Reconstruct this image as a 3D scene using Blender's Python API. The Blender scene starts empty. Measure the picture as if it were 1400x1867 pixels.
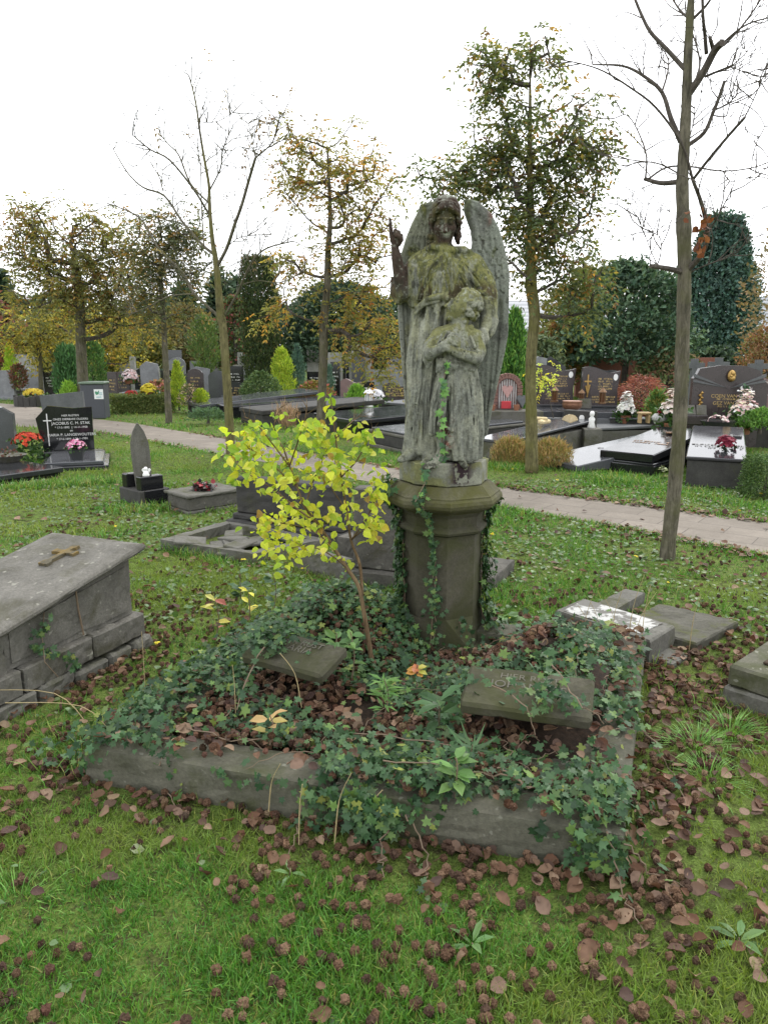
import bpy, math, random
import numpy as np
from math import sin, cos, pi, radians
from mathutils import Vector, Matrix

scene = bpy.context.scene
COL = scene.collection
# ---------------------------------------------------------------- camera
FPX = 1349.0                      # focal length in pixels of the 1400 x 1867 photograph
PITCH = math.atan((933.5 - 640) / FPX)
EYE = 1.65
cam = bpy.data.cameras.new('camera')
cam.sensor_fit = 'VERTICAL'
cam.sensor_height = 36.0
cam.lens = 36.0 * FPX / 1867.0
cam.clip_start = 0.05
cam.clip_end = 600
camo = bpy.data.objects.new('camera', cam)
COL.objects.link(camo)
camo.location = (0, 0, EYE)
camo.rotation_euler = (pi / 2 - PITCH, 0, 0)
scene.camera = camo
# ---------------------------------------------------------------- sky, sun, exposure
SUN_EL, SUN_AZ = 48.0, 35.0       # the sun's height, and its bearing (0 = straight ahead, positive = to the right)
world = bpy.data.worlds.new('World')
scene.world = world
world.use_nodes = True
wn, wl = world.node_tree.nodes, world.node_tree.links
wn.clear()
sky = wn.new('ShaderNodeTexSky')
sky.sky_type = 'NISHITA'
sky.sun_disc = False
sky.sun_elevation = radians(SUN_EL)
sky.sun_rotation = radians(SUN_AZ)
sky.air_density = 1.0
sky.dust_density = 4.0
hs = wn.new('ShaderNodeHueSaturation')
hs.inputs['Saturation'].default_value = 0.22
mx = wn.new('ShaderNodeMix')
mx.data_type = 'RGBA'
mx.inputs['Factor'].default_value = 0.72   # closed cloud cover
mx.inputs['B'].default_value = (10.8, 11.0, 11.4, 1)
bg = wn.new('ShaderNodeBackground')
bg.inputs['Strength'].default_value = 0.15
wo = wn.new('ShaderNodeOutputWorld')
wl.new(sky.outputs[0], hs.inputs['Color'])
wl.new(hs.outputs[0], mx.inputs['A'])
wl.new(mx.outputs['Result'], bg.inputs[0])
wl.new(bg.outputs[0], wo.inputs[0])
sl = bpy.data.lights.new('sun', 'SUN')
sl.energy = 1.2
sl.angle = radians(25)
sl.color = (1.0, 0.96, 0.9)
so = bpy.data.objects.new('sun', sl)
COL.objects.link(so)
_e, _a = radians(SUN_EL), radians(SUN_AZ)
so.rotation_euler = Vector((sin(_a) * cos(_e), cos(_a) * cos(_e), sin(_e))).to_track_quat('Z', 'Y').to_euler()
so.location = (3, 8, 12)
vs = scene.view_settings
vs.view_transform = 'Standard'
vs.look = 'None'
vs.exposure = 0.60
vs.gamma = 1.0
vs.use_curve_mapping = False
scene.cycles.max_bounces = 6
scene.cycles.transparent_max_bounces = 6
scene.cycles.use_denoising = True

# ---------------------------------------------------------------- helpers
_c, _s = cos(PITCH), sin(PITCH)
def P(px, py, z=0.0):
    """Point at height z seen at a pixel of the photograph."""
    x, v = (px - 700) / FPX, -(py - 933.5) / FPX
    t = (z - EYE) / (-_s + v * _c)
    return Vector((t * x, t * (_c + v * _s), z))
def D(px, py, Y):
    """Point at distance Y ahead seen at a pixel of the photograph."""
    x, v = (px - 700) / FPX, -(py - 933.5) / FPX
    t = Y / (_c + v * _s)
    return Vector((t * x, Y, EYE + t * (-_s + v * _c)))

class MB:
    """Collects vertices, faces and one colour per vertex; build() links them as one mesh object."""
    def __init__(s):
        s.V = []; s.F = []; s.C = []; s.n = 0
    def add(s, V, F, c=(1, 1, 1)):
        V = np.asarray(V, dtype=np.float64).reshape(-1, 3)
        if isinstance(F, np.ndarray):
            s.F.append(F + s.n)
        else:
            by = {}
            for f in F: by.setdefault(len(f), []).append(f)
            for k in by: s.F.append(np.array(by[k], dtype=np.int64) + s.n)
        c = np.asarray(c, dtype=np.float64)
        s.C.append(np.tile(c[:3], (len(V), 1)) if c.ndim == 1 else c[:, :3])
        s.V.append(V); s.n += len(V)
        return s
    def box(s, x0, x1, y0, y1, z0, z1, c=(1, 1, 1), M=None):
        V = np.array([(x, y, z) for z in (z0, z1) for y in (y0, y1) for x in (x0, x1)], float)
        if M is not None: V = tf(V, M)
        return s.add(V, [(0, 2, 3, 1), (4, 5, 7, 6), (0, 1, 5, 4), (2, 6, 7, 3), (0, 4, 6, 2), (1, 3, 7, 5)], c)
    def bbox(s, x0, x1, y0, y1, z0, z1, b=0.01, c=(1, 1, 1), M=None):
        """A box whose edges are all bevelled by b."""
        V = []
        for ax in range(3):
            for sg in (0, 1):
                pass
        lo = np.array((x0, y0, z0)); hi = np.array((x1, y1, z1))
        idx = {}
        F = []
        for i in range(8):
            sx, sy, sz = i & 1, (i >> 1) & 1, (i >> 2) & 1
            p = np.array((hi[0] if sx else lo[0], hi[1] if sy else lo[1], hi[2] if sz else lo[2]))
            d = np.array((-1 if sx else 1, -1 if sy else 1, -1 if sz else 1)) * b
            for ax in range(3):
                q = p + d; q[ax] = p[ax]
                idx[i, ax] = len(V); V.append(q)
        def fc(l, ctr):
            a, bb, cc = (V[l[0]], V[l[1]], V[l[2]])
            nrm = np.cross(bb - a, cc - a)
            if np.dot(nrm, np.mean([V[k] for k in l], axis=0) - ctr) < 0: l = l[::-1]
            F.append(tuple(l))
        ctr = (lo + hi) / 2
        for ax in range(3):
            u, v = [k for k in range(3) if k != ax]
            for sg in (0, 1):
                cs = []
                for (bu, bv) in ((0, 0), (1, 0), (1, 1), (0, 1)):
                    cs.append(idx[(sg << ax) | (bu << u) | (bv << v), ax])
                fc(cs, ctr)
            for (bu, bv) in ((0, 0), (1, 0), (1, 1), (0, 1)):
                i0 = (bu << u) | (bv << v); i1 = i0 | (1 << ax)
                fc([idx[i0, u], idx[i1, u], idx[i1, v], idx[i0, v]], ctr)
        for i in range(8): fc([idx[i, 0], idx[i, 1], idx[i, 2]], ctr)
        V = np.array(V)
        if M is not None: V = tf(V, M)
        return s.add(V, F, c)
    def prism(s, poly, y0, y1, c=(1, 1, 1), M=None, axis='y'):
        """A polygon (u, v) extruded along y (u = x, v = z) or along z (u = x, v = y)."""
        n = len(poly)
        ring = lambda w: [((u, w, v) if axis == 'y' else (u, v, w)) for u, v in poly]
        V = np.array(ring(y0) + ring(y1), float)
        if M is not None: V = tf(V, M)
        F = [tuple(range(n)), tuple(range(2 * n - 1, n - 1, -1))] + [(i, i + n, (i + 1) % n + n, (i + 1) % n) for i in range(n)]
        a = sum(poly[i][0] * poly[(i + 1) % n][1] - poly[(i + 1) % n][0] * poly[i][1] for i in range(n))
        if (a < 0) == (axis == 'y'): F = [f[::-1] for f in F]
        return s.add(V, F, c)
    def rings(s, R, c=(1, 1, 1), cap=True, M=None):
        """Closed rings of equal count, lofted."""
        n = len(R[0]); V = np.concatenate([np.asarray(r, float) for r in R])
        if M is not None: V = tf(V, M)
        F = []
        for k in range(len(R) - 1):
            for i in range(n):
                j = (i + 1) % n
                F.append((k * n + i, k * n + j, (k + 1) * n + j, (k + 1) * n + i))
        if cap:
            F.append(tuple(range(n - 1, -1, -1))); F.append(tuple(range((len(R) - 1) * n, len(R) * n)))
        return s.add(V, F, c)
    def lathe(s, prof, n=16, c=(1, 1, 1), M=None, cap=True, a0=0.0):
        return s.rings([[(r * cos(a0 + 2 * pi * i / n), r * sin(a0 + 2 * pi * i / n), z) for i in range(n)] for r, z in prof], c, cap, M)
    def tube(s, pts, rad, n=6, c=(1, 1, 1)):
        P_ = [Vector(p) for p in pts]; R = []
        up = Vector((0.13, 0.21, 0.97))
        for i, p in enumerate(P_):
            t = (P_[min(i + 1, len(P_) - 1)] - P_[max(i - 1, 0)])
            if t.length < 1e-9: t = Vector((0, 0, 1))
            t.normalize()
            a = t.cross(up)
            if a.length < 0.1: a = t.cross(Vector((1, 0, 0)))
            a.normalize(); b = t.cross(a)
            up = a.cross(t) if False else up
            r = rad[i] if hasattr(rad, '__len__') else rad
            R.append([p + (a * cos(2 * pi * k / n) + b * sin(2 * pi * k / n)) * r for k in range(n)])
        return s.rings(R, c)
    def build(s, name, mat, parent=None, smooth=False):
        V = np.concatenate(s.V) if s.V else np.zeros((0, 3))
        Cc = np.concatenate(s.C) if s.C else np.zeros((0, 3))
        me = bpy.data.meshes.new(name)
        nf = sum(len(f) for f in s.F)
        loops = np.concatenate([f.ravel() for f in s.F]).astype(np.int32)
        tot = np.concatenate([np.full(len(f), f.shape[1], np.int32) for f in s.F])
        st = np.concatenate(([0], np.cumsum(tot)[:-1])).astype(np.int32)
        me.vertices.add(len(V)); me.vertices.foreach_set('co', V.ravel().astype(np.float32))
        me.loops.add(len(loops)); me.loops.foreach_set('vertex_index', loops)
        me.polygons.add(nf); me.polygons.foreach_set('loop_start', st)
        me.polygons.foreach_set('use_smooth', np.full(nf, bool(smooth)))
        at = me.color_attributes.new('Col', 'FLOAT_COLOR', 'POINT')
        at.data.foreach_set('color', np.hstack([Cc, np.ones((len(Cc), 1))]).ravel().astype(np.float32))
        me.update(calc_edges=True); me.validate()
        if mat: me.materials.append(mat)
        o = bpy.data.objects.new(name, me); COL.objects.link(o)
        if parent: o.parent = parent
        return o

def tf(V, M):
    A = np.array(M)
    return np.asarray(V, float) @ A[:3, :3].T + A[:3, 3]
def TRS(loc=(0, 0, 0), rz=0.0, rx=0.0, ry=0.0, sc=1.0):
    return Matrix.Translation(loc) @ Matrix.Rotation(rz, 4, 'Z') @ Matrix.Rotation(rx, 4, 'X') @ Matrix.Rotation(ry, 4, 'Y') @ Matrix.Scale(sc, 4)
def tag(o, label=None, cat=None, group=None, kind=None):
    if label: o['label'] = label
    if cat: o['category'] = cat
    if group: o['group'] = group
    if kind: o['kind'] = kind
    return o
def thing(name, label, cat, loc=(0, 0, 0), rz=0.0, group=None):
    o = bpy.data.objects.new(name, None); COL.objects.link(o)
    o.empty_display_size = 0.1
    o.location = loc; o.rotation_euler = (0, 0, rz)
    return tag(o, label, cat, group)
def copy_tree(o, parent=None):
    c = o.copy(); COL.objects.link(c)
    if parent: c.parent = parent
    for ch in list(o.children): copy_tree(ch, c)
    return c

# ---------------------------------------------------------------- noise
_rt = np.random.RandomState(7).rand(64, 64, 64).astype(np.float32)
def vn(p, sc=1.0, off=0):
    p = np.asarray(p, float) * sc + off * 7.31
    i = np.floor(p).astype(int); f = p - i; f = f * f * (3 - 2 * f)
    r = 0
    for dx in (0, 1):
        for dy in (0, 1):
            for dz in (0, 1):
                w = (f[..., 0] if dx else 1 - f[..., 0]) * (f[..., 1] if dy else 1 - f[..., 1]) * (f[..., 2] if dz else 1 - f[..., 2])
                r = r + w * _rt[(i[..., 0] + dx) & 63, (i[..., 1] + dy) & 63, (i[..., 2] + dz) & 63]
    return r
def fbm(p, sc=1.0, off=0, n=4):
    r, a, t = 0, 0.5, 0
    for k in range(n):
        r = r + a * vn(p, sc * 2 ** k, off + k); t += a; a *= 0.55
    return r / t
def sstep(x, a, b):
    t = np.clip((x - a) / (b - a), 0, 1); return t * t * (3 - 2 * t)
def lerp3(a, b, t):
    t = np.asarray(t)[..., None]; return np.asarray(a) * (1 - t) + np.asarray(b) * t

# ---------------------------------------------------------------- materials
def _mat(name):
    m = bpy.data.materials.new(name); m.use_nodes = True
    nt = m.node_tree; nt.nodes.clear()
    out = nt.nodes.new('ShaderNodeOutputMaterial'); bs = nt.nodes.new('ShaderNodeBsdfPrincipled')
    nt.links.new(bs.outputs[0], out.inputs[0])
    return m, nt, bs, out
def _coord(nt):
    g = nt.nodes.new('ShaderNodeNewGeometry'); return g.outputs['Position']
def _noise(nt, vec, scale, detail=4, rough=0.6, dist=0.0):
    n = nt.nodes.new('ShaderNodeTexNoise'); n.inputs['Scale'].default_value = scale
    n.inputs['Detail'].default_value = detail; n.inputs['Roughness'].default_value = rough
    n.inputs['Distortion'].default_value = dist
    nt.links.new(vec, n.inputs['Vector']); return n.outputs['Fac']
def _ramp(nt, fac, stops):
    r = nt.nodes.new('ShaderNodeValToRGB'); el = r.color_ramp.elements
    while len(el) < len(stops): el.new(0.5)
    for e, (p, c) in zip(el, stops):
        e.position = p; e.color = (c[0], c[1], c[2], 1) if hasattr(c, '__len__') else (c, c, c, 1)
    nt.links.new(fac, r.inputs[0]); return r.outputs[0]
def _mixc(nt, fac, a, b, mode='MIX'):
    m = nt.nodes.new('ShaderNodeMix'); m.data_type = 'RGBA'; m.blend_type = mode
    for k, v in (('Factor', fac), ('A', a), ('B', b)):
        if isinstance(v, (int, float)): m.inputs[k].default_value = v
        elif isinstance(v, tuple): m.inputs[k].default_value = (v[0], v[1], v[2], 1)
        else: nt.links.new(v, m.inputs[k])
    return m.outputs['Result']
def _bump(nt, bs, h, strength=0.4, dist=0.01):
    b = nt.nodes.new('ShaderNodeBump'); b.inputs['Strength'].default_value = strength; b.inputs['Distance'].default_value = dist
    nt.links.new(h, b.inputs['Height']); nt.links.new(b.outputs[0], bs.inputs['Normal'])
def _vcol(nt):
    a = nt.nodes.new('ShaderNodeAttribute'); a.attribute_name = 'Col'; return a.outputs['Color']
def stone_mat(name, c1, c2, scale=6, moss=None, moss_amt=0.5, rough=0.9, bump=0.5, spots=None, fine=70, vcol=False):
    m, nt, bs, out = _mat(name); co = _coord(nt)
    a = _noise(nt, co, scale, 6, 0.65, 0.4); b = _noise(nt, co, fine, 3, 0.7)
    col = _mixc(nt, _ramp(nt, a, [(0.3, 0.0), (0.7, 1.0)]), c1, c2)
    col = _mixc(nt, 0.55, col, _ramp(nt, b, [(0.25, 0.45), (0.75, 1.35)]), 'MULTIPLY')
    if moss:
        col = _mixc(nt, _ramp(nt, _noise(nt, co, scale * 0.7, 7, 0.7, 0.8), [(0.62 - 0.3 * moss_amt, 0.0), (0.75 - 0.2 * moss_amt, 0.85)]), col, moss)
    if spots:
        col = _mixc(nt, _ramp(nt, _noise(nt, co, scale * 4, 2, 0.5), [(0.66, 0.0), (0.7, 0.9)]), col, spots)
    if vcol: col = _mixc(nt, 1.0, col, _vcol(nt), 'MULTIPLY')
    nt.links.new(col, bs.inputs['Base Color']); bs.inputs['Roughness'].default_value = rough
    bs.inputs['Specular IOR Level'].default_value = 0.25
    h = _mixc(nt, 0.5, a, b); _bump(nt, bs, h, bump, 0.012)
    return m
def vcol_mat(name, rough=0.85, bump=0.3, scale=60, var=0.35, spec=0.3, dist=0.008):
    """Colour per vertex with fine natural variation."""
    m, nt, bs, out = _mat(name); co = _coord(nt)
    b = _noise(nt, co, scale, 5, 0.7)
    col = _mixc(nt, var, _vcol(nt), _ramp(nt, b, [(0.25, 0.35), (0.75, 1.6)]), 'MULTIPLY')
    nt.links.new(col, bs.inputs['Base Color']); bs.inputs['Roughness'].default_value = rough
    bs.inputs['Specular IOR Level'].default_value = spec
    _bump(nt, bs, b, bump, dist)
    return m
def granite_mat(name, c, rough=0.12, speck=0.5, scale=260, coat=0.0):
    m, nt, bs, out = _mat(name); co = _coord(nt)
    a = _noise(nt, co, scale, 2, 0.6); d = _noise(nt, co, 3, 5, 0.65)
    lo = tuple(v * (1 - speck) for v in c); hi = tuple(min(1, v * (1 + speck)) for v in c)
    col = _mixc(nt, _ramp(nt, a, [(0.35, 0.0), (0.65, 1.0)]), lo, hi)
    col = _mixc(nt, 0.5, col, _ramp(nt, d, [(0.3, 0.7), (0.7, 1.2)]), 'MULTIPLY')
    nt.links.new(col, bs.inputs['Base Color'])
    nt.links.new(_ramp(nt, d, [(0.3, rough), (0.75, rough * 2.2)]), bs.inputs['Roughness'])
    return m
def leaf_mat(name, trans=0.35, rough=0.5, spec=0.35, tint=(1.0, 1.0, 0.6), gain=1.0):
    """Thin leaves coloured per vertex; some of the light passes through."""
    m, nt, bs, out = _mat(name)
    vc = _mixc(nt, 1.0, _vcol(nt), (gain, gain, gain), 'MULTIPLY')
    nt.links.new(vc, bs.inputs['Base Color']); bs.inputs['Roughness'].default_value = rough
    bs.inputs['Specular IOR Level'].default_value = spec
    tr = nt.nodes.new('ShaderNodeBsdfTranslucent')
    nt.links.new(_mixc(nt, 1.0, vc, tint, 'MULTIPLY'), tr.inputs[0])
    ms = nt.nodes.new('ShaderNodeMixShader'); ms.inputs[0].default_value = trans
    nt.links.new(bs.outputs[0], ms.inputs[1]); nt.links.new(tr.outputs[0], ms.inputs[2]); nt.links.new(ms.outputs[0], out.inputs[0])
    return m
def plain_mat(name, c, rough=0.6, metal=0.0, var=0.25, scale=30, bump=0.1):
    m, nt, bs, out = _mat(name); co = _coord(nt)
    b = _noise(nt, co, scale, 4, 0.65)
    nt.links.new(_mixc(nt, var, c, _ramp(nt, b, [(0.25, 0.4), (0.75, 1.5)]), 'MULTIPLY'), bs.inputs['Base Color'])
    bs.inputs['Roughness'].default_value = rough; bs.inputs['Metallic'].default_value = metal
    _bump(nt, bs, b, bump, 0.005)
    return m
# ---------------------------------------------------------------- many small shapes at once
def unit(v):
    v = np.asarray(v, float); return v / (np.linalg.norm(v, axis=-1, keepdims=True) + 1e-12)
def inst(mb, T, F, P_, d, n, L, W=None, c=(1, 1, 1), jit=0.0, rng=None):
    """Copies of a template (x across, y along d, z along n) at the points P_."""
    T = np.asarray(T, float); P_ = np.asarray(P_, float); N = len(P_)
    if N == 0: return mb
    d = unit(d); s = unit(np.cross(d, n)); n = np.cross(s, d)
    L = np.broadcast_to(np.asarray(L, float), (N,)); W = L if W is None else np.broadcast_to(np.asarray(W, float), (N,))
    V = P_[:, None] + s[:, None] * (T[None, :, 0, None] * W[:, None, None]) + d[:, None] * (T[None, :, 1, None] * L[:, None, None]) + n[:, None] * (T[None, :, 2, None] * L[:, None, None])
    k = len(T)
    c = np.asarray(c, float)
    C = np.repeat(np.broadcast_to(c, (N, 3)), k, axis=0)
    off = (np.arange(N) * k)[:, None, None]
    by = {}
    for f in F: by.setdefault(len(f), []).append(f)
    first = True
    base = mb.n
    for q in by:
        A_ = (np.array(by[q])[None] + off).reshape(-1, q)
        if first: mb.add(V.reshape(-1, 3), A_, C); first = False
        else: mb.F.append(A_ + base)
    return mb
DIAMOND = ([(0, 0, 0), (-.5, .45, .06), (0, 1, -.05), (.5, .45, .06)], [(0, 3, 2, 1)])
OVAL = ([(0, 0, 0), (-.36, .25, .05), (-.42, .6, .06), (0, 1, -.12), (.42, .6, .06), (.36, .25, .05), (0, .5, -.02)], [(0, 6, 2, 1), (2, 6, 3), (6, 4, 3), (0, 5, 4, 6)])
IVY = ([(0, .12, 0), (-.16, -.08, .03), (-.46, .08, .04), (-.30, .34, .02), (-.52, .62, -.03), (-.17, .62, .05), (0, 1.05, -.08), (.17, .62, .05), (.52, .62, -.03), (.30, .34, .02), (.46, .08, .04), (.16, -.08, .03)],
       [(0, 1, 2, 3), (0, 3, 4, 5), (0, 5, 6, 7), (0, 7, 8, 9), (0, 9, 10, 11)])
IVY = (IVY[0], [f[::-1] for f in IVY[1]])
BLADE = ([(-.5, 0, 0), (.5, 0, 0), (-.38, .5, .06), (.38, .5, .06), (0, 1, .28)], [(0, 1, 3, 2), (2, 3, 4)])
BLADE2 = ([(-.5, 0, 0), (.5, 0, 0), (-.4, .45, .16), (.4, .45, .16), (0, .80, .62)], [(0, 1, 3, 2), (2, 3, 4)])
def rdir(rng, n, up=0.0):
    v = rng.normal(size=(n, 3)); v = unit(v); v[:, 2] += up; return unit(v)
def inside(poly, x, y):
    r = np.zeros(np.shape(x), bool)
    for i in range(len(poly)):
        (ax, ay), (bx, by) = poly[i][:2], poly[(i + 1) % len(poly)][:2]
        r ^= ((ay > y) != (by > y)) & (x < (bx - ax) * (y - ay) / ((by - ay) if by != ay else 1e-9) + ax)
    return r
def edge_dist(poly, x, y):
    r = np.full(np.shape(x), 99.0)
    for i in range(len(poly)):
        (ax, ay), (bx, by) = poly[i][:2], poly[(i + 1) % len(poly)][:2]
        ex, ey = bx - ax, by - ay
        t = np.clip(((x - ax) * ex + (y - ay) * ey) / (ex * ex + ey * ey), 0, 1)
        r = np.minimum(r, np.hypot(x - ax - t * ex, y - ay - t * ey))
    return r
def vary(rng, n, cols, p=None, v=0.18):
    """n colours picked from a list, each a little lighter or darker."""
    cols = np.array(cols, float)
    i = rng.choice(len(cols), n, p=p)
    return cols[i] * rng.uniform(1 - v, 1 + v, (n, 1)) * rng.uniform(1 - v * .3, 1 + v * .3, (n, 3))
def text(body, size, mat, parent, M, depth=0.002, align='CENTER', name='inscription', label=None):
    cu = bpy.data.curves.new('lettering', 'FONT'); cu.body = body; cu.size = size; cu.extrude = depth; cu.align_x = align; cu.align_y = 'CENTER'; cu.space_line = 1.0
    to = bpy.data.objects.new('lettering', cu); COL.objects.link(to)
    bpy.context.view_layer.update()
    me = bpy.data.meshes.new_from_object(to.evaluated_get(bpy.context.evaluated_depsgraph_get()))
    bpy.data.objects.remove(to); bpy.data.curves.remove(cu)
    me.name = name; me.materials.clear(); me.materials.append(mat)
    me.transform(M)
    o = bpy.data.objects.new(name, me); COL.objects.link(o); o.parent = parent
    if label: o['label'] = label
    return o
# ---------------------------------------------------------------- angel statue (a sculpted distance field, meshed)
ORG = np.array((0.32, 3.97, 1.085))
def sp(px, py, dy=0.0):
    return np.array(D(px, py, ORG[1] + dy)) - ORG
class Clay:
    """Distance field on a grid; add() joins or cuts shapes with soft seams, mesh() extracts the surface."""
    def __init__(s, lo, hi, h):
        s.lo = np.array(lo, float); s.h = h
        s.n = np.ceil((np.array(hi) - s.lo) / h).astype(int) + 1
        s.g = np.full(s.n, 0.08, np.float32)
    def _box(s, lo, hi, m):
        a = np.clip(np.floor((np.array(lo) - m - s.lo) / s.h).astype(int), 0, s.n - 1)
        b = np.clip(np.ceil((np.array(hi) + m - s.lo) / s.h).astype(int) + 1, 1, s.n)
        sl_ = tuple(slice(i, max(j, i + 1)) for i, j in zip(a, b))
        ax = [s.lo[k] + s.h * np.arange(sl_[k].start, sl_[k].stop) for k in range(3)]
        X, Y, Z = np.meshgrid(*ax, indexing='ij')
        return sl_, X, Y, Z
    def _merge(s, sl_, d, k, cut=False):
        g = s.g[sl_]
        if cut:
            if k <= 0: r = np.maximum(g, -d)
            else:
                h = np.clip(0.5 - 0.5 * (g + d) / k, 0, 1); r = g * (1 - h) - d * h + k * h * (1 - h)
        else:
            if k <= 0: r = np.minimum(g, d)
            else:
                h = np.clip(0.5 + 0.5 * (g - d) / k, 0, 1); r = g * (1 - h) + d * h - k * h * (1 - h)
        s.g[sl_] = r
    def line(s, pts, rad, k=0.01, cut=False, flat=None):
        """A tapered stroke through points; flat = (direction, factor) squashes it."""
        pts = [np.array(p, float) for p in pts]
        rad = list(rad) if hasattr(rad, '__len__') else [rad] * len(pts)
        R = max(rad)
        sl_, X, Y, Z = s._box(np.min(pts, 0) - R, np.max(pts, 0) + R, k + 2 * s.h)
        Q = np.stack((X, Y, Z), -1); d = np.full(X.shape, 9.0)
        for i in range(len(pts) - 1):
            a, b = pts[i], pts[i + 1]; ab = b - a
            t = np.clip(((Q - a) @ ab) / max(ab @ ab, 1e-9), 0, 1)
            v = Q - a - t[..., None] * ab
            if flat is not None:
                w = np.array(flat[0], float); w /= np.linalg.norm(w)
                v = v + (v @ w)[..., None] * w * (flat[1] - 1)
            d = np.minimum(d, np.sqrt((v * v).sum(-1)) - (rad[i] + t * (rad[i + 1] - rad[i])))
        s._merge(sl_, d, k, cut); return s
    def ball(s, c, r, k=0.01, cut=False, rot=None):
        c = np.array(c, float); r = np.array(r if hasattr(r, '__len__') else (r, r, r), float)
        R = r.max()
        sl_, X, Y, Z = s._box(c - R, c + R, k + 2 * s.h)
        Q = np.stack((X, Y, Z), -1) - c
        if rot is not None: Q = Q @ np.array(rot)
        k0 = np.sqrt(((Q / r) ** 2).sum(-1)); k1 = np.sqrt(((Q / (r * r)) ** 2).sum(-1))
        d = np.where(k1 > 1e-6, k0 * (k0 - 1) / np.maximum(k1, 1e-6), -r.min())
        s._merge(sl_, d, k, cut); return s
    def skirt(s, secs, k=0.02):
        """Draped cloth: sections (z, cx, cy, rx, ry, fold amplitude, folds, phase), top to bottom."""
        secs = sorted(secs); A = np.array(secs)
        R = max(A[:, 3].max(), A[:, 4].max()) + 0.03
        lo = (A[:, 1].min() - R, A[:, 2].min() - R, A[0, 0]); hi = (A[:, 1].max() + R, A[:, 2].max() + R, A[-1, 0])
        sl_, X, Y, Z = s._box(lo, hi, k)
        z = Z[0, 0, :]; f = [np.interp(z, A[:, 0], A[:, i])[None, None, :] for i in range(1, 8)]
        dx, dy = (X - f[0]) / f[2], (Y - f[1]) / f[3]
        th = np.arctan2(dy, dx); rr = np.sqrt(dx * dx + dy * dy)
        wave = np.sin(th * f[5] + f[6] + 0.9 * np.sin(th * 3 + 1.3 + Z * 4)) + 0.45 * np.sin(th * f[5] * 2.3 + f[6] * 1.7 + Z * 6)
        sharp = np.sign(wave) * np.abs(wave) ** 0.8
        d = (rr - 1) * np.minimum(f[2], f[3]) * 0.92 - f[4] * sharp
        d = np.maximum(d, np.maximum(A[0, 0] - Z, Z - A[-1, 0]))
        s._merge(sl_, d, k); return s
    def sheet(s, poly, ymid, th, k=0.0, rnd=0.012):
        """A flat shape given by its outline (x, z), thickness th around depth ymid(x, z), rounded rim."""
        poly = np.array(poly, float)
        sl_, X, Y, Z = s._box((poly[:, 0].min(), -1, poly[:, 1].min()), (poly[:, 0].max(), 1, poly[:, 1].max()), 0.03)
        x, z = X[:, 0, :], Z[:, 0, :]; dd = np.full(x.shape, 9.0); ins = np.zeros(x.shape, bool)
        for i in range(len(poly)):
            a, b = poly[i], poly[(i + 1) % len(poly)]; e = b - a
            t = np.clip(((x - a[0]) * e[0] + (z - a[1]) * e[1]) / max(e @ e, 1e-9), 0, 1)
            dd = np.minimum(dd, np.hypot(x - a[0] - t * e[0], z - a[1] - t * e[1]))
            cr = ((a[1] > z) != (b[1] > z))
            with np.errstate(divide='ignore', invalid='ignore'):
                xi = a[0] + (z - a[1]) / np.where(b[1] == a[1], 1e-9, b[1] - a[1]) * e[0]
            ins ^= cr & (x < xi)
        d2 = np.where(ins, -dd, dd)
        ym = ymid(x, z); tt = th(x, z, d2) if callable(th) else th
        q0 = d2[:, None, :] + rnd; q1 = np.abs(Y - ym[:, None, :]) - (tt[:, None, :] if hasattr(tt, 'shape') else tt) + rnd
        d = np.sqrt(np.maximum(q0, 0) ** 2 + np.maximum(q1, 0) ** 2) + np.minimum(np.maximum(q0, q1), 0) - rnd
        s._merge(sl_, d, k); return s
    def mesh(s):
        g = s.g; ins = g < 0
        n = g.shape
        c = np.zeros(tuple(i - 1 for i in n), int)
        corner = [(i, j, k) for i in (0, 1) for j in (0, 1) for k in (0, 1)]
        sub = lambda arr, o: arr[o[0]:n[0] - 1 + o[0], o[1]:n[1] - 1 + o[1], o[2]:n[2] - 1 + o[2]]
        for o in corner: c += sub(ins, o)
        act = (c > 0) & (c < 8); ix = np.argwhere(act)
        num = -np.ones(c.shape, int); num[act] = np.arange(len(ix))
        acc = np.zeros((len(ix), 3)); cnt = np.zeros(len(ix))
        for a in range(8):
            for ax in range(3):
                oa = corner[a]
                if oa[ax]: continue
                ob = list(oa); ob[ax] = 1
                va = g[ix[:, 0] + oa[0], ix[:, 1] + oa[1], ix[:, 2] + oa[2]].astype(float); vb = g[ix[:, 0] + ob[0], ix[:, 1] + ob[1], ix[:, 2] + ob[2]].astype(float)
                m = (va < 0) != (vb < 0); t = np.where(m, va / np.where(m, va - vb, 1), 0)
                p = np.tile(np.array(oa, float), (len(ix), 1)); p[:, ax] += t
                acc += p * m[:, None]; cnt += m
        V = s.lo + s.h * (ix + acc / cnt[:, None])
        F = []
        for ax in range(3):
            u, v = [(1, 2), (2, 0), (0, 1)][ax]
            sh = [slice(None)] * 3; sh2 = [slice(None)] * 3
            sh[ax] = slice(0, n[ax] - 1); sh2[ax] = slice(1, n[ax])
            cr = ins[tuple(sh)] != ins[tuple(sh2)]
            q = np.argwhere(cr)
            q = q[(q[:, u] > 0) & (q[:, v] > 0) & (q[:, u] < n[u] - 1) & (q[:, v] < n[v] - 1)]
            du = np.zeros(3, int); du[u] = 1; dv = np.zeros(3, int); dv[v] = 1
            f = np.stack([num[tuple((q - o).T)] for o in (du + dv, dv, 0 * du, du)], 1)
            fl = ins[tuple(q.T)]
            f = np.where(fl[:, None], f, f[:, ::-1])
            F.append(f[(f >= 0).all(1)])
        return V, np.concatenate(F)
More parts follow.
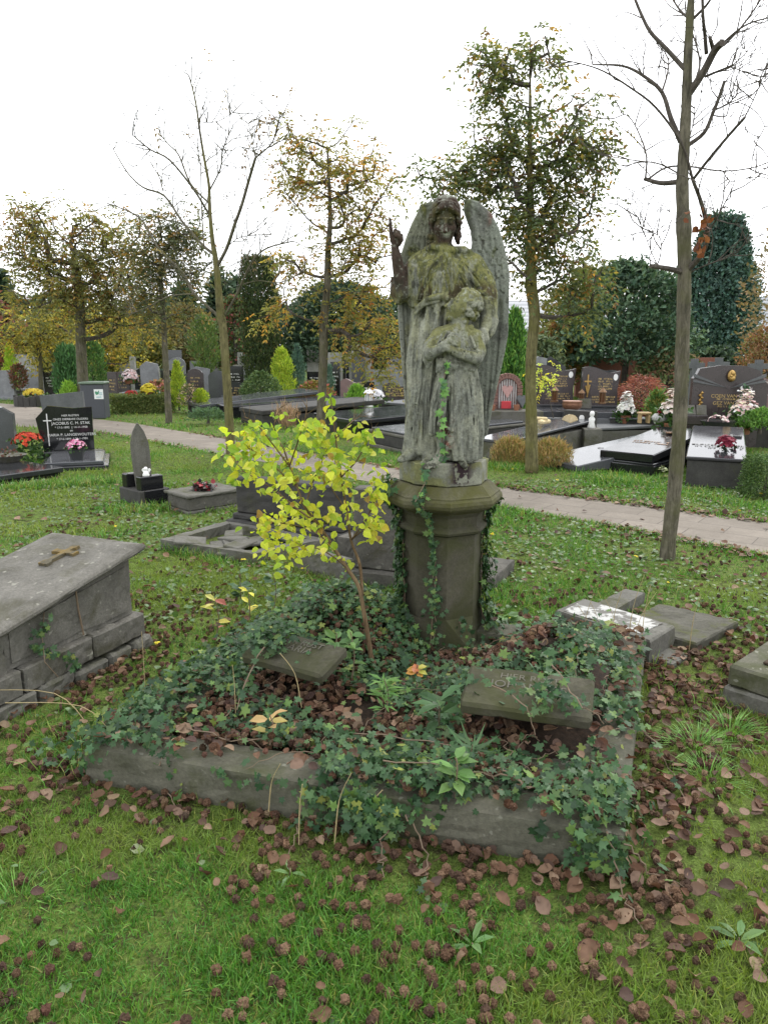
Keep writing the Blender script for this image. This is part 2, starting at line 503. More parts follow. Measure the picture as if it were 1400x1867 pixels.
    def normals(s, V):
        gr = np.stack(np.gradient(s.g), -1)
        i = np.clip(np.round((V - s.lo) / s.h).astype(int), 0, s.n - 1)
        N = gr[i[:, 0], i[:, 1], i[:, 2]]; return N / (np.linalg.norm(N, axis=1, keepdims=True) + 1e-9)

VOX = 0.0036
rs = np.random.RandomState(3)
def headframe(c, fwd, up):
    f = np.array(fwd, float); f /= np.linalg.norm(f)
    u = np.array(up, float); u -= f * (u @ f); u /= np.linalg.norm(u)
    r = np.cross(f, u)
    r = -r if False else r
    return lambda x, y, z: np.array(c) + r * x + f * y + u * z, np.stack((r, f, u), 1)
def sculpt_head(C, c, fwd, up, S, hair):
    """x = the head's own side, y = forward, z = up, in units of S."""
    H, M = headframe(c, fwd, up)
    h = lambda x, y, z: H(x * S * 0.90, y * S, z * S)
    q_ = S / 0.205
    C.ball(h(0, -0.12, 0.18), (0.37 * S, 0.44 * S, 0.43 * S), 0.02 * q_, rot=M)
    C.ball(h(0, 0.12, -0.14), (0.275 * S, 0.33 * S, 0.42 * S), 0.02 * q_, rot=M)
    C.ball(h(0, 0.36, -0.47), 0.105 * S, 0.03 * q_)
    for q in (-1, 1):
        C.ball(h(q * 0.17, 0.30, -0.14), 0.13 * S, 0.03 * q_)
        C.ball(h(q * 0.15, 0.47, 0.02 * q_), (0.10 * S, 0.10 * S, 0.075 * S), 0.012 * q_, cut=True, rot=M)
        C.ball(h(q * 0.15, 0.36, 0.02 * q_), 0.072 * S, 0.004 * q_)
        C.line([h(q * 0.06, 0.40, 0.12), h(q * 0.15, 0.41, 0.14), h(q * 0.25, 0.34, 0.11)], 0.03 * S, 0.014 * q_)
        C.line([h(q * 0.085, 0.385, 0.035), h(q * 0.15, 0.405, 0.045), h(q * 0.22, 0.36, 0.02 * q_)], 0.014 * S, 0.004 * q_)
        C.line([h(q * 0.035, 0.47, -0.19), h(q * 0.075, 0.43, -0.19)], 0.04 * S, 0.008 * q_)
    C.line([h(0, 0.42, 0.09), h(0, 0.52, -0.08), h(0, 0.57, -0.16)], [0.04 * S, 0.048 * S, 0.06 * S], 0.012 * q_)
    C.line([h(-0.12, 0.40, -0.295), h(0, 0.46, -0.28), h(0.12, 0.40, -0.295)], 0.03 * S, 0.006 * q_)
    C.line([h(-0.09, 0.40, -0.35), h(0, 0.45, -0.355), h(0.09, 0.40, -0.35)], 0.036 * S, 0.008 * q_)
    C.line([h(-0.09, 0.43, -0.322), h(0, 0.485, -0.318), h(0.09, 0.43, -0.322)], 0.008 * S, 0.004 * q_, cut=True)
    hair(h, S)

# --- the angel
A = Clay((-0.34, -0.30, -0.03), (0.30, 0.20, 1.37), VOX)
zz = lambda py: sp(800, py)[2]
xx = lambda px, py: sp(px, py)[0]
# long robe under the mantle, down to the base
A.skirt([(0.0, xx(800, 840), -0.02, 0.175, 0.135, 0.010, 9, 0.4), (0.12, xx(803, 800), -0.02, 0.160, 0.125, 0.012, 9, 0.6),
         (0.40, xx(806, 700), -0.01, 0.160, 0.115, 0.013, 9, 1.0), (0.62, xx(808, 620), 0.0, 0.165, 0.105, 0.012, 9, 1.4),
         (0.86, xx(810, 545), 0.0, 0.150, 0.100, 0.008, 9, 1.9), (0.93, xx(811, 520), 0.0, 0.14, 0.09, 0.004, 9, 2.2)], 0.0)
A.ball(sp(812, 512), (0.145, 0.10, 0.15), 0.03)
A.line([sp(768, 486, 0.01), sp(812, 474, 0.0), sp(858, 486, 0.01)], [0.060, 0.075, 0.060], 0.04)
A.line([sp(808, 480, -0.005), sp(806, 445, -0.02), sp(808, 425, -0.03)], [0.062, 0.046, 0.048], 0.02)
A.ball(sp(790, 520, -0.075), (0.055, 0.04, 0.05), 0.04); A.ball(sp(834, 520, -0.075), (0.055, 0.04, 0.05), 0.04)
# advanced knee and thigh pushing the cloth forward, and the trailing hem
A.line([sp(778, 600, -0.06), sp(764, 700, -0.10), sp(752, 795, -0.09), sp(748, 826, -0.08)], [0.06, 0.058, 0.042, 0.045], 0.04)
A.line([sp(790, 560, -0.07), sp(775, 640, -0.10), sp(772, 740, -0.11), sp(778, 820, -0.10)], [0.028, 0.026, 0.022, 0.03], 0.02)
# deep vertical folds
for pts, r in (([(762, 560, -.07), (752, 640, -.10), (748, 730, -.115)], .020), ([(797, 556, -.115), (796, 590, -.135), (790, 640, -.135), (783, 690, -.13)], .024),
               ([(783, 552, -.10), (772, 620, -.13), (760, 740, -.14), (752, 815, -.12)], .018), ([(814, 566, -.115), (810, 620, -.13), (800, 660, -.13)], .015),
               ([(757, 575, -.04), (746, 660, -.06), (750, 760, -.07)], .018), ([(770, 690, -.14), (766, 770, -.14), (768, 826, -.13)], .016)):
    A.line([sp(*p) for p in pts], [r * 0.7] + [r] * (len(pts) - 1), 0.006)
for pts, r in (([(774, 570, -.125), (764, 640, -.145), (756, 720, -.16)], .014), ([(790, 575, -.135), (783, 620, -.155), (774, 720, -.16)], .014), ([(780, 600, -.15), (777, 640, -.16), (768, 690, -.165)], .010),
               ([(770, 618, -.14), (766, 592, -.13), (762, 575, -.11)], .014), ([(806, 572, -.135), (804, 620, -.15), (797, 660, -.15)], .012), ([(752, 640, -.085), (751, 700, -.11), (753, 790, -.12)], .011),
               ([(822, 560, -.12), (818, 600, -.13)], .012), ([(759, 740, -.15), (757, 800, -.14)], .009)):
    A.line([sp(*p) for p in pts], r, 0.004, cut=True)
# mantle over the shoulders, tied at the throat, with folds fanning down to its hem
A.skirt([(zz(560), xx(808, 560), 0.0, 0.168, 0.118, 0.010, 11, 0.2), (zz(535), xx(809, 535), 0.0, 0.175, 0.122, 0.010, 11, 0.3),
         (zz(500), xx(810, 500), 0.0, 0.168, 0.118, 0.007, 11, 0.5), (zz(478), xx(810, 478), 0.0, 0.145, 0.10, 0.003, 11, 0.6)], 0.02)
kn = sp(806, 456, -0.075)
A.ball(kn, (0.022, 0.018, 0.016), 0.006)
for px, py, r in ((762, 545, .012), (773, 552, .013), (786, 556, .014), (797, 545, .011), (808, 535, .010), (846, 540, .012), (858, 530, .013), (870, 520, .012), (834, 548, .011)):
    m_ = sp((px + 806) / 2 + (4 if px > 806 else -4), (py + 456) / 2 - 6, -0.098)
    A.line([kn, m_, sp(px, py, -0.108 if 780 < px < 850 else -0.085)], [r * 0.6, r * 0.85, r], 0.008)
for px, py, r in ((767, 548, .008), (780, 555, .009), (791, 550, .008), (802, 535, .007), (852, 535, .008), (864, 520, .008), (822, 540, .007)):
    m_ = sp((px + 806) / 2 + (5 if px > 806 else -5), (py + 462) / 2 - 4, -0.118)
    A.line([sp(806 + (px - 806) * .2, 470, -0.105), m_, sp(px, py, -0.13 if 780 < px < 850 else -0.105)], [r * 0.6, r, r * 1.1], 0.005, cut=True)
A.line([kn, sp(790, 449, -0.05), sp(772, 460, 0.0)], [.016, .018, .02], 0.008); A.line([kn, sp(826, 456, -0.07), sp(846, 456, -0.05), sp(856, 462, 0.0)], [.014, .019, .02, .016], 0.010)
A.line([kn, sp(803, 480, -0.11), sp(798, 512, -0.118)], [.012, .010, .012], 0.006)
A.line([sp(812, 470, -.105), sp(818, 505, -.115), sp(822, 535, -.118)], [.012, .016, .006], 0.006, cut=True)
# mantle hem thrown into swags across the waist
A.line([sp(762, 560, -.10), sp(780, 545, -.13), sp(800, 540, -.135), (sp(822, 545, -.13)), sp(842, 552, -.11)], [.012, .014, .016, .014, .01], 0.01)
A.line([sp(757, 572, -.09), sp(772, 556, -.12), sp(800, 549, -.13)], [.008, .009, .007], 0.006)
# raised right arm: wide hanging sleeve, bare forearm, hand pointing upward
A.line([sp(764, 482, 0.01), sp(742, 508, 0.0), sp(733, 530, -0.02)], [.055, .052, .05], 0.03)
A.line([sp(745, 500, -0.01), sp(752, 530, -0.01), sp(750, 552, -0.01)], [.04, .035, .02], 0.02)
A.line([sp(727, 505, -0.04), sp(731, 532, -0.035), sp(728, 548, -0.02)], [.028, .050, .022], 0.02)
A.ball(sp(730, 508, -0.06), (0.026, 0.05, 0.030), 0.008, cut=True)
A.line([sp(734, 534, -0.045), sp(729, 505, -0.065), sp(723, 470, -0.072), sp(720, 452, -0.074)], [.033, .033, .026, .019], 0.006)
A.line([sp(738, 490, -.03), sp(741, 525, -.045), sp(737, 545, -.05)], [.012, .016, .010], 0.006)
A.line([sp(716, 508, -.02), sp(716, 535, -.045), sp(724, 550, -.055)], [.010, .014, .012], 0.006)
A.line([sp(756, 492, -.05), sp(752, 520, -.055), sp(756, 550, -.05)], .012, 0.006); A.line([sp(764, 490, -.07), sp(760, 520, -.075), sp(762, 548, -.07)], .010, 0.006)
wr = sp(721, 446, -.075)
A.ball(sp(721, 436, -.076), (0.027, 0.019, 0.034), 0.010)
A.line([sp(714, 432, -.080), sp(712, 417, -.085), sp(711, 400, -.082)], [.011, .0095, .0068], 0.004)
A.line([sp(719, 430, -.082), sp(721, 420, -.100), sp(722, 430, -.116)], [.0105, .0100, .0085], 0.003)
A.line([sp(725, 431, -.082), sp(727, 423, -.100), sp(728, 433, -.114)], [.0100, .0096, .0082], 0.003)
A.line([sp(730, 434, -.080), sp(732, 429, -.094), sp(733, 438, -.108)], [.0092, .0086, .0075], 0.004)
A.line([sp(727, 445, -.085), sp(731, 438, -.104), sp(726, 431, -.116)], [.0115, .0102, .0085], 0.005)
# left arm coming down behind the child, hand on the child's shoulder
A.line([sp(862, 484, 0.01), sp(880, 512, 0.0), sp(888, 540, -0.03), sp(889, 565, -0.06)], [.055, .058, .056, .050], 0.03)
A.line([sp(870, 515, -.035), sp(888, 522, -.055), sp(898, 516, -.01)], [.014, .017, .012], 0.007)
for yy, r in ((535, .013), (547, .014), (560, .013)):
    A.line([sp(866, yy - 6, -.06), sp(884, yy, -.085), sp(900, yy + 8, -.05)], [r * .7, r, r * .8], 0.006)
A.line([sp(893, 560, -.06), sp(901, 585, -.08), sp(896, 605, -.09), sp(888, 618, -.09)], [.022, .022, .018, .01], 0.012)
A.line([sp(896, 570, -.08), sp(903, 592, -.10), sp(894, 612, -.11)], [.008, .009, .006], 0.004)
A.line([sp(889, 566, -.06), sp(886, 590, -.10), sp(882, 603, -.125)], [.036, .030, .024], 0.008)
A.ball(sp(881, 608, -.140), (0.024, 0.018, 0.026), 0.008)
for a_, b_, c_ in (((875, 611), (873, 620), (872, 629)), ((879, 613), (878, 623), (877, 632)), ((884, 613), (884, 622), (882, 631)), ((888, 611), (889, 619), (887, 626))):
    A.line([sp(*a_, -.145), sp(*b_, -.156), sp(*c_, -.150)], [.0088, .0085, .007], 0.003)
A.line([sp(872, 604, -.14), sp(866, 612, -.155), sp(865, 620, -.158)], [.010, .009, .0075], 0.004)
# head bent down towards the child
def angel_hair(h, S):
    A.ball(h(0, -0.14, 0.20), (0.385 * S, 0.44 * S, 0.44 * S), 0.01)
    for q in (-1, 1):
        for j in range(7):
            t = j / 6.0; w = rs.rand()
            yt = 0.27 - 0.72 * t
            a0 = math.sqrt(max(0.02, 1 - ((yt + 0.14) / 0.48) ** 2))
            pts = [h(q * 0.05, yt + .02, 0.20 + 0.42 * a0), h(q * 0.24, yt + 0.05 * w, 0.20 + 0.35 * a0), h(q * (0.35 + .03 * w), yt * 0.95 - 0.02, 0.22 + 0.14 * a0 - .06 * w),
                   h(q * (0.37 + .03 * w), yt * 0.85 + .02, 0.05), h(q * (0.39 + .05 * w), yt * 0.75 - 0.10, -0.12), h(q * (0.36 + .07 * w), yt * 0.65 - 0.06, -0.30), h(q * (0.32 + .10 * w), yt * 0.5 - 0.14, -0.46 - 0.12 * w)]
            A.line(pts, [0.02 * S, 0.045 * S, 0.060 * S, 0.06 * S, 0.06 * S, 0.058 * S, 0.04 * S], 0.004)
        for m_ in range(26 if q > 0 else 17):
            zc = -0.78 + rs.rand() * (1.05 if q > 0 else .95) + (0 if q > 0 else .12)
            A.ball(h(q * (0.37 + .10 * rs.rand()), -.25 + .42 * rs.rand(), zc), (0.05 + .03 * rs.rand()) * S, 0.002)
    for x0 in (-.26, -.17, -.08, .08, .17, .26):
        A.line([h(x0 * .6, .26, .52 - abs(x0) * .1), h(x0 * .95, .34, .42 - abs(x0) * .25), h(x0 * 1.25, .30, .33 - abs(x0) * .35)], [.03 * S, .055 * S, .04 * S], 0.005)
    A.line([h(0, 0.33, 0.46), h(0.0, 0.20, 0.58), h(0, -0.2, 0.66)], [0.03 * S, 0.035 * S, 0.02 * S], 0.006, cut=True)
sculpt_head(A, sp(812, 402, -0.040), (-0.06, -0.93, -0.34), (0.03, -0.3, 0.95), 0.182, lambda h, S: angel_hair(h, S))
# bare feet
for (a_, b_, c_, w) in (((758, 822, -.10), (742, 832, -.145), (730, 838, -.17), 1.0), ((790, 836, -.13), (778, 842, -.17), (770, 846, -.19), 0.9)):
    A.line([sp(*a_), sp(*b_), sp(*c_)], [.036 * w, .026 * w, .017 * w], 0.012)
    for k in range(5):
        t = k / 4.0
        q = np.array(sp(*c_)) + np.array((-.008 + .034 * t, .012 - .018 * t if t < .5 else -.010 + .02 * (t - .5), -.004))
        A.line([q + np.array((.012, .028, .006)), q], [.0085 * w, .0078 * w], 0.003)
A.line([sp(770, 818, -.12), sp(800, 838, -.13), sp(850, 838, -.06)], [.02, .03, .03], 0.03)

# --- the child
K = Clay((-0.17, -0.36, -0.03), (0.25, 0.02, 0.97), VOX)
cd = -0.165
K.skirt([(0.02, xx(832, 830), cd, 0.098, 0.080, 0.012, 7, 0.5), (0.16, xx(829, 790), cd, 0.112, 0.082, 0.012, 7, 0.6), (0.34, xx(828, 725), cd, 0.110, 0.078, 0.011, 7, 0.9),
         (0.46, xx(828, 688), cd, 0.092, 0.068, 0.008, 7, 1.2), (0.52, xx(828, 668), cd, 0.078, 0.060, 0.004, 7, 1.4)], 0.0)
# cut the hem away over the bare shin
K.ball(sp(795, 826, cd - .06), (0.055, 0.075, 0.10), 0.012, cut=True)
K.line([sp(806, 790, cd - .03), sp(806, 822, cd - .03), sp(800, 838, cd - .045), sp(784, 848, cd - .075), sp(774, 852, cd - .085)], [.034, .026, .027, .021, .014], 0.012)
for k in range(5):
    q = sp(774 + 4.2 * k, 852.5 + (1.2 if k in (1, 2) else 0), cd - .085 - .004 * k)
    K.line([q + np.array((.008, .025, .005)), q], [.0078, .0072], 0.003)
K.line([sp(838, 826, cd - .02), sp(842, 842, cd - .05), sp(848, 850, cd - .085)], [.028, .022, .014], 0.01)
K.ball(sp(830, 640, cd), (0.090, 0.068, 0.105), 0.02)
K.line([sp(803, 612, cd), sp(834, 604, cd + .005), sp(866, 616, cd + .01)], [.042, .05, .042], 0.03)
K.line([sp(836, 610, cd), sp(838, 588, cd), sp(843, 572, cd + .01)], [.046, .038, .042], 0.015)
# belt of gathered cloth and the skirt's hanging folds
for j in range(10):
    x_ = 797 + j * 5.8
    K.line([sp(x_, 655, cd - .062 + .004 * abs(j - 4.5)), sp(x_ + 2, 666 + 2 * (j % 2), cd - .078 + .004 * abs(j - 4.5)), sp(x_ - 1, 678, cd - .070 + .004 * abs(j - 4.5))], [.008, .011, .007], 0.006)
for pts, r in (([(822, 680, -.055), (808, 730, -.075), (803, 772, -.085)], .020), ([(836, 680, -.06), (842, 740, -.08), (838, 800, -.075), (838, 835, -.06)], .018),
               ([(848, 682, -.05), (858, 740, -.065), (855, 800, -.06), (857, 840, -.045)], .018), ([(810, 680, -.055), (792, 730, -.065), (787, 790, -.05)], .018),
               ([(828, 684, -.065), (826, 740, -.085), (824, 790, -.08), (820, 815, -.075)], .015), ([(862, 690, -.03), (867, 745, -.035), (864, 835, -.025)], .016)):
    K.line([sp(p[0], p[1], cd + p[2]) for p in pts], [r * .5] + [r] * (len(pts) - 1), 0.012)
# turned-up hem over the bare shin
K.line([sp(799, 772, cd - .095), sp(810, 777, cd - .10), sp(822, 784, cd - .10), sp(833, 790, cd - .09)], [.006, .008, .009, .007], 0.006)
K.line([sp(832, 792, cd - .09), sp(826, 803, cd - .09), sp(815, 812, cd - .088), sp(814, 822, cd - .08)], [.009, .009, .010, .006], 0.006)
K.line([sp(818, 795, cd - .07), sp(817, 826, cd - .06)], [.016, .012], 0.008)
for pts, r in (([(829, 690, -.085), (833, 750, -.10), (830, 800, -.10)], .009), ([(842, 690, -.080), (850, 760, -.085), (847, 830, -.075)], .010), ([(816, 690, -.080), (800, 740, -.09), (796, 770, -.08)], .009),
               ([(855, 690, -.060), (863, 770, -.058), (861, 835, -.045)], .008), ([(822, 700, -.09), (815, 740, -.10), (812, 768, -.10)], .007), ([(803, 695, -.07), (791, 745, -.075), (790, 790, -.07)], .007)):
    K.line([sp(p[0], p[1], cd + p[2]) for p in pts], [r * .6] + [r] * (len(pts) - 1), 0.005, cut=True)
# arms crossed on the breast, wide sleeves falling from the elbows
for q, pts, rr_ in ((0, [(800, 612, 0), (785, 630, -.03), (783, 642, -.055)], [.038, .036, .034]), (1, [(868, 618, .01), (873, 640, -.02), (868, 652, -.05)], [.038, .036, .034])):
    K.line([sp(p[0], p[1], cd + p[2]) for p in pts], rr_, 0.018)
K.line([sp(781, 634, cd - .03), sp(780, 655, cd - .035), sp(780, 668, cd - .03)], [.024, .026, .012], 0.012)
K.line([sp(872, 640, cd - .02), sp(866, 662, cd - .04), sp(860, 674, cd - .045)], [.026, .030, .014], 0.012)
K.line([sp(847, 660, cd - .08), sp(852, 672, cd - .075), sp(864, 676, cd - .055), sp(872, 650, cd - .04)], [.006, .008, .008, .006], 0.005)
K.ball(sp(853, 664, cd - .085), (0.022, 0.03, 0.030), 0.008, cut=True)
K.ball(sp(786, 662, cd - .075), (0.018, 0.028, 0.030), 0.008, cut=True)
K.line([sp(783, 646, cd - .06), sp(800, 637, cd - .09), sp(817, 624, cd - .095)], [.031, .026, .020], 0.006)
K.line([sp(868, 655, cd - .06), sp(848, 648, cd - .095), sp(820, 637, cd - .100)], [.030, .027, .019], 0.006)
K.ball(sp(823, 620, cd - .098), (0.026, 0.016, 0.020), 0.008); K.ball(sp(812, 634, cd - .103), (0.024, 0.015, 0.018), 0.008)
for k in range(4):
    K.line([sp(825, 613 + 4.6 * k, cd - .104), sp(832, 615 + 4.8 * k, cd - .108), sp(838, 619 + 4.6 * k, cd - .098)], [.0080, .0074, .006], 0.0025)
    K.line([sp(808, 629 + 3.6 * k, cd - .105), sp(802, 628 + 3.6 * k, cd - .106), sp(797, 630 + 3.6 * k, cd - .096)], [.0076, .007, .006], 0.0025)
K.line([sp(818, 614, cd - .100), sp(824, 608, cd - .100), sp(828, 606, cd - .094)], [.009, .008, .0065], 0.003)
for a_, b_ in (((808, 604), (796, 628)), ((814, 604), (806, 622)), ((858, 612), (866, 634))):
    K.line([sp(*a_, cd - .045), sp(*b_, cd - .06)], [.006, .008], 0.005)
def child_hair(h, S):
    r2 = np.random.RandomState(11)
    for j in range(230):
        th = r2.uniform(0, 2 * pi); u = r2.uniform(-0.75, 1)
        v = np.array((cos(th) * math.sqrt(1 - u * u), sin(th) * math.sqrt(1 - u * u), u))
        if v[1] > 0.30 and v[2] < 0.78: continue
        if v[1] > 0.05 and v[2] < 0.0: continue
        c_ = h(v[0] * 0.41, -0.14 + v[1] * 0.46, 0.16 + v[2] * 0.44 - (0.12 if v[2] < -.2 else 0))
        K.ball(c_, r2.uniform(0.06, 0.095) * S, 0.0015)
    for j in range(16):
        K.ball(h(r2.uniform(-.34, .34), r2.uniform(-.5, -.12), r2.uniform(-.62, -.35)), r2.uniform(.07, .11) * S, 0.004)
    for q in (-1, 1): K.line([h(q * .33, .02, .06), h(q * .36, 0, -.05), h(q * .32, .03, -.14)], [.05 * S, .06 * S, .04 * S], .004)
sculpt_head(K, sp(843, 560, cd - .005), (-0.90, -0.28, 0.30), (0.28, 0.02, 0.95), 0.150, child_hair)

# fine creases cut into the finished cloth, following its surface
def crease(C, pts, r, depth=.6, off=0.0):
    q = []
    for x_, z_ in pts:
        i = np.clip(np.round((np.array((x_, 0, z_)) - C.lo) / C.h).astype(int), 0, C.n - 1); col = C.g[i[0], :, i[2]] < 0
        if not col.any(): continue
        q.append((x_, C.lo[1] + C.h * int(np.argmax(col)) - r * (1 - depth), z_))
    if len(q) > 1: C.line(q, [r * .4] + [r] * (len(q) - 2) + [r * .4], .0025, cut=True)
rc = np.random.RandomState(17)
for k in range(16):
    x0 = -.165 + .20 * k / 15 + rc.normal(0, .004); z0, z1 = rc.uniform(.55, .86), rc.uniform(.06, .35)
    crease(A, [(x0 - .05 * t + .006 * math.sin(t * 7 + k), z0 + (z1 - z0) * t) for t in np.linspace(0, 1, 9)], rc.uniform(.004, .008))
for k in range(17):
    xe = -.16 + .35 * k / 16; ze = .80 + .05 * abs(math.sin(k)) + (.06 if xe > .1 else 0)
    crease(A, [(-.015 + (xe + .015) * t ** .8 + .004 * math.sin(t * 8 + k), 1.055 + (ze - 1.055) * t) for t in np.linspace(.18, 1, 8)], rc.uniform(.004, .008))
for k in range(15):
    x0 = -.005 + .145 * k / 14; z0 = .47; z1 = rc.uniform(.06, .2)
    crease(K, [(x0 + (x0 - .07) * .28 * t + .004 * math.sin(t * 8 + k), z0 + (z1 - z0) * t) for t in np.linspace(0, 1, 9)], rc.uniform(.0035, .007))
for k in range(9):
    x0 = .0 + .13 * k / 8; crease(K, [(x0 + .01 * t, .60 - .06 * t) for t in np.linspace(0, 1, 4)], .004)
# --- wings: tall folded sheets with scalloped coverts and long flight feathers
def wing(side):
    if side > 0:
        out = [(848, 366), (858, 366), (872, 371), (893, 392), (906, 418), (916, 455), (924, 500), (926, 545), (922, 600), (915, 640), (904, 690), (893, 740), (884, 790), (878, 815), (870, 826),
               (860, 815), (855, 760), (850, 680), (845, 580), (840, 520), (845, 490), (858, 465), (862, 440), (860, 418), (852, 396), (847, 380)]
        y0 = lambda x, z: 0.075 + 0.05 * sstep(z, 0.6, 1.3) - 0.20 * np.clip(x - 0.12, 0, 1) * 0.6
        lo, hi = (-0.0, -0.08, 0.0), (0.33, 0.22, 1.36)
    else:
        out = [(800, 372), (786, 370), (768, 376), (763, 390), (753, 409), (743, 434), (734, 464), (728, 502), (727, 530), (728, 580), (733, 640), (737, 690), (741, 740), (745, 785), (750, 808), (758, 816), (766, 806),
               (774, 750), (782, 680), (790, 600), (800, 520), (806, 450)]
        y0 = lambda x, z: 0.070 + 0.05 * sstep(z, 0.6, 1.3) - 0.20 * np.clip(-x - 0.10, 0, 1) * 0.6
        lo, hi = (-0.30, -0.08, 0.0), (0.08, 0.22, 1.36)
    poly = [(q[0], q[2]) for q in (sp(px, py, 0.08) for px, py in out)]
    W = Clay(lo, hi, 0.0040)
    W.sheet(poly, y0, lambda x, z, d2: 0.016 + 0.016 * sstep(z, 0.75, 1.25) + 0.012 * np.exp(-((d2 + 0.02) / 0.018) ** 2), 0.0, 0.013)
    yf = lambda p: np.array((p[0], float(y0(np.array(p[0]), np.array(p[2]))) - 0.016 - 0.016 * float(sstep(p[2], .75, 1.25)), p[2]))
    R_ = np.random.RandomState(5 + side)
    # scalloped covert feathers
    rows = [(430, 866, 900), (452, 866, 910), (476, 868, 915), (500, 872, 918), (526, 878, 920)] if side > 0 else [(406, 766, 788), (428, 756, 782), (452, 748, 776), (478, 742, 768), (505, 738, 762)]
    for r, (py, xa, xb) in enumerate(rows):
        for j in range(4):
            px = xa + (xb - xa) * (j + 0.5 * (r % 2)) / 3.6
            a_, b_ = yf(sp(px, py - 16, .08)), yf(sp(px + 2 * side, py + 4, .08))
            W.line([a_, b_], [.010, .0145], 0.004, flat=((0, 1, 0), 1.5))
            tip = sp(px + 2 * side, py + 9, .08)
            arc = [yf(tip + np.array((dx, 0, .018 * (abs(dx) / .017) ** 2 - 0.004))) + np.array((0, -.004, 0)) for dx in (-.017, -.009, 0, .009, .017)]
            W.line(arc, .0042, 0.003, cut=True)
    # flight feathers
    qs = ([(860, 845), (872, 856), (884, 866), (896, 874), (908, 880)], 545, [872, 874, 877, 884, 890]) if side > 0 else ([(760, 1), (752, 1), (744, 1), (736, 1)], 545, [762, 757, 752, 748])
    for (pt, _), xe in zip(qs[0], qs[2]):
        a_ = [yf(sp(pt + (xe - pt) * t ** 1.3, qs[1] + (790 - qs[1]) * t, .08)) + np.array((0, -.005, 0)) for t in np.linspace(0, 1, 6)]
        W.line(a_, [.004, .006, .0065, .006, .005, .003], 0.012, cut=True)
    W.line([yf(np.array((p[0], 0, p[1]))) + np.array((0, -.004, 0)) for p in poly[:13 if side > 0 else 13]], 0.009, 0.014)
    return W

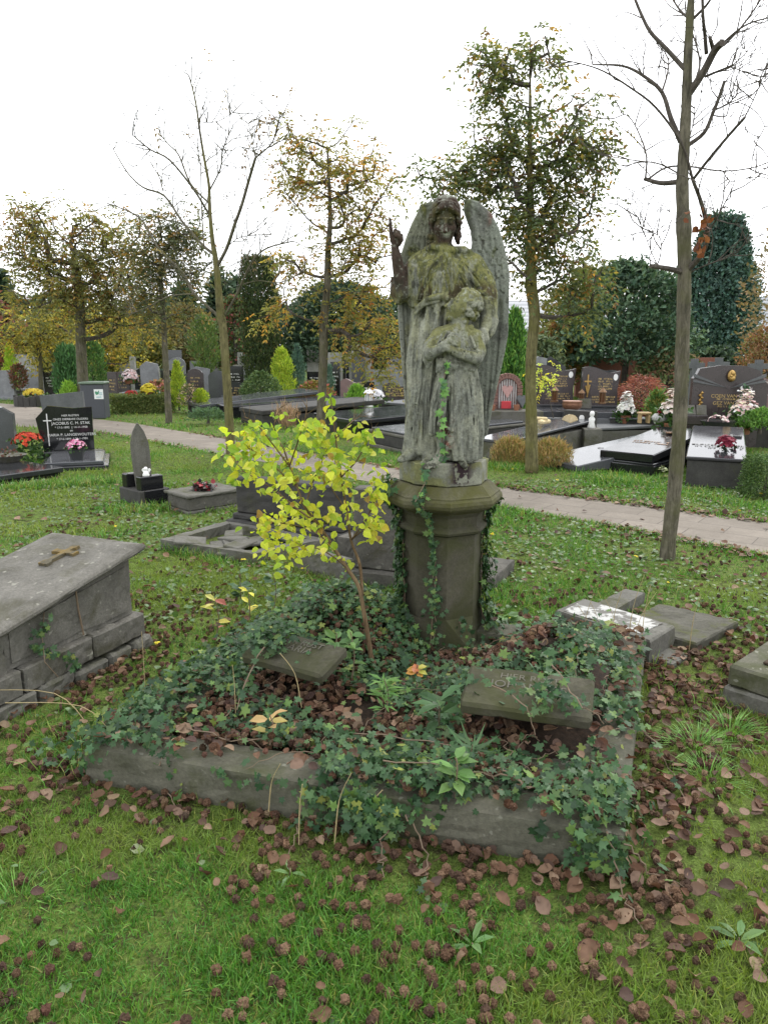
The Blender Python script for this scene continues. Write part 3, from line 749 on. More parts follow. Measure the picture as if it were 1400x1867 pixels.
stone_pale = np.array((0.33, 0.335, 0.265)); stone_grey = np.array((0.25, 0.26, 0.225)); moss_y = np.array((0.20, 0.20, 0.055)); moss_d = np.array((0.075, 0.085, 0.035))
brown = np.array((0.072, 0.046, 0.035)); iron = np.array((0.16, 0.055, 0.04)); lichen = np.array((0.42, 0.44, 0.36)); dark = np.array((0.055, 0.055, 0.042))
def paint(C, kind):
    V, F = C.mesh(); N = C.normals(V); W = V + ORG
    n1, n2, n3, n4 = fbm(W, 9, 1), fbm(W * (1, 1, 0.35), 22, 2), fbm(W, 45, 3), fbm(W * (1, 1, 0.25), 60, 4)
    x, y, z = V.T
    c = lerp3(stone_pale, stone_grey, sstep(n1, .35, .65))
    c = lerp3(c, stone_pale * 1.18, sstep(n2, .52, .72) * .7)
    up = np.clip(N[:, 2], 0, 1)
    streak = sstep(n4, .50, .62)
    if kind == 'angel':
        top = sstep(z, .72, .90)
        g = np.clip(top * sstep(n2 + .25 * up, .36, .56) + .5 * up * sstep(n1, .35, .6) + .35 * sstep(n2, .54, .64), 0, 1)
        c = lerp3(c, moss_y, g * .9); c = lerp3(c, moss_d, top * sstep(n3, .50, .66) * .75)
        c = lerp3(c, dark, top * streak * .6)
        hd = sstep(z, 1.075, 1.10) * sstep(.12 - np.abs(x + .01), -.01, .01)
        arm = sstep(-.19 - x, .0, .015) * sstep(z, .80, .90)
        wa = sstep(z, .80, .84) * sstep(.92 - z, 0, .05) * sstep(n2, .50, .6) * .8
        b = np.clip(np.maximum(np.maximum(hd * .98, arm * .95), wa), 0, 1)
        c = lerp3(c, lerp3(brown, brown * .55, sstep(n3, .35, .65)), b)
        c = lerp3(c, moss_y * .6, hd * sstep(n1, .54, .66) * .45)
        c = lerp3(c, lichen * .8, hd * sstep(z, 1.25, 1.31) * sstep(up, .2, .7) * sstep(n2, .35, .55))
        chin = (np.exp(-(((x + .010) / .017) ** 2 + ((z - 1.135) / .016) ** 2)) + .9 * np.exp(-(((x + .038) / .012) ** 2 + ((z - 1.17) / .022) ** 2))) * (y < -.06)
        c = lerp3(c, lichen, np.clip(hd * chin * sstep(n3, .38, .50) * 1.1, 0, .75))
    elif kind == 'child':
        c = lerp3(c, moss_y * .95, np.clip(sstep(z, .52, .62) * sstep(n2 + .2 * up, .42, .62) + .4 * up * sstep(n1, .4, .6), 0, .8))
        c = lerp3(c, moss_d * 1.5, sstep(z, .5, .6) * sstep(n3, .56, .7) * .6)
        st = np.exp(-(((x - (-.005)) / .03) ** 2)) * sstep(.235 - np.abs(z - .14), 0.1, .2) * sstep(n3, .48, .53) * (z > .06) * (z < .26)
        c = lerp3(c, iron, np.clip(st, 0, 1) * .9)
        c = lerp3(c, dark, sstep(.05 - z, 0, .05) * sstep(n3, .45, .55) * .9)
        c = lerp3(c, lichen, sstep(z, .78, .86) * sstep(n3, .55, .65) * .7)
    else:
        s_ = 1 if kind == 'right' else 0
        if s_:
            c = lerp3(stone_grey * (1.0, 1.04, 1.0), stone_grey * .7, sstep(n1, .45, .7))
            c = lerp3(c, moss_d * 1.3, sstep(z, .6, 1.0) * sstep(n2, .56, .66) * .8)
            c = lerp3(c, iron * 1.3, sstep(n1, .60, .70) * sstep(z, 1.05, 1.15) * sstep(x, .20, .25))
        else:
            c = lerp3(c, moss_d * 1.2, sstep(z, .82, .95) * (.45 + .5 * sstep(n2, .42, .58)))
            c = lerp3(c, moss_y, sstep(n2, .55, .65) * .5)
        c = lerp3(c, dark, sstep(n3, .63, .70) * .7)
    c = lerp3(c, dark, streak * sstep(n1, .46, .60) * .5) if kind in ('angel', 'child') else c
    n5 = fbm(W, 110, 5, 3); c = lerp3(c, dark * 1.2, sstep(n5, .62, .70) * .45); c = lerp3(c, lichen, sstep(fbm(W, 80, 6, 3), .64, .70) * .35)
    c = c * (0.56 + 0.45 * n3)[:, None]
    return V, F, c
statue = thing('angel_statue', 'weathered stone angel with tall wings and raised hand sheltering a child, on the pedestal', 'statue', tuple(ORG))
mstat = vcol_mat('weathered_sandstone', 0.92, 0.6, 90, 0.5, 0.2)
for C_, nm, kd in ((A, 'angel_figure', 'angel'), (K, 'child_figure', 'child'), (wing(1), 'wing', 'right'), (wing(-1), 'wing', 'left')):
    V_, F_, c_ = paint(C_, kd)
    MB().add(V_, F_, c_).build(nm, mstat, statue, smooth=True)
# eight-sided plinth under the figures
PROT = radians(-20.5) - pi / 2
PC = Vector((0.322, 3.95, 0))
def octo(r, z, sq=0.0, ref=True):
    return [((PC.x + r * cos(PROT + pi / 8 + k * pi / 4)), (PC.y + r * sin(PROT + pi / 8 + k * pi / 4)), z) for k in range(8)]
b = Clay((-0.27, -0.27, -0.14), (0.27, 0.27, 0.03), 0.0045)
sl_, X_, Y_, Z_ = b._box((-.27, -.27, -.14), (.27, .27, .03), 0)
d_ = np.full(X_.shape, -9.0)
for k in range(8):
    an = PROT + k * pi / 4
    d_ = np.maximum(d_, (X_ - (PC.x - ORG[0])) * cos(an) + (Y_ - (PC.y - ORG[1])) * sin(an) - 0.222)
rg = (fbm(np.stack((X_, Y_, Z_), -1), 14, 9) - .5)
d_ = np.maximum(d_, np.maximum(Z_ - 0.004 - .03 * np.clip(rg, -.2, .4), -0.113 - Z_)) + 0.010 * rg
b._merge(sl_, d_, 0)
V_, F_ = b.mesh(); W_ = V_ + ORG
n1, n3 = fbm(W_, 9, 1), fbm(W_, 38, 3, 6)
c_ = lerp3(stone_pale * .72, stone_grey * .6, sstep(n1, .4, .65)); c_ = lerp3(c_, moss_y, sstep(n1, .52, .66) * .6)
pt = np.exp(-((V_[:, 0] - .075) / .055) ** 2) * (V_[:, 1] < -.1) * sstep(V_[:, 2], -.115, -.09)
c_ = lerp3(c_, np.array((.035, .022, .026)), np.clip(pt * 1.5, 0, 1) * sstep(n3, .40, .47))
MB().add(V_, F_, c_).build('base_block', mstat, statue, smooth=True)
# ---------------------------------------------------------------- ground and path
def ground_mat():
    m, nt, bs, out = _mat('lawn_soil'); co = _coord(nt)
    a = _noise(nt, co, 0.9, 6, 0.6); b = _noise(nt, co, 14, 5, 0.7); d = _noise(nt, co, 90, 3, 0.7)
    g = _mixc(nt, _ramp(nt, a, [(0.35, 0.0), (0.65, 1.0)]), (0.095, 0.150, 0.030), (0.14, 0.185, 0.045))
    g = _mixc(nt, _ramp(nt, b, [(0.48, 0.0), (0.62, 0.9)]), g, (0.050, 0.042, 0.022))
    g = _mixc(nt, 0.6, g, _ramp(nt, d, [(0.3, 0.15), (0.7, 1.5)]), 'MULTIPLY')
    nt.links.new(g, bs.inputs['Base Color']); bs.inputs['Roughness'].default_value = 0.95; bs.inputs['Specular IOR Level'].default_value = 0.1
    _bump(nt, bs, d, 0.8, 0.02)
    return m
MB().add([(-300, -20, 0), (300, -20, 0), (300, 400, 0), (-300, 400, 0)], [(0, 1, 2, 3)]).build('ground', ground_mat()); tag(bpy.data.objects['ground'], kind='structure')
PATH = [P(*q)[:2] for q in ((1750, 1090), (1400, 1016), (1107, 960), (700, 884), (350, 819), (172, 787), (60, 779), (-160, 770), (-300, 720), (-60, 730), (60, 741), (172, 764), (242, 772), (350, 790), (890, 885), (1400, 952), (1750, 1000))]
def path_mat():
    m, nt, bs, out = _mat('worn_clay_pavers'); co = _coord(nt)
    mp = nt.nodes.new('ShaderNodeMapping'); mp.inputs['Rotation'].default_value = (0, 0, radians(37)); nt.links.new(co, mp.inputs['Vector'])
    br = nt.nodes.new('ShaderNodeTexBrick'); nt.links.new(mp.outputs[0], br.inputs['Vector'])
    br.inputs['Scale'].default_value = 1.0; br.inputs['Brick Width'].default_value = 0.60; br.inputs['Row Height'].default_value = 0.30
    br.inputs['Mortar Size'].default_value = 0.006; br.inputs['Mortar Smooth'].default_value = 0.3; br.inputs['Bias'].default_value = -0.2
    br.inputs['Color1'].default_value = (0.215, 0.185, 0.150, 1); br.inputs['Color2'].default_value = (0.165, 0.142, 0.115, 1); br.inputs['Mortar'].default_value = (0.06, 0.05, 0.042, 1)
    a = _noise(nt, co, 1.4, 7, 0.72); d = _noise(nt, co, 60, 4, 0.7)
    c = _mixc(nt, _ramp(nt, a, [(0.4, 0.0), (0.62, 0.75)]), br.outputs['Color'], (0.125, 0.105, 0.082))
    c = _mixc(nt, 0.45, c, _ramp(nt, d, [(0.25, 0.5), (0.75, 1.4)]), 'MULTIPLY')
    nt.links.new(c, bs.inputs['Base Color']); bs.inputs['Roughness'].default_value = 0.9
    _bump(nt, bs, br.outputs['Fac'], -0.4, 0.01)
    return m
MB().prism([tuple(q) for q in PATH], 0.0, 0.006, axis='z').build('path', path_mat()); tag(bpy.data.objects['path'], kind='structure')
# ---------------------------------------------------------------- the ivied grave under the statue
m_kerb = stone_mat('mossy_bluestone', (0.080, 0.080, 0.058), (0.135, 0.130, 0.098), 5, (0.055, 0.062, 0.024), 0.5, 0.92, 0.4, (0.19, 0.19, 0.15))
m_ped = stone_mat('algae_dark_sandstone', (0.046, 0.044, 0.030), (0.090, 0.084, 0.060), 4, (0.046, 0.050, 0.018), 0.6, 0.92, 0.35)
m_cap = stone_mat('mossy_cap_stone', (0.075, 0.072, 0.042), (0.125, 0.118, 0.075), 6, (0.070, 0.070, 0.018), 0.75, 0.92, 0.4)
m_grey = stone_mat('weathered_grey_stone', (0.070, 0.067, 0.058), (0.125, 0.118, 0.102), 5, (0.060, 0.056, 0.034), 0.2, 0.92, 0.35, (0.17, 0.165, 0.14))
GFL, GFR, GBR, GBL = (Vector(q[:2]) for q in (P(152, 1363, .15), P(1137, 1522, .15), P(1212, 1213, .15), P(548, 1108, .15)))
GBR = Vector((1.40, 3.72)); GBL = Vector((-0.46, 4.32))
GRAVE = [tuple(GFL), tuple(GFR), tuple(GBR), tuple(GBL)]
def gl(u, v):
    """Point inside the grave: u across from left to right, v from front to back, both 0..1."""
    a = GFL + (GFR - GFL) * u; b = GBL + (GBR - GBL) * u; return a + (b - a) * v
def guv(x, y):
    u0 = np.array(GFR - GFL); v0 = np.array(((GBL - GFL) + (GBR - GFR)) / 2); Mi = np.linalg.inv(np.stack((u0, v0), 1))
    q = np.stack((np.asarray(x) - GFL.x, np.asarray(y) - GFL.y), -1) @ Mi.T
    return q[..., 0], q[..., 1]
grave = thing('grave_surround', 'low mossy stone kerb framing the ivy-covered grave below the angel', 'grave', (GFL.x, GFL.y, 0))
grave_off = Matrix.Translation((-GFL.x, -GFL.y, 0))
def kerb(pts, z1, name='kerb', bev=0.012):
    mb = MB(); n = len(pts)
    lo = [(p[0], p[1], -0.06) for p in pts]; c = Vector((sum(p[0] for p in pts) / n, sum(p[1] for p in pts) / n))
    ins = [(p[0] + (c.x - p[0]) * bev / max((c - Vector(p)).length, .01), p[1] + (c.y - p[1]) * bev / max((c - Vector(p)).length, .01)) for p in pts]
    mb.rings([lo, [(p[0], p[1], z1 - bev) for p in pts], [(p[0], p[1], z1) for p in ins]], M=grave_off)
    return mb.build(name, m_kerb, grave)
w = 0.10
kerb([gl(0, 0), gl(.498, 0), gl(.498, w), gl(0.0, w)], .150); kerb([gl(.502, 0), gl(1, 0), gl(1, w), gl(.502, w)], .146)
kerb([gl(.905, w + .004), gl(1, w + .004), gl(1.0, .52), gl(.905, .52)], .152); kerb([gl(.905, .524), gl(1, .524), gl(1, 1), gl(.905, 1)], .149)
kerb([gl(0, w + .004), gl(.095, w + .004), gl(.095, 1), gl(0, 1)], .148); kerb([gl(.099, .905), gl(.901, .905), gl(.901, 1), gl(.099, 1)], .145)
kerb([gl(.76, w + .006), gl(.90, w + .006), gl(.90, .24), gl(.80, .24)], .142, 'corner_slab')
# soil inside
def hump(x, y):
    u, v = guv(x, y)
    h = 0.26 * np.exp(-((u - .23) / .16) ** 2 - ((v - .74) / .20) ** 2) + 0.25 * np.exp(-((u - .79) / .16) ** 2 - ((v - .57) / .19) ** 2) - .10 * np.exp(-((u - .50) / .17) ** 2 - ((v - .72) / .26) ** 2)
    return 0.105 + h + 0.03 * vn(np.stack((np.asarray(x) * 5, np.asarray(y) * 5, 0 * np.asarray(x)), -1))
nu, nv = 60, 60
uu, vv = np.meshgrid(np.linspace(.07, .93, nu), np.linspace(.07, .93, nv), indexing='ij')
a_ = np.array(GFL) + (np.array(GFR) - np.array(GFL)) * uu[..., None]; b_ = np.array(GBL) + (np.array(GBR) - np.array(GBL)) * uu[..., None]
q_ = a_ + (b_ - a_) * vv[..., None]
zq = hump(q_[..., 0], q_[..., 1])
Vs = np.concatenate((q_, zq[..., None]), -1).reshape(-1, 3)
id_ = np.arange(nu * nv).reshape(nu, nv)
Fs = np.stack((id_[:-1, :-1], id_[1:, :-1], id_[1:, 1:], id_[:-1, 1:]), -1).reshape(-1, 4)
m_soil = stone_mat('dark_leaf_mould', (0.012, 0.009, 0.006), (0.045, 0.028, 0.018), 34, None, 0, 0.95, 1.0)
tag(MB().add(Vs, Fs).build('grave_soil', m_soil, None, True), kind='structure')
# two inscribed pillow stones
def pillow(px, zf, zb, th, label, lines):
    """px: front-left, front-right, back-right, back-left pixels."""
    a = [P(*px[0], zf), P(*px[1], zf), P(*px[2], zb), P(*px[3], zb)]
    c = sum(a, Vector()) / 4
    U = ((a[1] - a[0]) + (a[2] - a[3])).normalized(); Vd = ((a[3] - a[0]) + (a[2] - a[1])).normalized(); N = U.cross(Vd).normalized(); Vd = N.cross(U)
    R = Matrix((U, Vd, N)).transposed().to_4x4()
    t = thing('pillow_stone', label, 'grave slab', tuple(c))
    wd = ((a[1] - a[0]).length + (a[2] - a[3]).length) / 4; dp = ((a[3] - a[0]).length + (a[2] - a[1]).length) / 4
    MB().bbox(-wd, wd, -dp, dp, -th, 0, 0.012, M=R).build('slab', m_ped, t)
    m_cut = plain_mat('shallow_cut_letters', (0.105, 0.098, 0.075), 0.9)
    for k, (s_, sz) in enumerate(lines):
        text(s_, sz, m_cut, t, R @ Matrix.Translation((0, dp * .55 - k * dp * .42, 0.001)), 0.0015)
    return t
pillow([(440, 1195), (590, 1232), (628, 1180), (490, 1142)], .33, .385, .055, 'left tilted stone slab half buried in ivy beside the shrub stem', [('HIER RUST', .05), ('MARIA', .06)])
pillow([(826, 1274), (1052, 1312), (1108, 1238), (868, 1216)], .325, .375, .055, 'right tilted stone slab with faint lettering among ivy and husks', [('HIER RUST', .05), ('JOHANNES', .06)])

# ---------------------------------------------------------------- pedestal
ped = thing('pedestal', 'dark mossy eight-sided stone pedestal with moulded cap, carrying the angel', 'pedestal', (PC.x, PC.y, 0))
def oct_rings(prof, rot=0.0):
    # prof: (apothem, z)
    return [[(r / cos(pi / 8) * cos(PROT + rot + pi / 8 + k * pi / 4), r / cos(pi / 8) * sin(PROT + rot + pi / 8 + k * pi / 4), z) for k in range(8)] for r, z in prof]
sq_rot = PROT + pi / 4
def sq_ring(h, z, ch=0.0):
    R = []
    for k in range(4):
        a = PROT + pi / 4 + k * pi / 2
        c0 = Vector((h * math.sqrt(2) * cos(a), h * math.sqrt(2) * sin(a)))
        d1 = Vector((cos(PROT + (k) * pi / 2 - pi / 2 + pi), sin(PROT + k * pi / 2 - pi / 2 + pi)))
        R += [c0, c0]
    return [(p.x, p.y, z) for p in R]
def oct_from_sq(h, ch, z):
    """Square of half-side h whose corners are cut by ch."""
    R = []
    for k in range(4):
        a = PROT + k * pi / 2
        ex, ey = Vector((cos(a), sin(a))), Vector((-sin(a), cos(a)))
        R += [ex * h + ey * (h - ch), ex * (h - ch) + ey * h]
    return [(p.x, p.y, z) for p in R]
k8 = 1 - math.tan(pi / 8)
MB().rings([oct_from_sq(.245, .004, -.05), oct_from_sq(.245, .004, .075), oct_from_sq(.236, .004, .088), oct_from_sq(.225, .004, .092)]).build('plinth', m_ped, ped)
MB().rings([oct_from_sq(.225, .004, .092), oct_from_sq(.222, .006, .11), oct_from_sq(.199, .199 * k8, .245), oct_from_sq(.199, .199 * k8, .70)]).build('shaft', m_ped, ped)
MB().rings([oct_from_sq(r, r * k8, z) for r, z in ((.202, .70), (.226, .712), (.232, .725), (.226, .738), (.208, .750), (.212, .80), (.222, .815), (.226, .822))]).build('neck_moulding', m_ped, ped)
MB().rings([oct_from_sq(r, r * k8, z) for r, z in ((.226, .822), (.25, .838), (.276, .848), (.292, .862), (.299, .88), (.296, .898), (.286, .91), (.286, .917), (.277, .922), (.235, .968))]).build('cap', m_cap, ped)
# ---------------------------------------------------------------- ivy
m_ivy = leaf_mat('ivy_leaf', 0.20, 0.48, 0.28, (1.0, 1.1, 0.5), 1.25)
m_stem = plain_mat('ivy_stem', (0.16, 0.115, 0.075), 0.8)
rg = np.random.RandomState(21)
IVC = [(0.030, 0.070, 0.026), (0.042, 0.088, 0.034), (0.020, 0.046, 0.020), (0.058, 0.105, 0.036), (0.090, 0.150, 0.038), (0.15, 0.18, 0.04)]
IVP = [.28, .26, .18, .16, .08, .04]
def ivy_patch(mb, X, Y, Z, nrm, size, rng):
    n = len(X); nr = unit(nrm + rng.normal(0, .38, (n, 3)))
    d = rdir(rng, n); d = unit(d - nr * (d * nr).sum(1)[:, None] + np.array((0, 0, -.25)))
    inst(mb, IVY[0], IVY[1], np.stack((X, Y, Z), 1), d, nr, size, size * rng.uniform(.85, 1.15, n), vary(rng, n, IVC, IVP, .25))
mb = MB(); st = MB()
# carpet over the grave
n = 44000
u, v = rg.uniform(-.05, 1.04, n), rg.uniform(-.06, 1.02, n)
a_ = np.array(GFL) + (np.array(GFR) - np.array(GFL)) * u[:, None]; b_ = np.array(GBL) + (np.array(GBR) - np.array(GBL)) * u[:, None]
xy = a_ + (b_ - a_) * v[:, None]
den = fbm(np.concatenate((xy, np.zeros((n, 1))), 1), 4.2, 5)
onk = (u < .10) | (u > .90) | (v < .10) | (v > .90)
dens = .06 + sstep(den, .42, .56) * .85
dens = dens + .40 * sstep(hump(xy[:, 0], xy[:, 1]), .20, .30)
dens = dens - 1.0 * np.exp(-((u - .57) / .10) ** 2 - ((v - .68) / .13) ** 2)
dens = np.where(onk, sstep(den, .47, .57) * .75, dens)
for (cu, cv, ru, rv, f) in ((.62, .04, .13, .09, 1.6), (.97, .05, .06, .06, .8), (.05, .05, .08, .10, 0.6), (.26, .72, .24, .20, 1.5), (.98, .45, .05, .08, .6), (.03, .45, .07, .30, 1.0), (.95, .22, .07, .08, .15), (.75, .55, .09, .07, -1.3),
                            (.24, .06, .14, .05, -.75), (.84, .03, .09, .06, -.7), (.40, .04, .10, .05, -.5), (.96, .80, .07, .26, -1.3), (.31, .60, .08, .06, -1.0), (.50, .33, .09, .07, -.55), (.80, .33, .10, .06, -.5), (.90, .80, .14, .10, .8), (.78, .73, .2, .06, .7), (.90, .62, .07, .16, 1.3), (.20, .78, .2, .08, 1.3), (.13, .6, .08, .14, 1.2), (.74, .42, .16, .05, .9), (.86, .44, .06, .06, .8)):
    dens = dens + f * np.exp(-((u - cu) / ru) ** 2 - ((v - cv) / rv) ** 2)
dens = np.where(v < -.004, dens * .18 * ((np.abs(u - .62) < .1) | (u > .9)), dens); dens = np.where(u > 1.004, dens * .30 * (v < .6), dens)
for q4, s0, s1 in (([(440, 1195), (590, 1232), (628, 1180), (490, 1142)], .42, 1.0), ([(826, 1274), (1052, 1312), (1108, 1238), (868, 1216)], 0.0, .60)):
    q4 = [P(px, py, .35) for px, py in q4]; f0, f1, b1, b0 = [np.array(p)[:2] for p in q4]
    ins = inside([tuple(f0 + (f1 - f0) * s0), tuple(f0 + (f1 - f0) * s1), tuple(b0 + (b1 - b0) * s1), tuple(b0 + (b1 - b0) * s0)], xy[:, 0], xy[:, 1]); dens = np.where(ins, dens * .10, dens)
keep = rg.rand(n) < np.clip(dens, 0, 1) * 0.50
pdx, pdy = xy[:, 0] - PC.x, xy[:, 1] - PC.y
keep &= ~((np.hypot(pdx, pdy) < .24)) & ~((np.hypot(pdx - .10, pdy + .16) < .38) & (pdx > -.12) & (pdy < .12) & (rg.rand(n) < .88))
u, v, xy, onk = u[keep], v[keep], xy[keep], onk[keep]
z = hump(xy[:, 0], xy[:, 1])
outs = (u < 0) | (u > 1) | (v < 0)
z = np.where(onk, np.maximum(.155, z * .55), z)
def on_pillow(px, zf, zb):
    q = [P(*px[0], zf), P(*px[1], zf), P(*px[2], zb), P(*px[3], zb)]
    ins = inside([(p.x, p.y) for p in q], xy[:, 0], xy[:, 1]); f0 = np.array(q[0].lerp(q[1], .5)); b0 = np.array(q[3].lerp(q[2], .5)); dv = b0 - f0
    t = ((xy - f0[:2]) @ dv[:2]) / (dv[:2] @ dv[:2]); return ins, f0[2] + t * dv[2]
for a_ in (([(440, 1195), (590, 1232), (628, 1180), (490, 1142)], .33, .385), ([(826, 1274), (1052, 1312), (1108, 1238), (868, 1216)], .325, .375)):
    ins, zp = on_pillow(*a_); z = np.where(ins, zp - .01, z)
edge = np.minimum(np.minimum(u + .05, 1.04 - u), v + .06)
drop = np.clip(np.maximum(np.maximum(-u, u - 1) * 1.9, -v * 1.7), 0, .12)
z = np.where(outs, rg.uniform(.02, .16, len(u)), z) + rg.uniform(.015, .085, len(u)) * np.where(outs, .6, 1) + np.where(rg.rand(len(u)) < .15, rg.uniform(0, .07, len(u)), 0)
nr = np.zeros((len(u), 3)); nr[:, 2] = 1.0; nr[:, 1] -= .35
nr[v < 0] = np.array((-.15, -1, .45)); nr[u > 1] = np.array((1, -.2, .6)); nr[u < 0] = np.array((-1, -.2, .6))
ivy_patch(mb, xy[:, 0], xy[:, 1], z, nr, rg.uniform(.016, .042, len(u)) * (1 + .25 * (rg.rand(len(u)) < .2)), rg)
n = 520; q_ = gl(0, 0); t_ = rg.rand(n); lx_ = np.array([gl(0, k) for k in t_]) + np.array((-.93, .36)) * (rg.rand(n, 1) ** 1.6 * .34)
ok = fbm(np.concatenate((lx_, np.zeros((n, 1))), 1), 6, 8) > .46; lx_ = lx_[ok]; n = len(lx_)
ivy_patch(mb, lx_[:, 0], lx_[:, 1], rg.uniform(.015, .08, n), np.tile((0, -.3, 1.), (n, 1)), rg.uniform(.018, .042, n), rg)
# curtains over the front kerb
def curtain(px0, px1, topz, n, lo, out):
    a, b = P(*px0, topz), P(*px1, topz)
    t = rg.rand(n); h = rg.rand(n) ** 1.3
    reach = lo + (topz - lo) * .0 + (.5 + .5 * np.sin(t * 9 + px0[0])) * 0.0
    X = a.x + (b.x - a.x) * t; Y = a.y + (b.y - a.y) * t
    fr = np.array((-.32, -.95)); ln = (.35 + .65 * np.abs(np.sin(t * 7.0 + 1 + px0[0] * .1)))
    Z = topz + .03 - (topz - lo) * h * ln
    ivy_patch(mb, X + fr[0] * (out * rg.uniform(.2, 1, n)), Y + fr[1] * (out * rg.uniform(.2, 1, n)), Z, np.tile((-.2, -.85, .5), (n, 1)), rg.uniform(.018, .042, n), rg)
curtain((560, 1432), (735, 1470), .15, 190, .01, .06); curtain((640, 1450), (720, 1468), .15, 110, -.02, .09); curtain((1040, 1508), (1140, 1528), .15, 70, .0, .06); curtain((400, 1402), (560, 1432), .15, 22, .05, .05)
curtain((150, 1364), (215, 1376), .15, 16, .02, .06)
# loose runners and bare stems
def runner(pts, r=.003, leaves=8, dz=.01):
    q = [Vector(p) for p in pts]; fine = []
    for i in range(len(q) - 1):
        for k in range(6):
            t = k / 6; fine.append(q[i].lerp(q[i + 1], t) + Vector((rg.normal(0, .006), rg.normal(0, .006), rg.normal(0, .004) + dz * sin(pi * t))))
    fine.append(q[-1]); st.tube(fine, [r * (1 - .5 * i / len(fine)) for i in range(len(fine))], 5, (0.17, 0.13, 0.09))
    for k in range(leaves):
        p = fine[rg.randint(len(fine))]
        ivy_patch(mb, np.array([p.x + rg.normal(0, .015)]), np.array([p.y + rg.normal(0, .015)]), np.array([p.z + .012]), np.array([(0, -.4, 1.0)]), np.array([rg.uniform(.02, .042)]), rg)
for pts in (((640, 1338, .22), (760, 1352, .24), (880, 1375, .24)), ((880, 1410, .22), (980, 1440, .22), (1056, 1448, .20)), ((905, 1395, .25), (960, 1435, .22), (1010, 1440, .2)), ((330, 1330, .2), (420, 1350, .2), (500, 1350, .2)),
            ((1000, 1205, .44), (1060, 1290, .40), (1100, 1320, .34)), ((900, 1250, .42), (960, 1290, .40), (975, 1340, .30)), ((1110, 1520, .16), (1130, 1630, .03), (1175, 1700, .02)), ((1140, 1540, .12), (1180, 1590, .03), (1250, 1620, .02)),
            ((480, 1180, .4), (430, 1290, .25), (400, 1320, .2)), ((700, 1390, .24), (820, 1400, .24), (900, 1420, .22)), ((560, 1420, .18), (545, 1500, .05), (525, 1560, .01)), ((720, 1480, .12), (690, 1560, .03), (700, 1600, .02)),
            ((740, 1480, .14), (780, 1560, .03), (775, 1620, .02)), ((290, 1380, .16), (300, 1440, .02), (320, 1470, .02)), ((1170, 1330, .18), (1220, 1400, .02), (1250, 1470, .02))):
    runner([P(*p) for p in pts], .0032, rg.randint(3, 8))
for k in range(60):
    c0 = gl(rg.uniform(.05, .95), rg.uniform(.08, .9)); a = rg.uniform(0, 2 * pi); l = rg.uniform(.1, .3)
    h0 = float(hump(c0.x, c0.y)) + .04
    c1 = c0 + Vector((cos(a), sin(a))) * l; h1 = float(hump(c1.x, c1.y)) + .04
    runner([(c0.x, c0.y, h0), ((c0.x + c1.x) / 2, (c0.y + c1.y) / 2, (h0 + h1) / 2 + rg.uniform(0, .05)), (c1.x, c1.y, h1)], .0022, 2)
carpet = mb.build('ivy_carpet', m_ivy); tag(carpet, kind='stuff')
ivs = st.build('ivy_runners', m_stem); tag(ivs, kind='stuff')
# ivy climbing the pedestal
def clad_r(z):
    return np.interp(z, (0, .09, .10, .245, .70, .72, .75, .82, .88, .92, .97), (.27, .27, .26, .215, .215, .25, .225, .24, .322, .31, .255))
ivp = thing('climbing_ivy', 'dark green ivy climbing the pedestal in strands up to the statue hem', 'ivy', (PC.x, PC.y, 0))
mb = MB(); st = MB()
def strand(path, wid, n, size=(.018, .042), extra=0.0):
    """path: (bearing from the viewer in degrees, height) along the pedestal."""
    path = np.array(path, float); t = rg.rand(n); seg = np.linspace(0, 1, len(path))
    ang = np.interp(t, seg, path[:, 0]); z = np.interp(t, seg, path[:, 1]); w_ = np.interp(t, seg, wid)
    ang = np.radians(ang + rg.normal(0, 1, n) * w_) - pi / 2; z = z + rg.normal(0, .018, n)
    r = clad_r(z) + rg.uniform(.004, .035, n) + extra * rg.rand(n)
    # the skirt of leaves spreads out near the ground
    r = r + np.clip(.30 - z, 0, .3) * rg.uniform(0, .55, n)
    N = np.stack((np.cos(ang), np.sin(ang), .45 + 0 * ang), 1)
    ivy_patch(mb, r * np.cos(ang), r * np.sin(ang), np.clip(z, .02, 2), N, rg.uniform(size[0], size[1], n), rg)
    for k in range(2):
        a_ = np.radians(np.interp(np.linspace(0, 1, 14), seg, path[:, 0]) + rg.normal(0, 1, 14) * np.interp(np.linspace(0, 1, 14), seg, wid) * .4) - pi / 2
        z_ = np.interp(np.linspace(0, 1, 14), seg, path[:, 1]); r_ = clad_r(z_) + .004
        st.tube(np.stack((r_ * np.cos(a_), r_ * np.sin(a_), z_), 1), .003, 5, (.14, .10, .07))
strand([(-80, .25), (-62, .05)], [14, 20], 420, extra=.10)
strand([(-98, .97), (-97, .80), (-95, .55), (-88, .30), (-62, .08)], [6, 6, 7, 12, 20], 640, extra=.02)
strand([(-88, .95), (-86, .60), (-70, .25), (-44, .05)], [3, 4, 10, 16], 300)
strand([(-28, .97), (-22, .80), (-16, .60), (-14, .35), (-18, .05)], [1.2, 1.2, 2.5, 6, 12], 210, (.016, .036))
strand([(92, .86), (90, .70), (90, .45), (84, .22), (76, .03)], [2, 2, 4, 10, 14], 400)
strand([(100, .60), (95, .30), (85, .05)], [6, 14, 22], 260, extra=.06)
strand([(-70, .93), (-100, .95)], [10, 10], 90, (.025, .05), .05)
strand([(22, .25), (28, .02)], [3, 8], 40, (.015, .03))
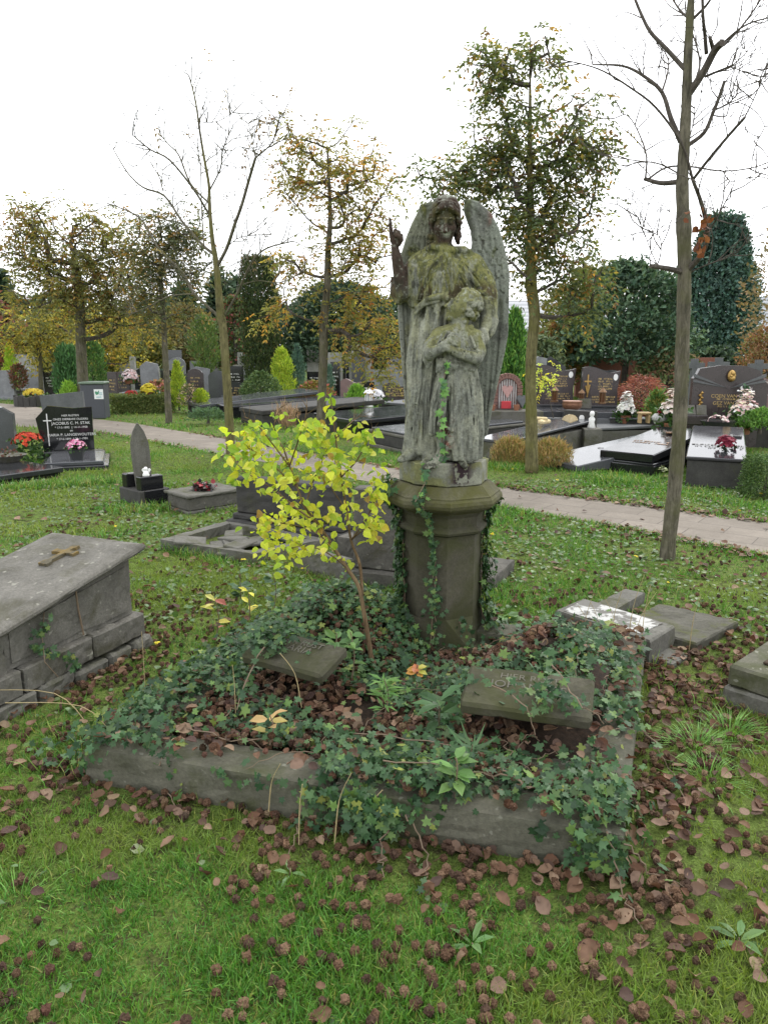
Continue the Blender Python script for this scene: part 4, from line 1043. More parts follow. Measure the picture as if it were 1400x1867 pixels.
# the thin strand that goes on over the plinth and up the child's skirt
pts = [D(*q) for q in ((757, 915, 3.63), (775, 880, 3.70), (772, 852, 3.73), (785, 845, 3.75), (805, 838, 3.76), (806, 806, 3.73), (803, 775, 3.70), (806, 740, 3.69), (807, 710, 3.70), (811, 680, 3.71), (812, 662, 3.71))]
loc = [p - Vector((PC.x, PC.y, 0)) for p in pts]
st.tube(loc, .0025, 5, (.13, .10, .06))
for k in range(46):
    i = rg.randint(len(loc) - 1); p = loc[i].lerp(loc[i + 1], rg.rand())
    inst(mb, IVY[0], IVY[1], np.array([(p.x + rg.normal(0, .012), p.y - .012, p.z)]), np.array([(rg.normal(0, .5), -.2, rg.normal(-.4, .4))]), np.array([(rg.normal(0, .3), -1, .4)]), np.array([rg.uniform(.02, .045)]), None,
         vary(rg, 1, [(0.05, .11, .05), (.09, .19, .05), (.12, .24, .06)] if p.z > .9 else IVC[:4]))
mb.build('leaves', m_ivy, ivp); st.build('stems', m_stem, ivp)
# ivy on the tomb to the left
# ---------------------------------------------------------------- neighbouring graves
g_black = granite_mat('polished_black_granite', (0.012, 0.0125, 0.014), 0.06, 0.5)
g_dark = granite_mat('polished_dark_granite', (0.028, 0.029, 0.032), 0.06, 0.5)
g_grey = granite_mat('polished_grey_granite', (0.075, 0.078, 0.085), 0.07, 0.45)
g_brown = granite_mat('polished_brown_granite', (0.052, 0.041, 0.042), 0.18, 0.5)
s_grey = stone_mat('grey_bluestone', (0.085, 0.09, 0.094), (0.14, 0.144, 0.148), 4, None, 0, 0.7, 0.15)
s_dark = stone_mat('dark_weathered_bluestone', (0.034, 0.033, 0.031), (0.068, 0.066, 0.061), 4, (0.05, 0.052, 0.026), .2, 0.8, 0.25)
s_conc = stone_mat('stained_concrete', (0.095, 0.092, 0.078), (0.155, 0.15, 0.13), 5, (0.065, 0.067, 0.03), .35, 0.9, 0.35)
s_white = stone_mat('worn_white_stone', (0.40, 0.40, 0.39), (0.55, 0.55, 0.54), 5, None, 0, 0.7, 0.15)
s_red = stone_mat('reddish_granite', (0.16, 0.105, 0.10), (0.22, 0.15, 0.14), 8, None, 0, 0.4, 0.1)
m_gold = plain_mat('gilt_bronze', (0.42, 0.27, 0.09), 0.4, 0.7, 0.3, 60)
m_letw = plain_mat('white_lettering', (0.62, 0.62, 0.60), 0.6)
m_letg = plain_mat('gilt_lettering', (0.42, 0.30, 0.12), 0.5)
m_letd = plain_mat('dark_lettering', (0.02, 0.02, 0.02), 0.5)
m_bronze = plain_mat('brown_bronze', (0.16, 0.09, 0.045), 0.45, 0.6)
m_terra = plain_mat('terracotta', (0.26, 0.11, 0.06), 0.8)
m_wht = plain_mat('white_ceramic', (0.78, 0.78, 0.76), 0.35)
m_soil2 = stone_mat('planting_soil', (0.035, 0.024, 0.016), (0.07, 0.05, 0.032), 20, None, 0, 0.95, 0.7)
def frame_thing(name, label, cat, a, b, group=None):
    """Thing whose x axis runs from ground point a towards b; returns thing and the length."""
    a, b = Vector(a[:2]), Vector(b[:2]); d = b - a
    return thing(name, label, cat, (a.x, a.y, 0), math.atan2(d.y, d.x), group), d.length
def lines_of(o_parent, mat, rows, M, name='inscription'):
    """Lettering too small to read: rows of short raised strokes (x0, x1, z, height)."""
    mb = MB(); r = np.random.RandomState(int(abs(M[0][3]) * 100) % 97)
    for x0, x1, z, h in rows:
        x = x0
        while x < x1:
            w_ = h * r.uniform(.35, .9)
            if r.rand() > .14:
                mb.box(x, x + w_ * .28, -.002, .0, z, z + h, M=M); mb.box(x + w_ * .28, x + w_ * .8, -.002, 0, z + h * r.choice([0, .4, .8]), z + h * r.choice([.95, 1.0]) , M=M) if r.rand() > .5 else mb.box(x + w_ * .28, x + w_ * .8, -.002, 0, z, z + h * .22, M=M)
            x += w_ * 1.05
    return mb.build(name, mat, o_parent)
def slab_grave(label, a, b, depth, tiers, name='slab_grave', group=None, cat='grave'):
    """Low grave seen from its foot end: tiers of (inset, z0, z1, material, part name, slope)."""
    t, wd = frame_thing(name, label, cat, a, b, group)
    for (i, z0, z1, m, nm, sl) in tiers:
        M = Matrix.Identity(4)
        mb = MB().bbox(i, wd - i, i, depth - i, z0, z1, min(.012, (z1 - z0) * .3))
        o = mb.build(nm, m, t)
        if sl:
            V = np.empty(len(o.data.vertices) * 3); o.data.vertices.foreach_get('co', V); V = V.reshape(-1, 3)
            V[:, 2] += sl * V[:, 1] / depth * (V[:, 2] > .05); o.data.vertices.foreach_set('co', V.ravel())
    return t, wd

# --- sloping chest tomb on the left
Bk = Vector((-1.365, 3.95)); fa = Vector((-.385, -.923)).normalized()
tomb = thing('chest_tomb', 'sloping grey stone tomb with a raised cross on its lid, beside the ivied grave', 'tomb', (Bk.x, Bk.y, 0), math.atan2(fa.y, fa.x))
# local x runs to the foot, local y to the right side (negative = left)
def tombbox(mb, x0, x1, y0, y1, z0b, z0f, z1b, z1f):
    L = 1.04
    zf = lambda x, b_, f_: b_ + (f_ - b_) * x / L
    V = [(x0, y0, zf(x0, z0b, z0f)), (x1, y0, zf(x1, z0b, z0f)), (x1, y1, zf(x1, z0b, z0f)), (x0, y1, zf(x0, z0b, z0f)), (x0, y0, zf(x0, z1b, z1f)), (x1, y0, zf(x1, z1b, z1f)), (x1, y1, zf(x1, z1b, z1f)), (x0, y1, zf(x0, z1b, z1f))]
    mb.add(V, [(0, 3, 2, 1), (4, 5, 6, 7), (0, 1, 5, 4), (1, 2, 6, 5), (2, 3, 7, 6), (3, 0, 4, 7)])
WT = -0.62
m_tomb = stone_mat('pale_weathered_limestone', (0.088, 0.084, 0.072), (0.165, 0.157, 0.138), 5, (0.060, 0.058, 0.034), 0.35, 0.92, 0.5, (0.22, 0.215, 0.18))
R_ = np.random.RandomState(9)
mb = MB()
x = -0.06
while x < 1.22:
    w_ = R_.uniform(.16, .34); mb.bbox(x, x + w_ - .012, WT - .06, .03 + R_.uniform(-.02, .02), -.05, .075 + R_.uniform(-.02, .012), .015); x += w_
mb.build('rubble_footing', s_conc, tomb)
mb = MB()
for x0, x1 in ((-.03, .36), (.366, .80), (.812, 1.16)): mb.bbox(x0, x1, WT - .02, .0, .075, .205, .010)
mb.build('plinth', m_tomb, tomb)
mb = MB()
for x0, x1, y in ((.02, .86, -.045), (.868, 1.06, -.030)): tombbox(mb, x0, x1, WT + .03, y, .205, .205, .555, .375)
tombbox(mb, .06, .83, WT + .05, -.038, .235, .235, .50, .36)
mb.build('body', m_tomb, tomb)
mb = MB()
prof = [(-.005, .0), (.010, .002), (.026, .008), (.036, .020), (.036, .034), (.026, .046), (.008, .052), (-.006, .054)]
rings = []
for px_, z in prof:
    x0, x1, y0, y1 = -.005 - px_, 1.085 + px_, WT - .0 - px_, -.005 + px_
    zz_ = lambda x_: .556 + (.372 - .556) * x_ / 1.06 + z
    rings.append([(x0, y0, zz_(x0)), (x1, y0, zz_(x1)), (x1, y1, zz_(x1)), (x0, y1, zz_(x0))])
x0, x1, y0, y1 = .02, 1.06, WT + .03, -.03
rings.append([(x0, y0, .556 + .060 + (.372 - .556) * x0 / 1.06), (x1, y0, .556 + .060 + (.372 - .556) * x1 / 1.06), (x1, y1, .556 + .060 + (.372 - .556) * x1 / 1.06), (x0, y1, .556 + .060 + (.372 - .556) * x0 / 1.06)])
mb.rings(rings); lid = mb.build('lid', m_tomb, tomb)
sl_ = math.atan2(.556 - .372, 1.06)
Mc = Matrix.Translation((.26, WT / 2 + .02, .556 + .056 - .26 * (.184 / 1.06))) @ Matrix.Rotation(sl_, 4, 'Y')
mb = MB()
cr = [(-.17, .012), (-.17, -.012), (-.06, -.016), (-.04, -.016), (-.04, -.085), (-.055, -.10), (.005, -.10), (-.005, -.085), (-.005, -.016), (.15, -.02), (.165, -.04), (.21, -.04), (.21, .04), (.165, .04), (.15, .02), (-.005, .016), (-.005, .085), (.005, .10), (-.055, .10), (-.04, .085), (-.04, .016)]
cr = [(-.20, -.035), (-.155, -.035), (-.14, -.022), (-.09, -.022), (-.09, -.075), (-.10, -.115), (-.03, -.115), (-.04, -.075), (-.04, -.022), (.11, -.022), (.13, -.045), (.19, -.045), (.19, .045), (.13, .045), (.11, .022), (-.04, .022), (-.04, .075), (-.03, .115), (-.10, .115), (-.09, .075), (-.09, .022), (-.14, .022), (-.155, .035), (-.20, .035)]
mb.prism([(x_ * .62, y_ * .66) for x_, y_ in cr], 0.0, .022, M=Mc, axis='z'); mb.build('cross', stone_mat('lichened_stone', (.07, .062, .04), (.11, .10, .07), 9, (.20, .13, .03), .55, .95, .4), lid)
lt = MB()
for x_, y_, r_ in ((.24, -.30, .03), (.28, -.29, .022), (.31, -.315, .018), (.10, -.20, .02)):
    lt.lathe([(r_, 0), (r_ * .8, .003)], 9, (.42, .27, .05), Matrix.Translation((x_, y_, .618 - x_ * .1736)))
# ivy on the tomb's side
tv = thing('tomb_ivy', 'small ivy strand hanging on the right side of the sloping tomb', 'ivy', (Bk.x, Bk.y, 0), math.atan2(fa.y, fa.x))
mb = MB(); st = MB(); rg2 = np.random.RandomState(4)
n = 60; t_ = rg2.rand(n)
V_ = np.stack((.62 + .10 * np.sin(t_ * 5) + rg2.normal(0, .02, n), -.015 + rg2.uniform(0, .03, n) + .03 * (t_ > .6), .40 - .30 * t_), 1)
ivy_patch(mb, V_[:, 0], V_[:, 1], V_[:, 2], np.tile((0, 1, .3), (n, 1)), rg2.uniform(.02, .038, n), rg2)
st.tube([(.63, -.03, .42), (.66, -.025, .30), (.70, .02, .2), (.64, .03, .1)], .0025, 5); MB().tube([(.42, -.036, .49), (.415, -.034, .36), (.40, -.03, .22)], .005, 5).build('dead_stem', m_stem, tv)
mb.build('leaves', m_ivy, tv); st.build('stem', m_stem, tv)

# --- broken kerb stones to the right
def quad_slab(label, q, z0, z1, mat, name='stone_slab', cat='slab', bev=.012, top=None):
    c = Vector((sum(p[0] for p in q) / 4, sum(p[1] for p in q) / 4)); t = thing(name, label, cat, (c.x, c.y, 0))
    o = MB().rings([[(p[0] - c.x, p[1] - c.y, z0) for p in q], [(p[0] - c.x, p[1] - c.y, z1 - bev) for p in q], [((p[0] - c.x) * (1 - bev / .4), (p[1] - c.y) * (1 - bev / .4), z1) for p in q]]).build('block', mat, t)
    if top:
        MB().prism([((p[0] - c.x) * s_, (p[1] - c.y) * s_) for p, s_ in zip(q, (.86, .72, .80, .90))], z1 + .001, z1 + .004, axis='z').build('worn_white_top', top, t)
    return t
def peeled():
    m, nt, bs, out = _mat('peeling_white_paint'); co = _coord(nt)
    a = _noise(nt, co, 9, 6, 0.65, .5)
    nt.links.new(_mixc(nt, _ramp(nt, a, [(.46, 0.0), (.52, 1.0)]), (.42, .42, .40), (.12, .115, .10)), bs.inputs['Base Color']); bs.inputs['Roughness'].default_value = .8
    _bump(nt, bs, a, .4, .01); return m
quad_slab('thick broken kerb block with peeling white top, right of the ivied grave', [(1.02, 4.19), (1.42, 3.71), (1.64, 3.94), (1.24, 4.41)], -.03, .14, s_conc, 'kerb_block', top=peeled())
quad_slab('flat mossy slab lying in the grass behind the white-topped kerb block', [(1.45, 4.22), (1.745, 3.88), (2.15, 4.24), (1.78, 4.56)], -.02, .055, stone_mat('moss_spotted_flag', (.062, .060, .046), (.115, .110, .09), 7, (.075, .085, .018), .42, .95, .4))
quad_slab('narrow mossy kerb beam pointing away behind the white-topped block', [(1.285, 4.43), (1.375, 4.30), (1.74, 4.71), (1.64, 4.80)], -.02, .075, s_conc, 'kerb_beam')
quad_slab('small thin flagstone fragment under the corner of the white-topped block', [(1.40, 3.78), (1.53, 3.66), (1.68, 3.80), (1.58, 3.92)], -.02, .025, s_conc, 'flagstone')
t = thing('kerb_grave', 'thick mossy kerb of a planted grave at the right edge of the picture', 'grave', (1.615, 3.275, 0), math.atan2(.67, .74))
MB().bbox(0, 1.0, -.9, 0, -.04, .09, .012).build('base', s_conc, t); MB().bbox(0.012, .99, -.89, -.012, .09, .20, .014).build('kerb', m_kerb, t)
MB().bbox(.13, .9, -.8, -.12, .20, .212, .004).build('soil', m_soil2, t)
# --- two old headstones and kerbs behind the yellow shrub
t, wd = frame_thing('headstone', 'wide dark old headstone on a stepped plinth, behind the yellow shrub', 'headstone', (-1.40, 6.86), (-.36, 6.28))
MB().bbox(-.06, wd + .06, -.10, .26, -.03, .10, .012).build('plinth', s_dark, t); MB().bbox(-.02, wd + .02, -.04, .20, .10, .155, .012).build('step', s_dark, t)
MB().bbox(0, wd, 0, .16, .155, .50, .014).build('stone', s_dark, t)
t, wd = frame_thing('headstone', 'tall plain grey old headstone partly hidden behind the pedestal', 'headstone', (-.225, 5.20), (.50, 4.93))
MB().bbox(-.06, wd + .06, -.05, .20, -.03, .10, .012).build('plinth', m_grey, t)
MB().bbox(0, wd, 0, .14, .10, .70, .014).build('stone', m_grey, t)
quad_slab('long low stone kerb in the grass behind the yellow shrub', [(-.72, 5.53), (-.27, 5.14), (-.22, 5.20), (-.66, 5.60)], -.03, .17, s_conc, 'kerb_beam')
quad_slab('square stone block between the kerb and the tall grey headstone', [(-.36, 5.58), (-.20, 5.48), (-.10, 5.62), (-.26, 5.72)], -.03, .24, m_grey, 'stone_block')
quad_slab('low stone slab end poking out right of the pedestal', [(.60, 5.02), (.78, 5.00), (1.0, 5.46), (.80, 5.55)], -.03, .09, m_grey)
# low grave full of broken flags
t = thing('kerb_grave', 'low grave of broken flagstones and dead plants beside the dark headstone', 'grave', (-1.9, 6.1, 0))
k_ = [(0, 0), (.87, -.46), (1.40, .02), (.42, .72)]
def ring_kerb(q, w_, z, mat, par, nm='kerb'):
    c = (sum(p[0] for p in q) / 4, sum(p[1] for p in q) / 4)
    qi = [(p[0] + (c[0] - p[0]) * w_, p[1] + (c[1] - p[1]) * w_) for p in q]; mb = MB()
    for i in range(4):
        j = (i + 1) % 4; mb.rings([[(*q[i], -.03), (*q[j], -.03), (*qi[j], -.03), (*qi[i], -.03)], [(*q[i], z), (*q[j], z), (*qi[j], z), (*qi[i], z)]])
    return mb.build(nm, mat, par), qi
ring_kerb(k_, .2, .085, s_conc, t)
mb = MB(); R_ = np.random.RandomState(2)
for k in range(12):
    cx, cy = R_.uniform(.25, 1.1), R_.uniform(-.22, .35)
    mb.bbox(-.13, .13, -.08, .08, 0, .025, .006, M=TRS((cx, cy, .035 + .012 * k * .35), R_.uniform(0, 3), R_.uniform(-.12, .12), R_.uniform(-.12, .12)))
mb.build('broken_flags', s_conc, t)
# small chest tomb with a broken pot
t = thing('chest_tomb', 'small pale chest tomb with a broken flower bowl lying on its lid', 'tomb', (-2.01, 7.46, 0), math.atan2(.69, .73))
MB().bbox(-.02, .62, -.02, .47, -.03, .03, .01).build('base', s_conc, t); MB().bbox(0, .6, 0, .45, .03, .165, .01).build('body', m_grey, t); MB().bbox(-.03, .63, -.03, .48, .165, .20, .01).build('lid', s_conc, t)
bw = thing('flower_bowl', 'broken dark bowl of dried flowers on the small chest tomb', 'bowl', (-1.93, 7.78, .20))
MB().lathe([(.02, 0), (.08, .012), (.125, .03), (.13, .036), (.11, .03), (.03, .016)], 18, cap=False).build('bowl', plain_mat('dark_glaze', (.035, .02, .018), .4), bw)
mb = MB(); R_ = np.random.RandomState(8)
n = 110; q = np.stack((R_.normal(0, .045, n), R_.normal(0, .04, n), R_.uniform(.01, .07, n)), 1)
inst(mb, *OVAL, q, rdir(R_, n, .2), rdir(R_, n, .5), R_.uniform(.03, .06, n), None, vary(R_, n, [(.05, .03, .03), (.30, .04, .05), (.35, .32, .30), (.03, .03, .03)]))
mb.build('dried_flowers', leaf_mat('dried_petals', .1), bw)
# pointed stele on a black base, little figurine
t = thing('stele', 'slim pointed grey stone stele standing in a black stepped base', 'gravestone', (-2.62, 7.82, 0), math.atan2(.30, -.32) )
MB().bbox(0, .46, -.36, 0, -.03, .17, .01).build('base', s_dark, t); MB().bbox(.02, .13, -.30, -.03, .17, .32, .008).build('black_block', g_black, t); MB().bbox(.33, .44, -.30, -.03, .17, .32, .008).build('black_block', g_black, t)
MB().bbox(-.006, .20, -.352, -.05, -.02, .168, .004, M=Matrix.Translation((-.004, 0, 0))).build('black_facing', g_black, t)
Ms = Matrix.Translation((.235, -.18, .15)) @ Matrix.Rotation(-math.atan2(.30, -.32) + .35, 4, 'Z') @ Matrix.Rotation(radians(-2), 4, 'Y')
mb = MB(); gz = [(.085, 0), (.10, .42), (.095, .52), (.06, .64), (.008, .73)]
mb.prism([(-r, z) for r, z in gz] + [(r, z) for r, z in gz[::-1]], -.045, .045, M=Ms); mb.prism([(-r * .6, z * .96 + .01) for r, z in gz] + [(r * .6, z * .96 + .01) for r, z in gz[::-1]], -.052, .052, M=Ms)
mb.build('stele_stone', s_conc, t)
fg = thing('angel_figurine', 'tiny white angel figurine on the black base of the pointed stele', 'figurine', tuple(P(265, 915)[:2]) + (.0,))
fp = D(266, 855, 7.95); fg.location = (fp.x, fp.y, .32)
MB().lathe([(.035, 0), (.04, .01), (.028, .04), (.022, .055), (.012, .062), (.02, .07), (.023, .082), (.015, .098), (.003, .102)], 12).build('body', m_wht, fg, True)
mb = MB()
for s_ in (-1, 1): mb.prism([(0, .03), (s_ * .03, .035), (s_ * .05, .065), (s_ * .035, .085), (s_ * .01, .07)], .012, .022)
mb.build('wings', m_wht, fg)

# --- black headstone with legible lettering and its slab
t, wd = frame_thing('headstone', 'glossy black headstone with slanted top, tall white cross and white lettering', 'headstone', (-5.28, 11.50), (-4.58, 11.74))
hp = [D(px, py, 11.6) for px, py in ((86, 834), (74, 779), (94, 757), (112, 761), (135, 764), (171, 763), (171, 829))]
z0_ = 0.10
poly = [(-.02, .10), (-.10, .63), (.08, .82), (.25, .80), (.45, .775), (.72, .79), (.715, .12)]
MB().prism(poly, 0, .09).build('stone', g_black, t)
MB().bbox(-.12, .86, -.10, .16, -.02, .11, .01).build('plinth', g_dark, t)
Mt = lambda x, z: Matrix.Translation((x, -.003, z)) @ Matrix.Rotation(pi / 2, 4, 'X')
for s_, sz, z in (('HIER RUSTEN', .042, .665), ('ONZE DIERBARE OUDERS', .044, .608), ('JACOBUS C. M. STAK', .060, .545), ('* 17-5-1892  † 14-11-1958', .044, .480), ('EN', .034, .425), ('MARIA P. LANGEWOUTERS', .058, .365), ('* 27-5-1894  † 26-1-1984', .044, .300)):
    text(s_, sz, m_letw, t, Mt(.40, z), .002)
MB().box(.055, .070, -.006, 0, .20, .70).box(.005, .125, -.0055, 0, .585, .600).build('cross', m_letw, t)
MB().bbox(0.02, .95, -1.42, -.11, -.02, .06, .01).build('kerb', g_dark, t); MB().bbox(.10, .88, -1.34, -.16, .06, .115, .01).build('slab', g_grey, t)
pot = thing('flower_pot', 'dark plastic pot of pink and white flowers on the grey slab', 'flower pot', tuple(P(141, 838, .115)))
MB().lathe([(.085, 0), (.115, .15), (.122, .16), (.112, .16), (.10, .13)], 18, cap=False).build('pot', plain_mat('dark_plastic', (.03, .032, .035), .5), pot)
def flowers(mb, rng, n, r, z0, h, cols, size=.035, flat=.6):
    a, u = rng.uniform(0, 2 * pi, n), np.sqrt(rng.rand(n)); q = np.stack((r * u * np.cos(a), r * u * np.sin(a), z0 + h * np.sqrt(np.maximum(0, 1 - u * u)) * rng.uniform(.75, 1, n)), 1)
    nr = unit(q - np.array((0, 0, z0 - .05)) + rng.normal(0, .02, (n, 3)))
    for k in range(5):
        d = unit(np.cross(nr, rdir(rng, n))); inst(mb, *OVAL, q, d, nr, size * rng.uniform(.7, 1.1, n), None, vary(rng, n, cols))
def greens(mb, rng, n, r, z0, h, cols=((.04, .09, .025), (.06, .12, .03)), size=.05):
    q = np.stack((rng.normal(0, r * .5, n), rng.normal(0, r * .5, n), z0 + rng.uniform(0, h, n)), 1)
    inst(mb, *OVAL, q, rdir(rng, n, .2), rdir(rng, n, .5), size * rng.uniform(.6, 1.1, n), None, vary(rng, n, cols))
m_petal = leaf_mat('petals', .25, .6, .2, (1, .9, .9)); m_leaf = leaf_mat('green_leaf', .25, .45, .4)
R_ = np.random.RandomState(14)
mb = MB(); flowers(mb, R_, 70, .15, .16, .14, [(.62, .20, .34), (.75, .55, .62), (.50, .12, .26)]); mb.build('flowers', m_petal, pot); mb = MB(); greens(mb, R_, 80, .13, .13, .08); mb.build('foliage', m_leaf, pot)
rf = thing('red_flowers', 'clump of bright red flowers left of the black headstone', 'flowers', tuple(P(55, 842)))
mb = MB(); flowers(mb, R_, 50, .22, .30, .16, [(.50, .05, .02), (.60, .09, .03), (.35, .03, .02)], .06)
q_ = MB(); flowers(q_, R_, 26, .12, .34, .14, [(.50, .05, .02), (.60, .09, .03)], .06)
mb.add(np.concatenate(q_.V) + np.array((.34, .35, .05)), q_.F[0] * 0 + q_.F[0], np.concatenate(q_.C)) if len(q_.F) == 1 else None
mb.build('flowers', m_petal, rf); mb = MB(); greens(mb, R_, 160, .25, .02, .36, size=.08); mb.build('foliage', m_leaf, rf)
# slab and headstone at the left edge
t, wd = frame_thing('slab_grave', 'dark polished slab at the left edge reflecting the sky', 'grave', P(-60, 893), P(112, 868))
MB().bbox(0, wd, 0, 1.3, -.03, .05, .01).build('base', g_black, t); MB().bbox(-.03, wd + .03, -.03, 1.3, .05, .125, .012).build('slab', g_dark, t)
t = thing('headstone', 'rounded grey headstone cut off by the left edge of the picture', 'headstone', tuple(P(-40, 838)), .12)
MB().prism([(-.1, .03), (-.1, .78), (.15, .84), (.42, .80), (.58, .70), (.58, .03)], 0, .11).build('stone', g_grey, t)
dsh = thing('flower_dish', 'low grey dish of withered plants at the foot of the left-edge headstone', 'dish', tuple(P(18, 842, .12)))
MB().lathe([(.12, 0), (.2, .08), (.24, .10), (.21, .08), (.1, .04)], 18, cap=False).build('dish', s_conc, dsh); mb = MB(); greens(mb, R_, 40, .15, .06, .12, ((.12, .05, .04), (.08, .07, .03))); mb.build('plants', m_leaf, dsh)
t = thing('headstone', 'plain matt grey back of a headstone behind the black headstone', 'headstone', tuple(D(84, 790, 14.5))[:2] + (0,), .10)
c0 = D(80, 722, 14.5); c1 = D(155, 714, 14.5)
MB().prism([(.03, 0), (-.05, c0.z), (c1.x - c0.x - .05, c1.z), (c1.x - c0.x - .02, 0)], 0, .10).build('stone', s_grey, t)

# --- right side beyond the path
ux = Vector((cos(radians(-37)), sin(radians(-37)), 0))
def px_grave(label, fl, fr, depth, tiers, **k): return slab_grave(label, P(*fl), P(*fr), depth, tiers, **k)
t, wd = px_grave('two-tier black granite grave with bronze lettering, beyond the path at right', (1082, 855), (1191, 868), 2.0, [(0, -.03, .13, g_black, 'base', 0), (.035, .13, .155, g_dark, 'ledge', 0), (.05, .155, .27, g_black, 'slab', .21)])
mt_ = Matrix.Translation((wd / 2, .75, .352)) @ Matrix.Rotation(.105, 4, 'X') @ Matrix.Rotation(-pi / 2, 4, 'X')
lines_of(t, m_bronze, [(-.30, .32, .05, .055), (-.25, .30, -.06, .055)], mt_)
mb = MB()
for k in range(5): mb.bbox(-.08, .08, -.012, .012, 0, .02, .003, M=TRS((wd / 2 + .02, 1.45, .43), k * .6))
mb.build('bronze_rose', m_bronze, t)
t, wd = px_grave('pale polished slab on a mossy black base with a red rose bouquet', (1248, 886), (1352, 893), 2.1, [(0, -.03, .33, s_dark, 'base', 0), (-.02, .33, .375, g_dark, 'slab', .19)])
mt_ = Matrix.Translation((wd / 2, .62, .436)) @ Matrix.Rotation(.09, 4, 'X') @ Matrix.Rotation(-pi / 2, 4, 'X')
lines_of(t, m_letd, [(-.30, .34, .10, .06), (-.26, .30, 0, .06), (-.1, .3, -.1, .05)], mt_)
MB().box(wd * .75, wd * .75 + .03, .95, 1.55, .49, .515).box(wd * .55, wd * .97, 1.3, 1.33, .491, .516).build('cross', m_letd, t)
rb = thing('rose_bouquet', 'dark red rose bouquet lying on the pale polished slab', 'flowers', tuple(P(1322, 818, .43)))
mb = MB(); flowers(mb, R_, 60, .12, .03, .15, [(.20, .02, .04), (.28, .04, .07), (.14, .01, .03)], .05); mb.build('flowers', m_petal, rb); mb = MB(); greens(mb, R_, 30, .1, .0, .08, ((.03, .05, .02),)); mb.build('foliage', m_leaf, rb)
t, wd = px_grave('flat dark grey slab tilted in the ground with a cross and lettering', (985, 845), (1052, 862), 2.3, [(.0, -.04, .02, s_conc, 'base', 0), (-.02, .02, .10, g_grey, 'slab', .34)])
mt_ = Matrix.Translation((wd / 2, .8, .225)) @ Matrix.Rotation(.14, 4, 'X') @ Matrix.Rotation(-pi / 2, 4, 'X')
lines_of(t, m_letd, [(-.22, .3, .02, .06), (.0, .24, -.08, .05)], mt_); MB().box(-.012, .012, 0, .02, .3, .95, M=mt_).box(-.14, .14, -.001, .021, .74, .765, M=mt_).build('cross', m_letd, t)
t, wd = px_grave('pale polished slab on grey stained base behind two heather bushes', (866, 836), (922, 843), 2.6, [(0, -.03, .28, s_conc, 'base', .06), (-.02, .28, .325, g_grey, 'slab', .16)])
mt_ = Matrix.Translation((wd / 2, .6, .367)) @ Matrix.Rotation(.062, 4, 'X') @ Matrix.Rotation(-pi / 2, 4, 'X')
lines_of(t, m_letd, [(-.26, .28, .02, .06), (-.2, .24, -.08, .05)], mt_)
MB().bbox(0, wd, 2.55, 2.70, .1, .62, .01).build('head_wall', s_dark, t)
lp = t.location.copy(); ra = t.rotation_euler.z
def on(t_, x, y, z): return tuple(Vector((t_.location.x, t_.location.y, 0)) + Matrix.Rotation(t_.rotation_euler.z, 3, 'Z') @ Vector((x, y, z)))
for x_ in (.12, .55): MB().lathe([(.05, 0), (.05, .01)], 16, M=Matrix.Translation((wd * x_ + .05, 2.545, .50)) @ Matrix.Rotation(pi / 2, 4, 'X')).build('oval_portrait', m_wht, t)
ch = thing('carved_ornament', 'cream carved hand ornament lying on the pale slab', 'ornament', on(t, wd * .45, 1.5, .42))
MB().bbox(-.16, .16, -.05, .05, 0, .07, .02, M=TRS((0, 0, .04), .9, .2)).bbox(-.12, .12, -.04, .04, .0, .06, .02, M=TRS((-.05, .03, .09), -.5, -.3)).build('cream_stone', plain_mat('cream_stone', (.55, .45, .25), .7), ch)
ch = thing('carved_ornament', 'cream shell ornament at the head of the pale slab', 'ornament', on(t, wd * .9, 1.9, .45))
mb = MB()
for k in range(9): mb.tube([(0, 0, .02), (.13 * cos(.2 + k * .33), .05, .05 + .10 * sin(.2 + k * .33))], [.012, .022], 5)
mb.build('cream_stone', plain_mat('cream_shell', (.50, .40, .24), .7), ch)
ch = thing('angel_figurine', 'small white angel figurine standing before the grey head wall', 'figurine', on(t, wd * 1.2, 2.3, .0))
MB().bbox(-.15, .15, -.15, .15, 0, .36, .01).build('block', s_conc, ch); MB().lathe([(.06, .36), (.07, .38), (.045, .46), (.055, .52), (.025, .56), (.04, .58), (.042, .62), (.02, .65)], 12).build('figure', m_wht, ch, True)
t, wd = px_grave('long low grey slab between the pale slab and the terrace wall', (1000, 800), (1045, 812), 2.4, [(0, -.03, .24, s_conc, 'base', 0), (-.01, .24, .29, s_grey, 'slab', .05)])
# raised terrace with its headstones
t = thing('terrace_wall', 'long low dark stone terrace wall behind the polished slabs', 'wall', tuple(P(1110, 802)), math.atan2(P(1300, 812).y - P(1110, 802).y, P(1300, 812).x - P(1110, 802).x))
MB().bbox(0, 1.0, 0, .35, -.03, .40, .01).bbox(1.004, 3.6, .0, .35, -.03, .402, .01).build('wall', s_dark, t); MB().bbox(-.02, 3.62, -.02, .37, .40, .43, .008).build('coping', s_grey, t)
t = thing('headstone', 'large dark headstone with gilt Madonna relief and pale fan rays', 'headstone', tuple(D(1258, 752, 13.0))[:2] + (0,), -.10)
wz = lambda py: D(1300, py, 13).z
W18 = D(1388, 700, 13.0).x - D(1258, 700, 13.0).x
pl = [(0, 0), (0, wz(690)), (.06, wz(682)), (.10, wz(672)), (.45, wz(666)), (.85, wz(667)), (W18 - .14, wz(676)), (W18 - .08, wz(690)), (W18 + .02, wz(702)), (W18 + .02, 0)]
MB().prism(pl, 0, .14).build('stone', g_brown, t)
mb = MB()
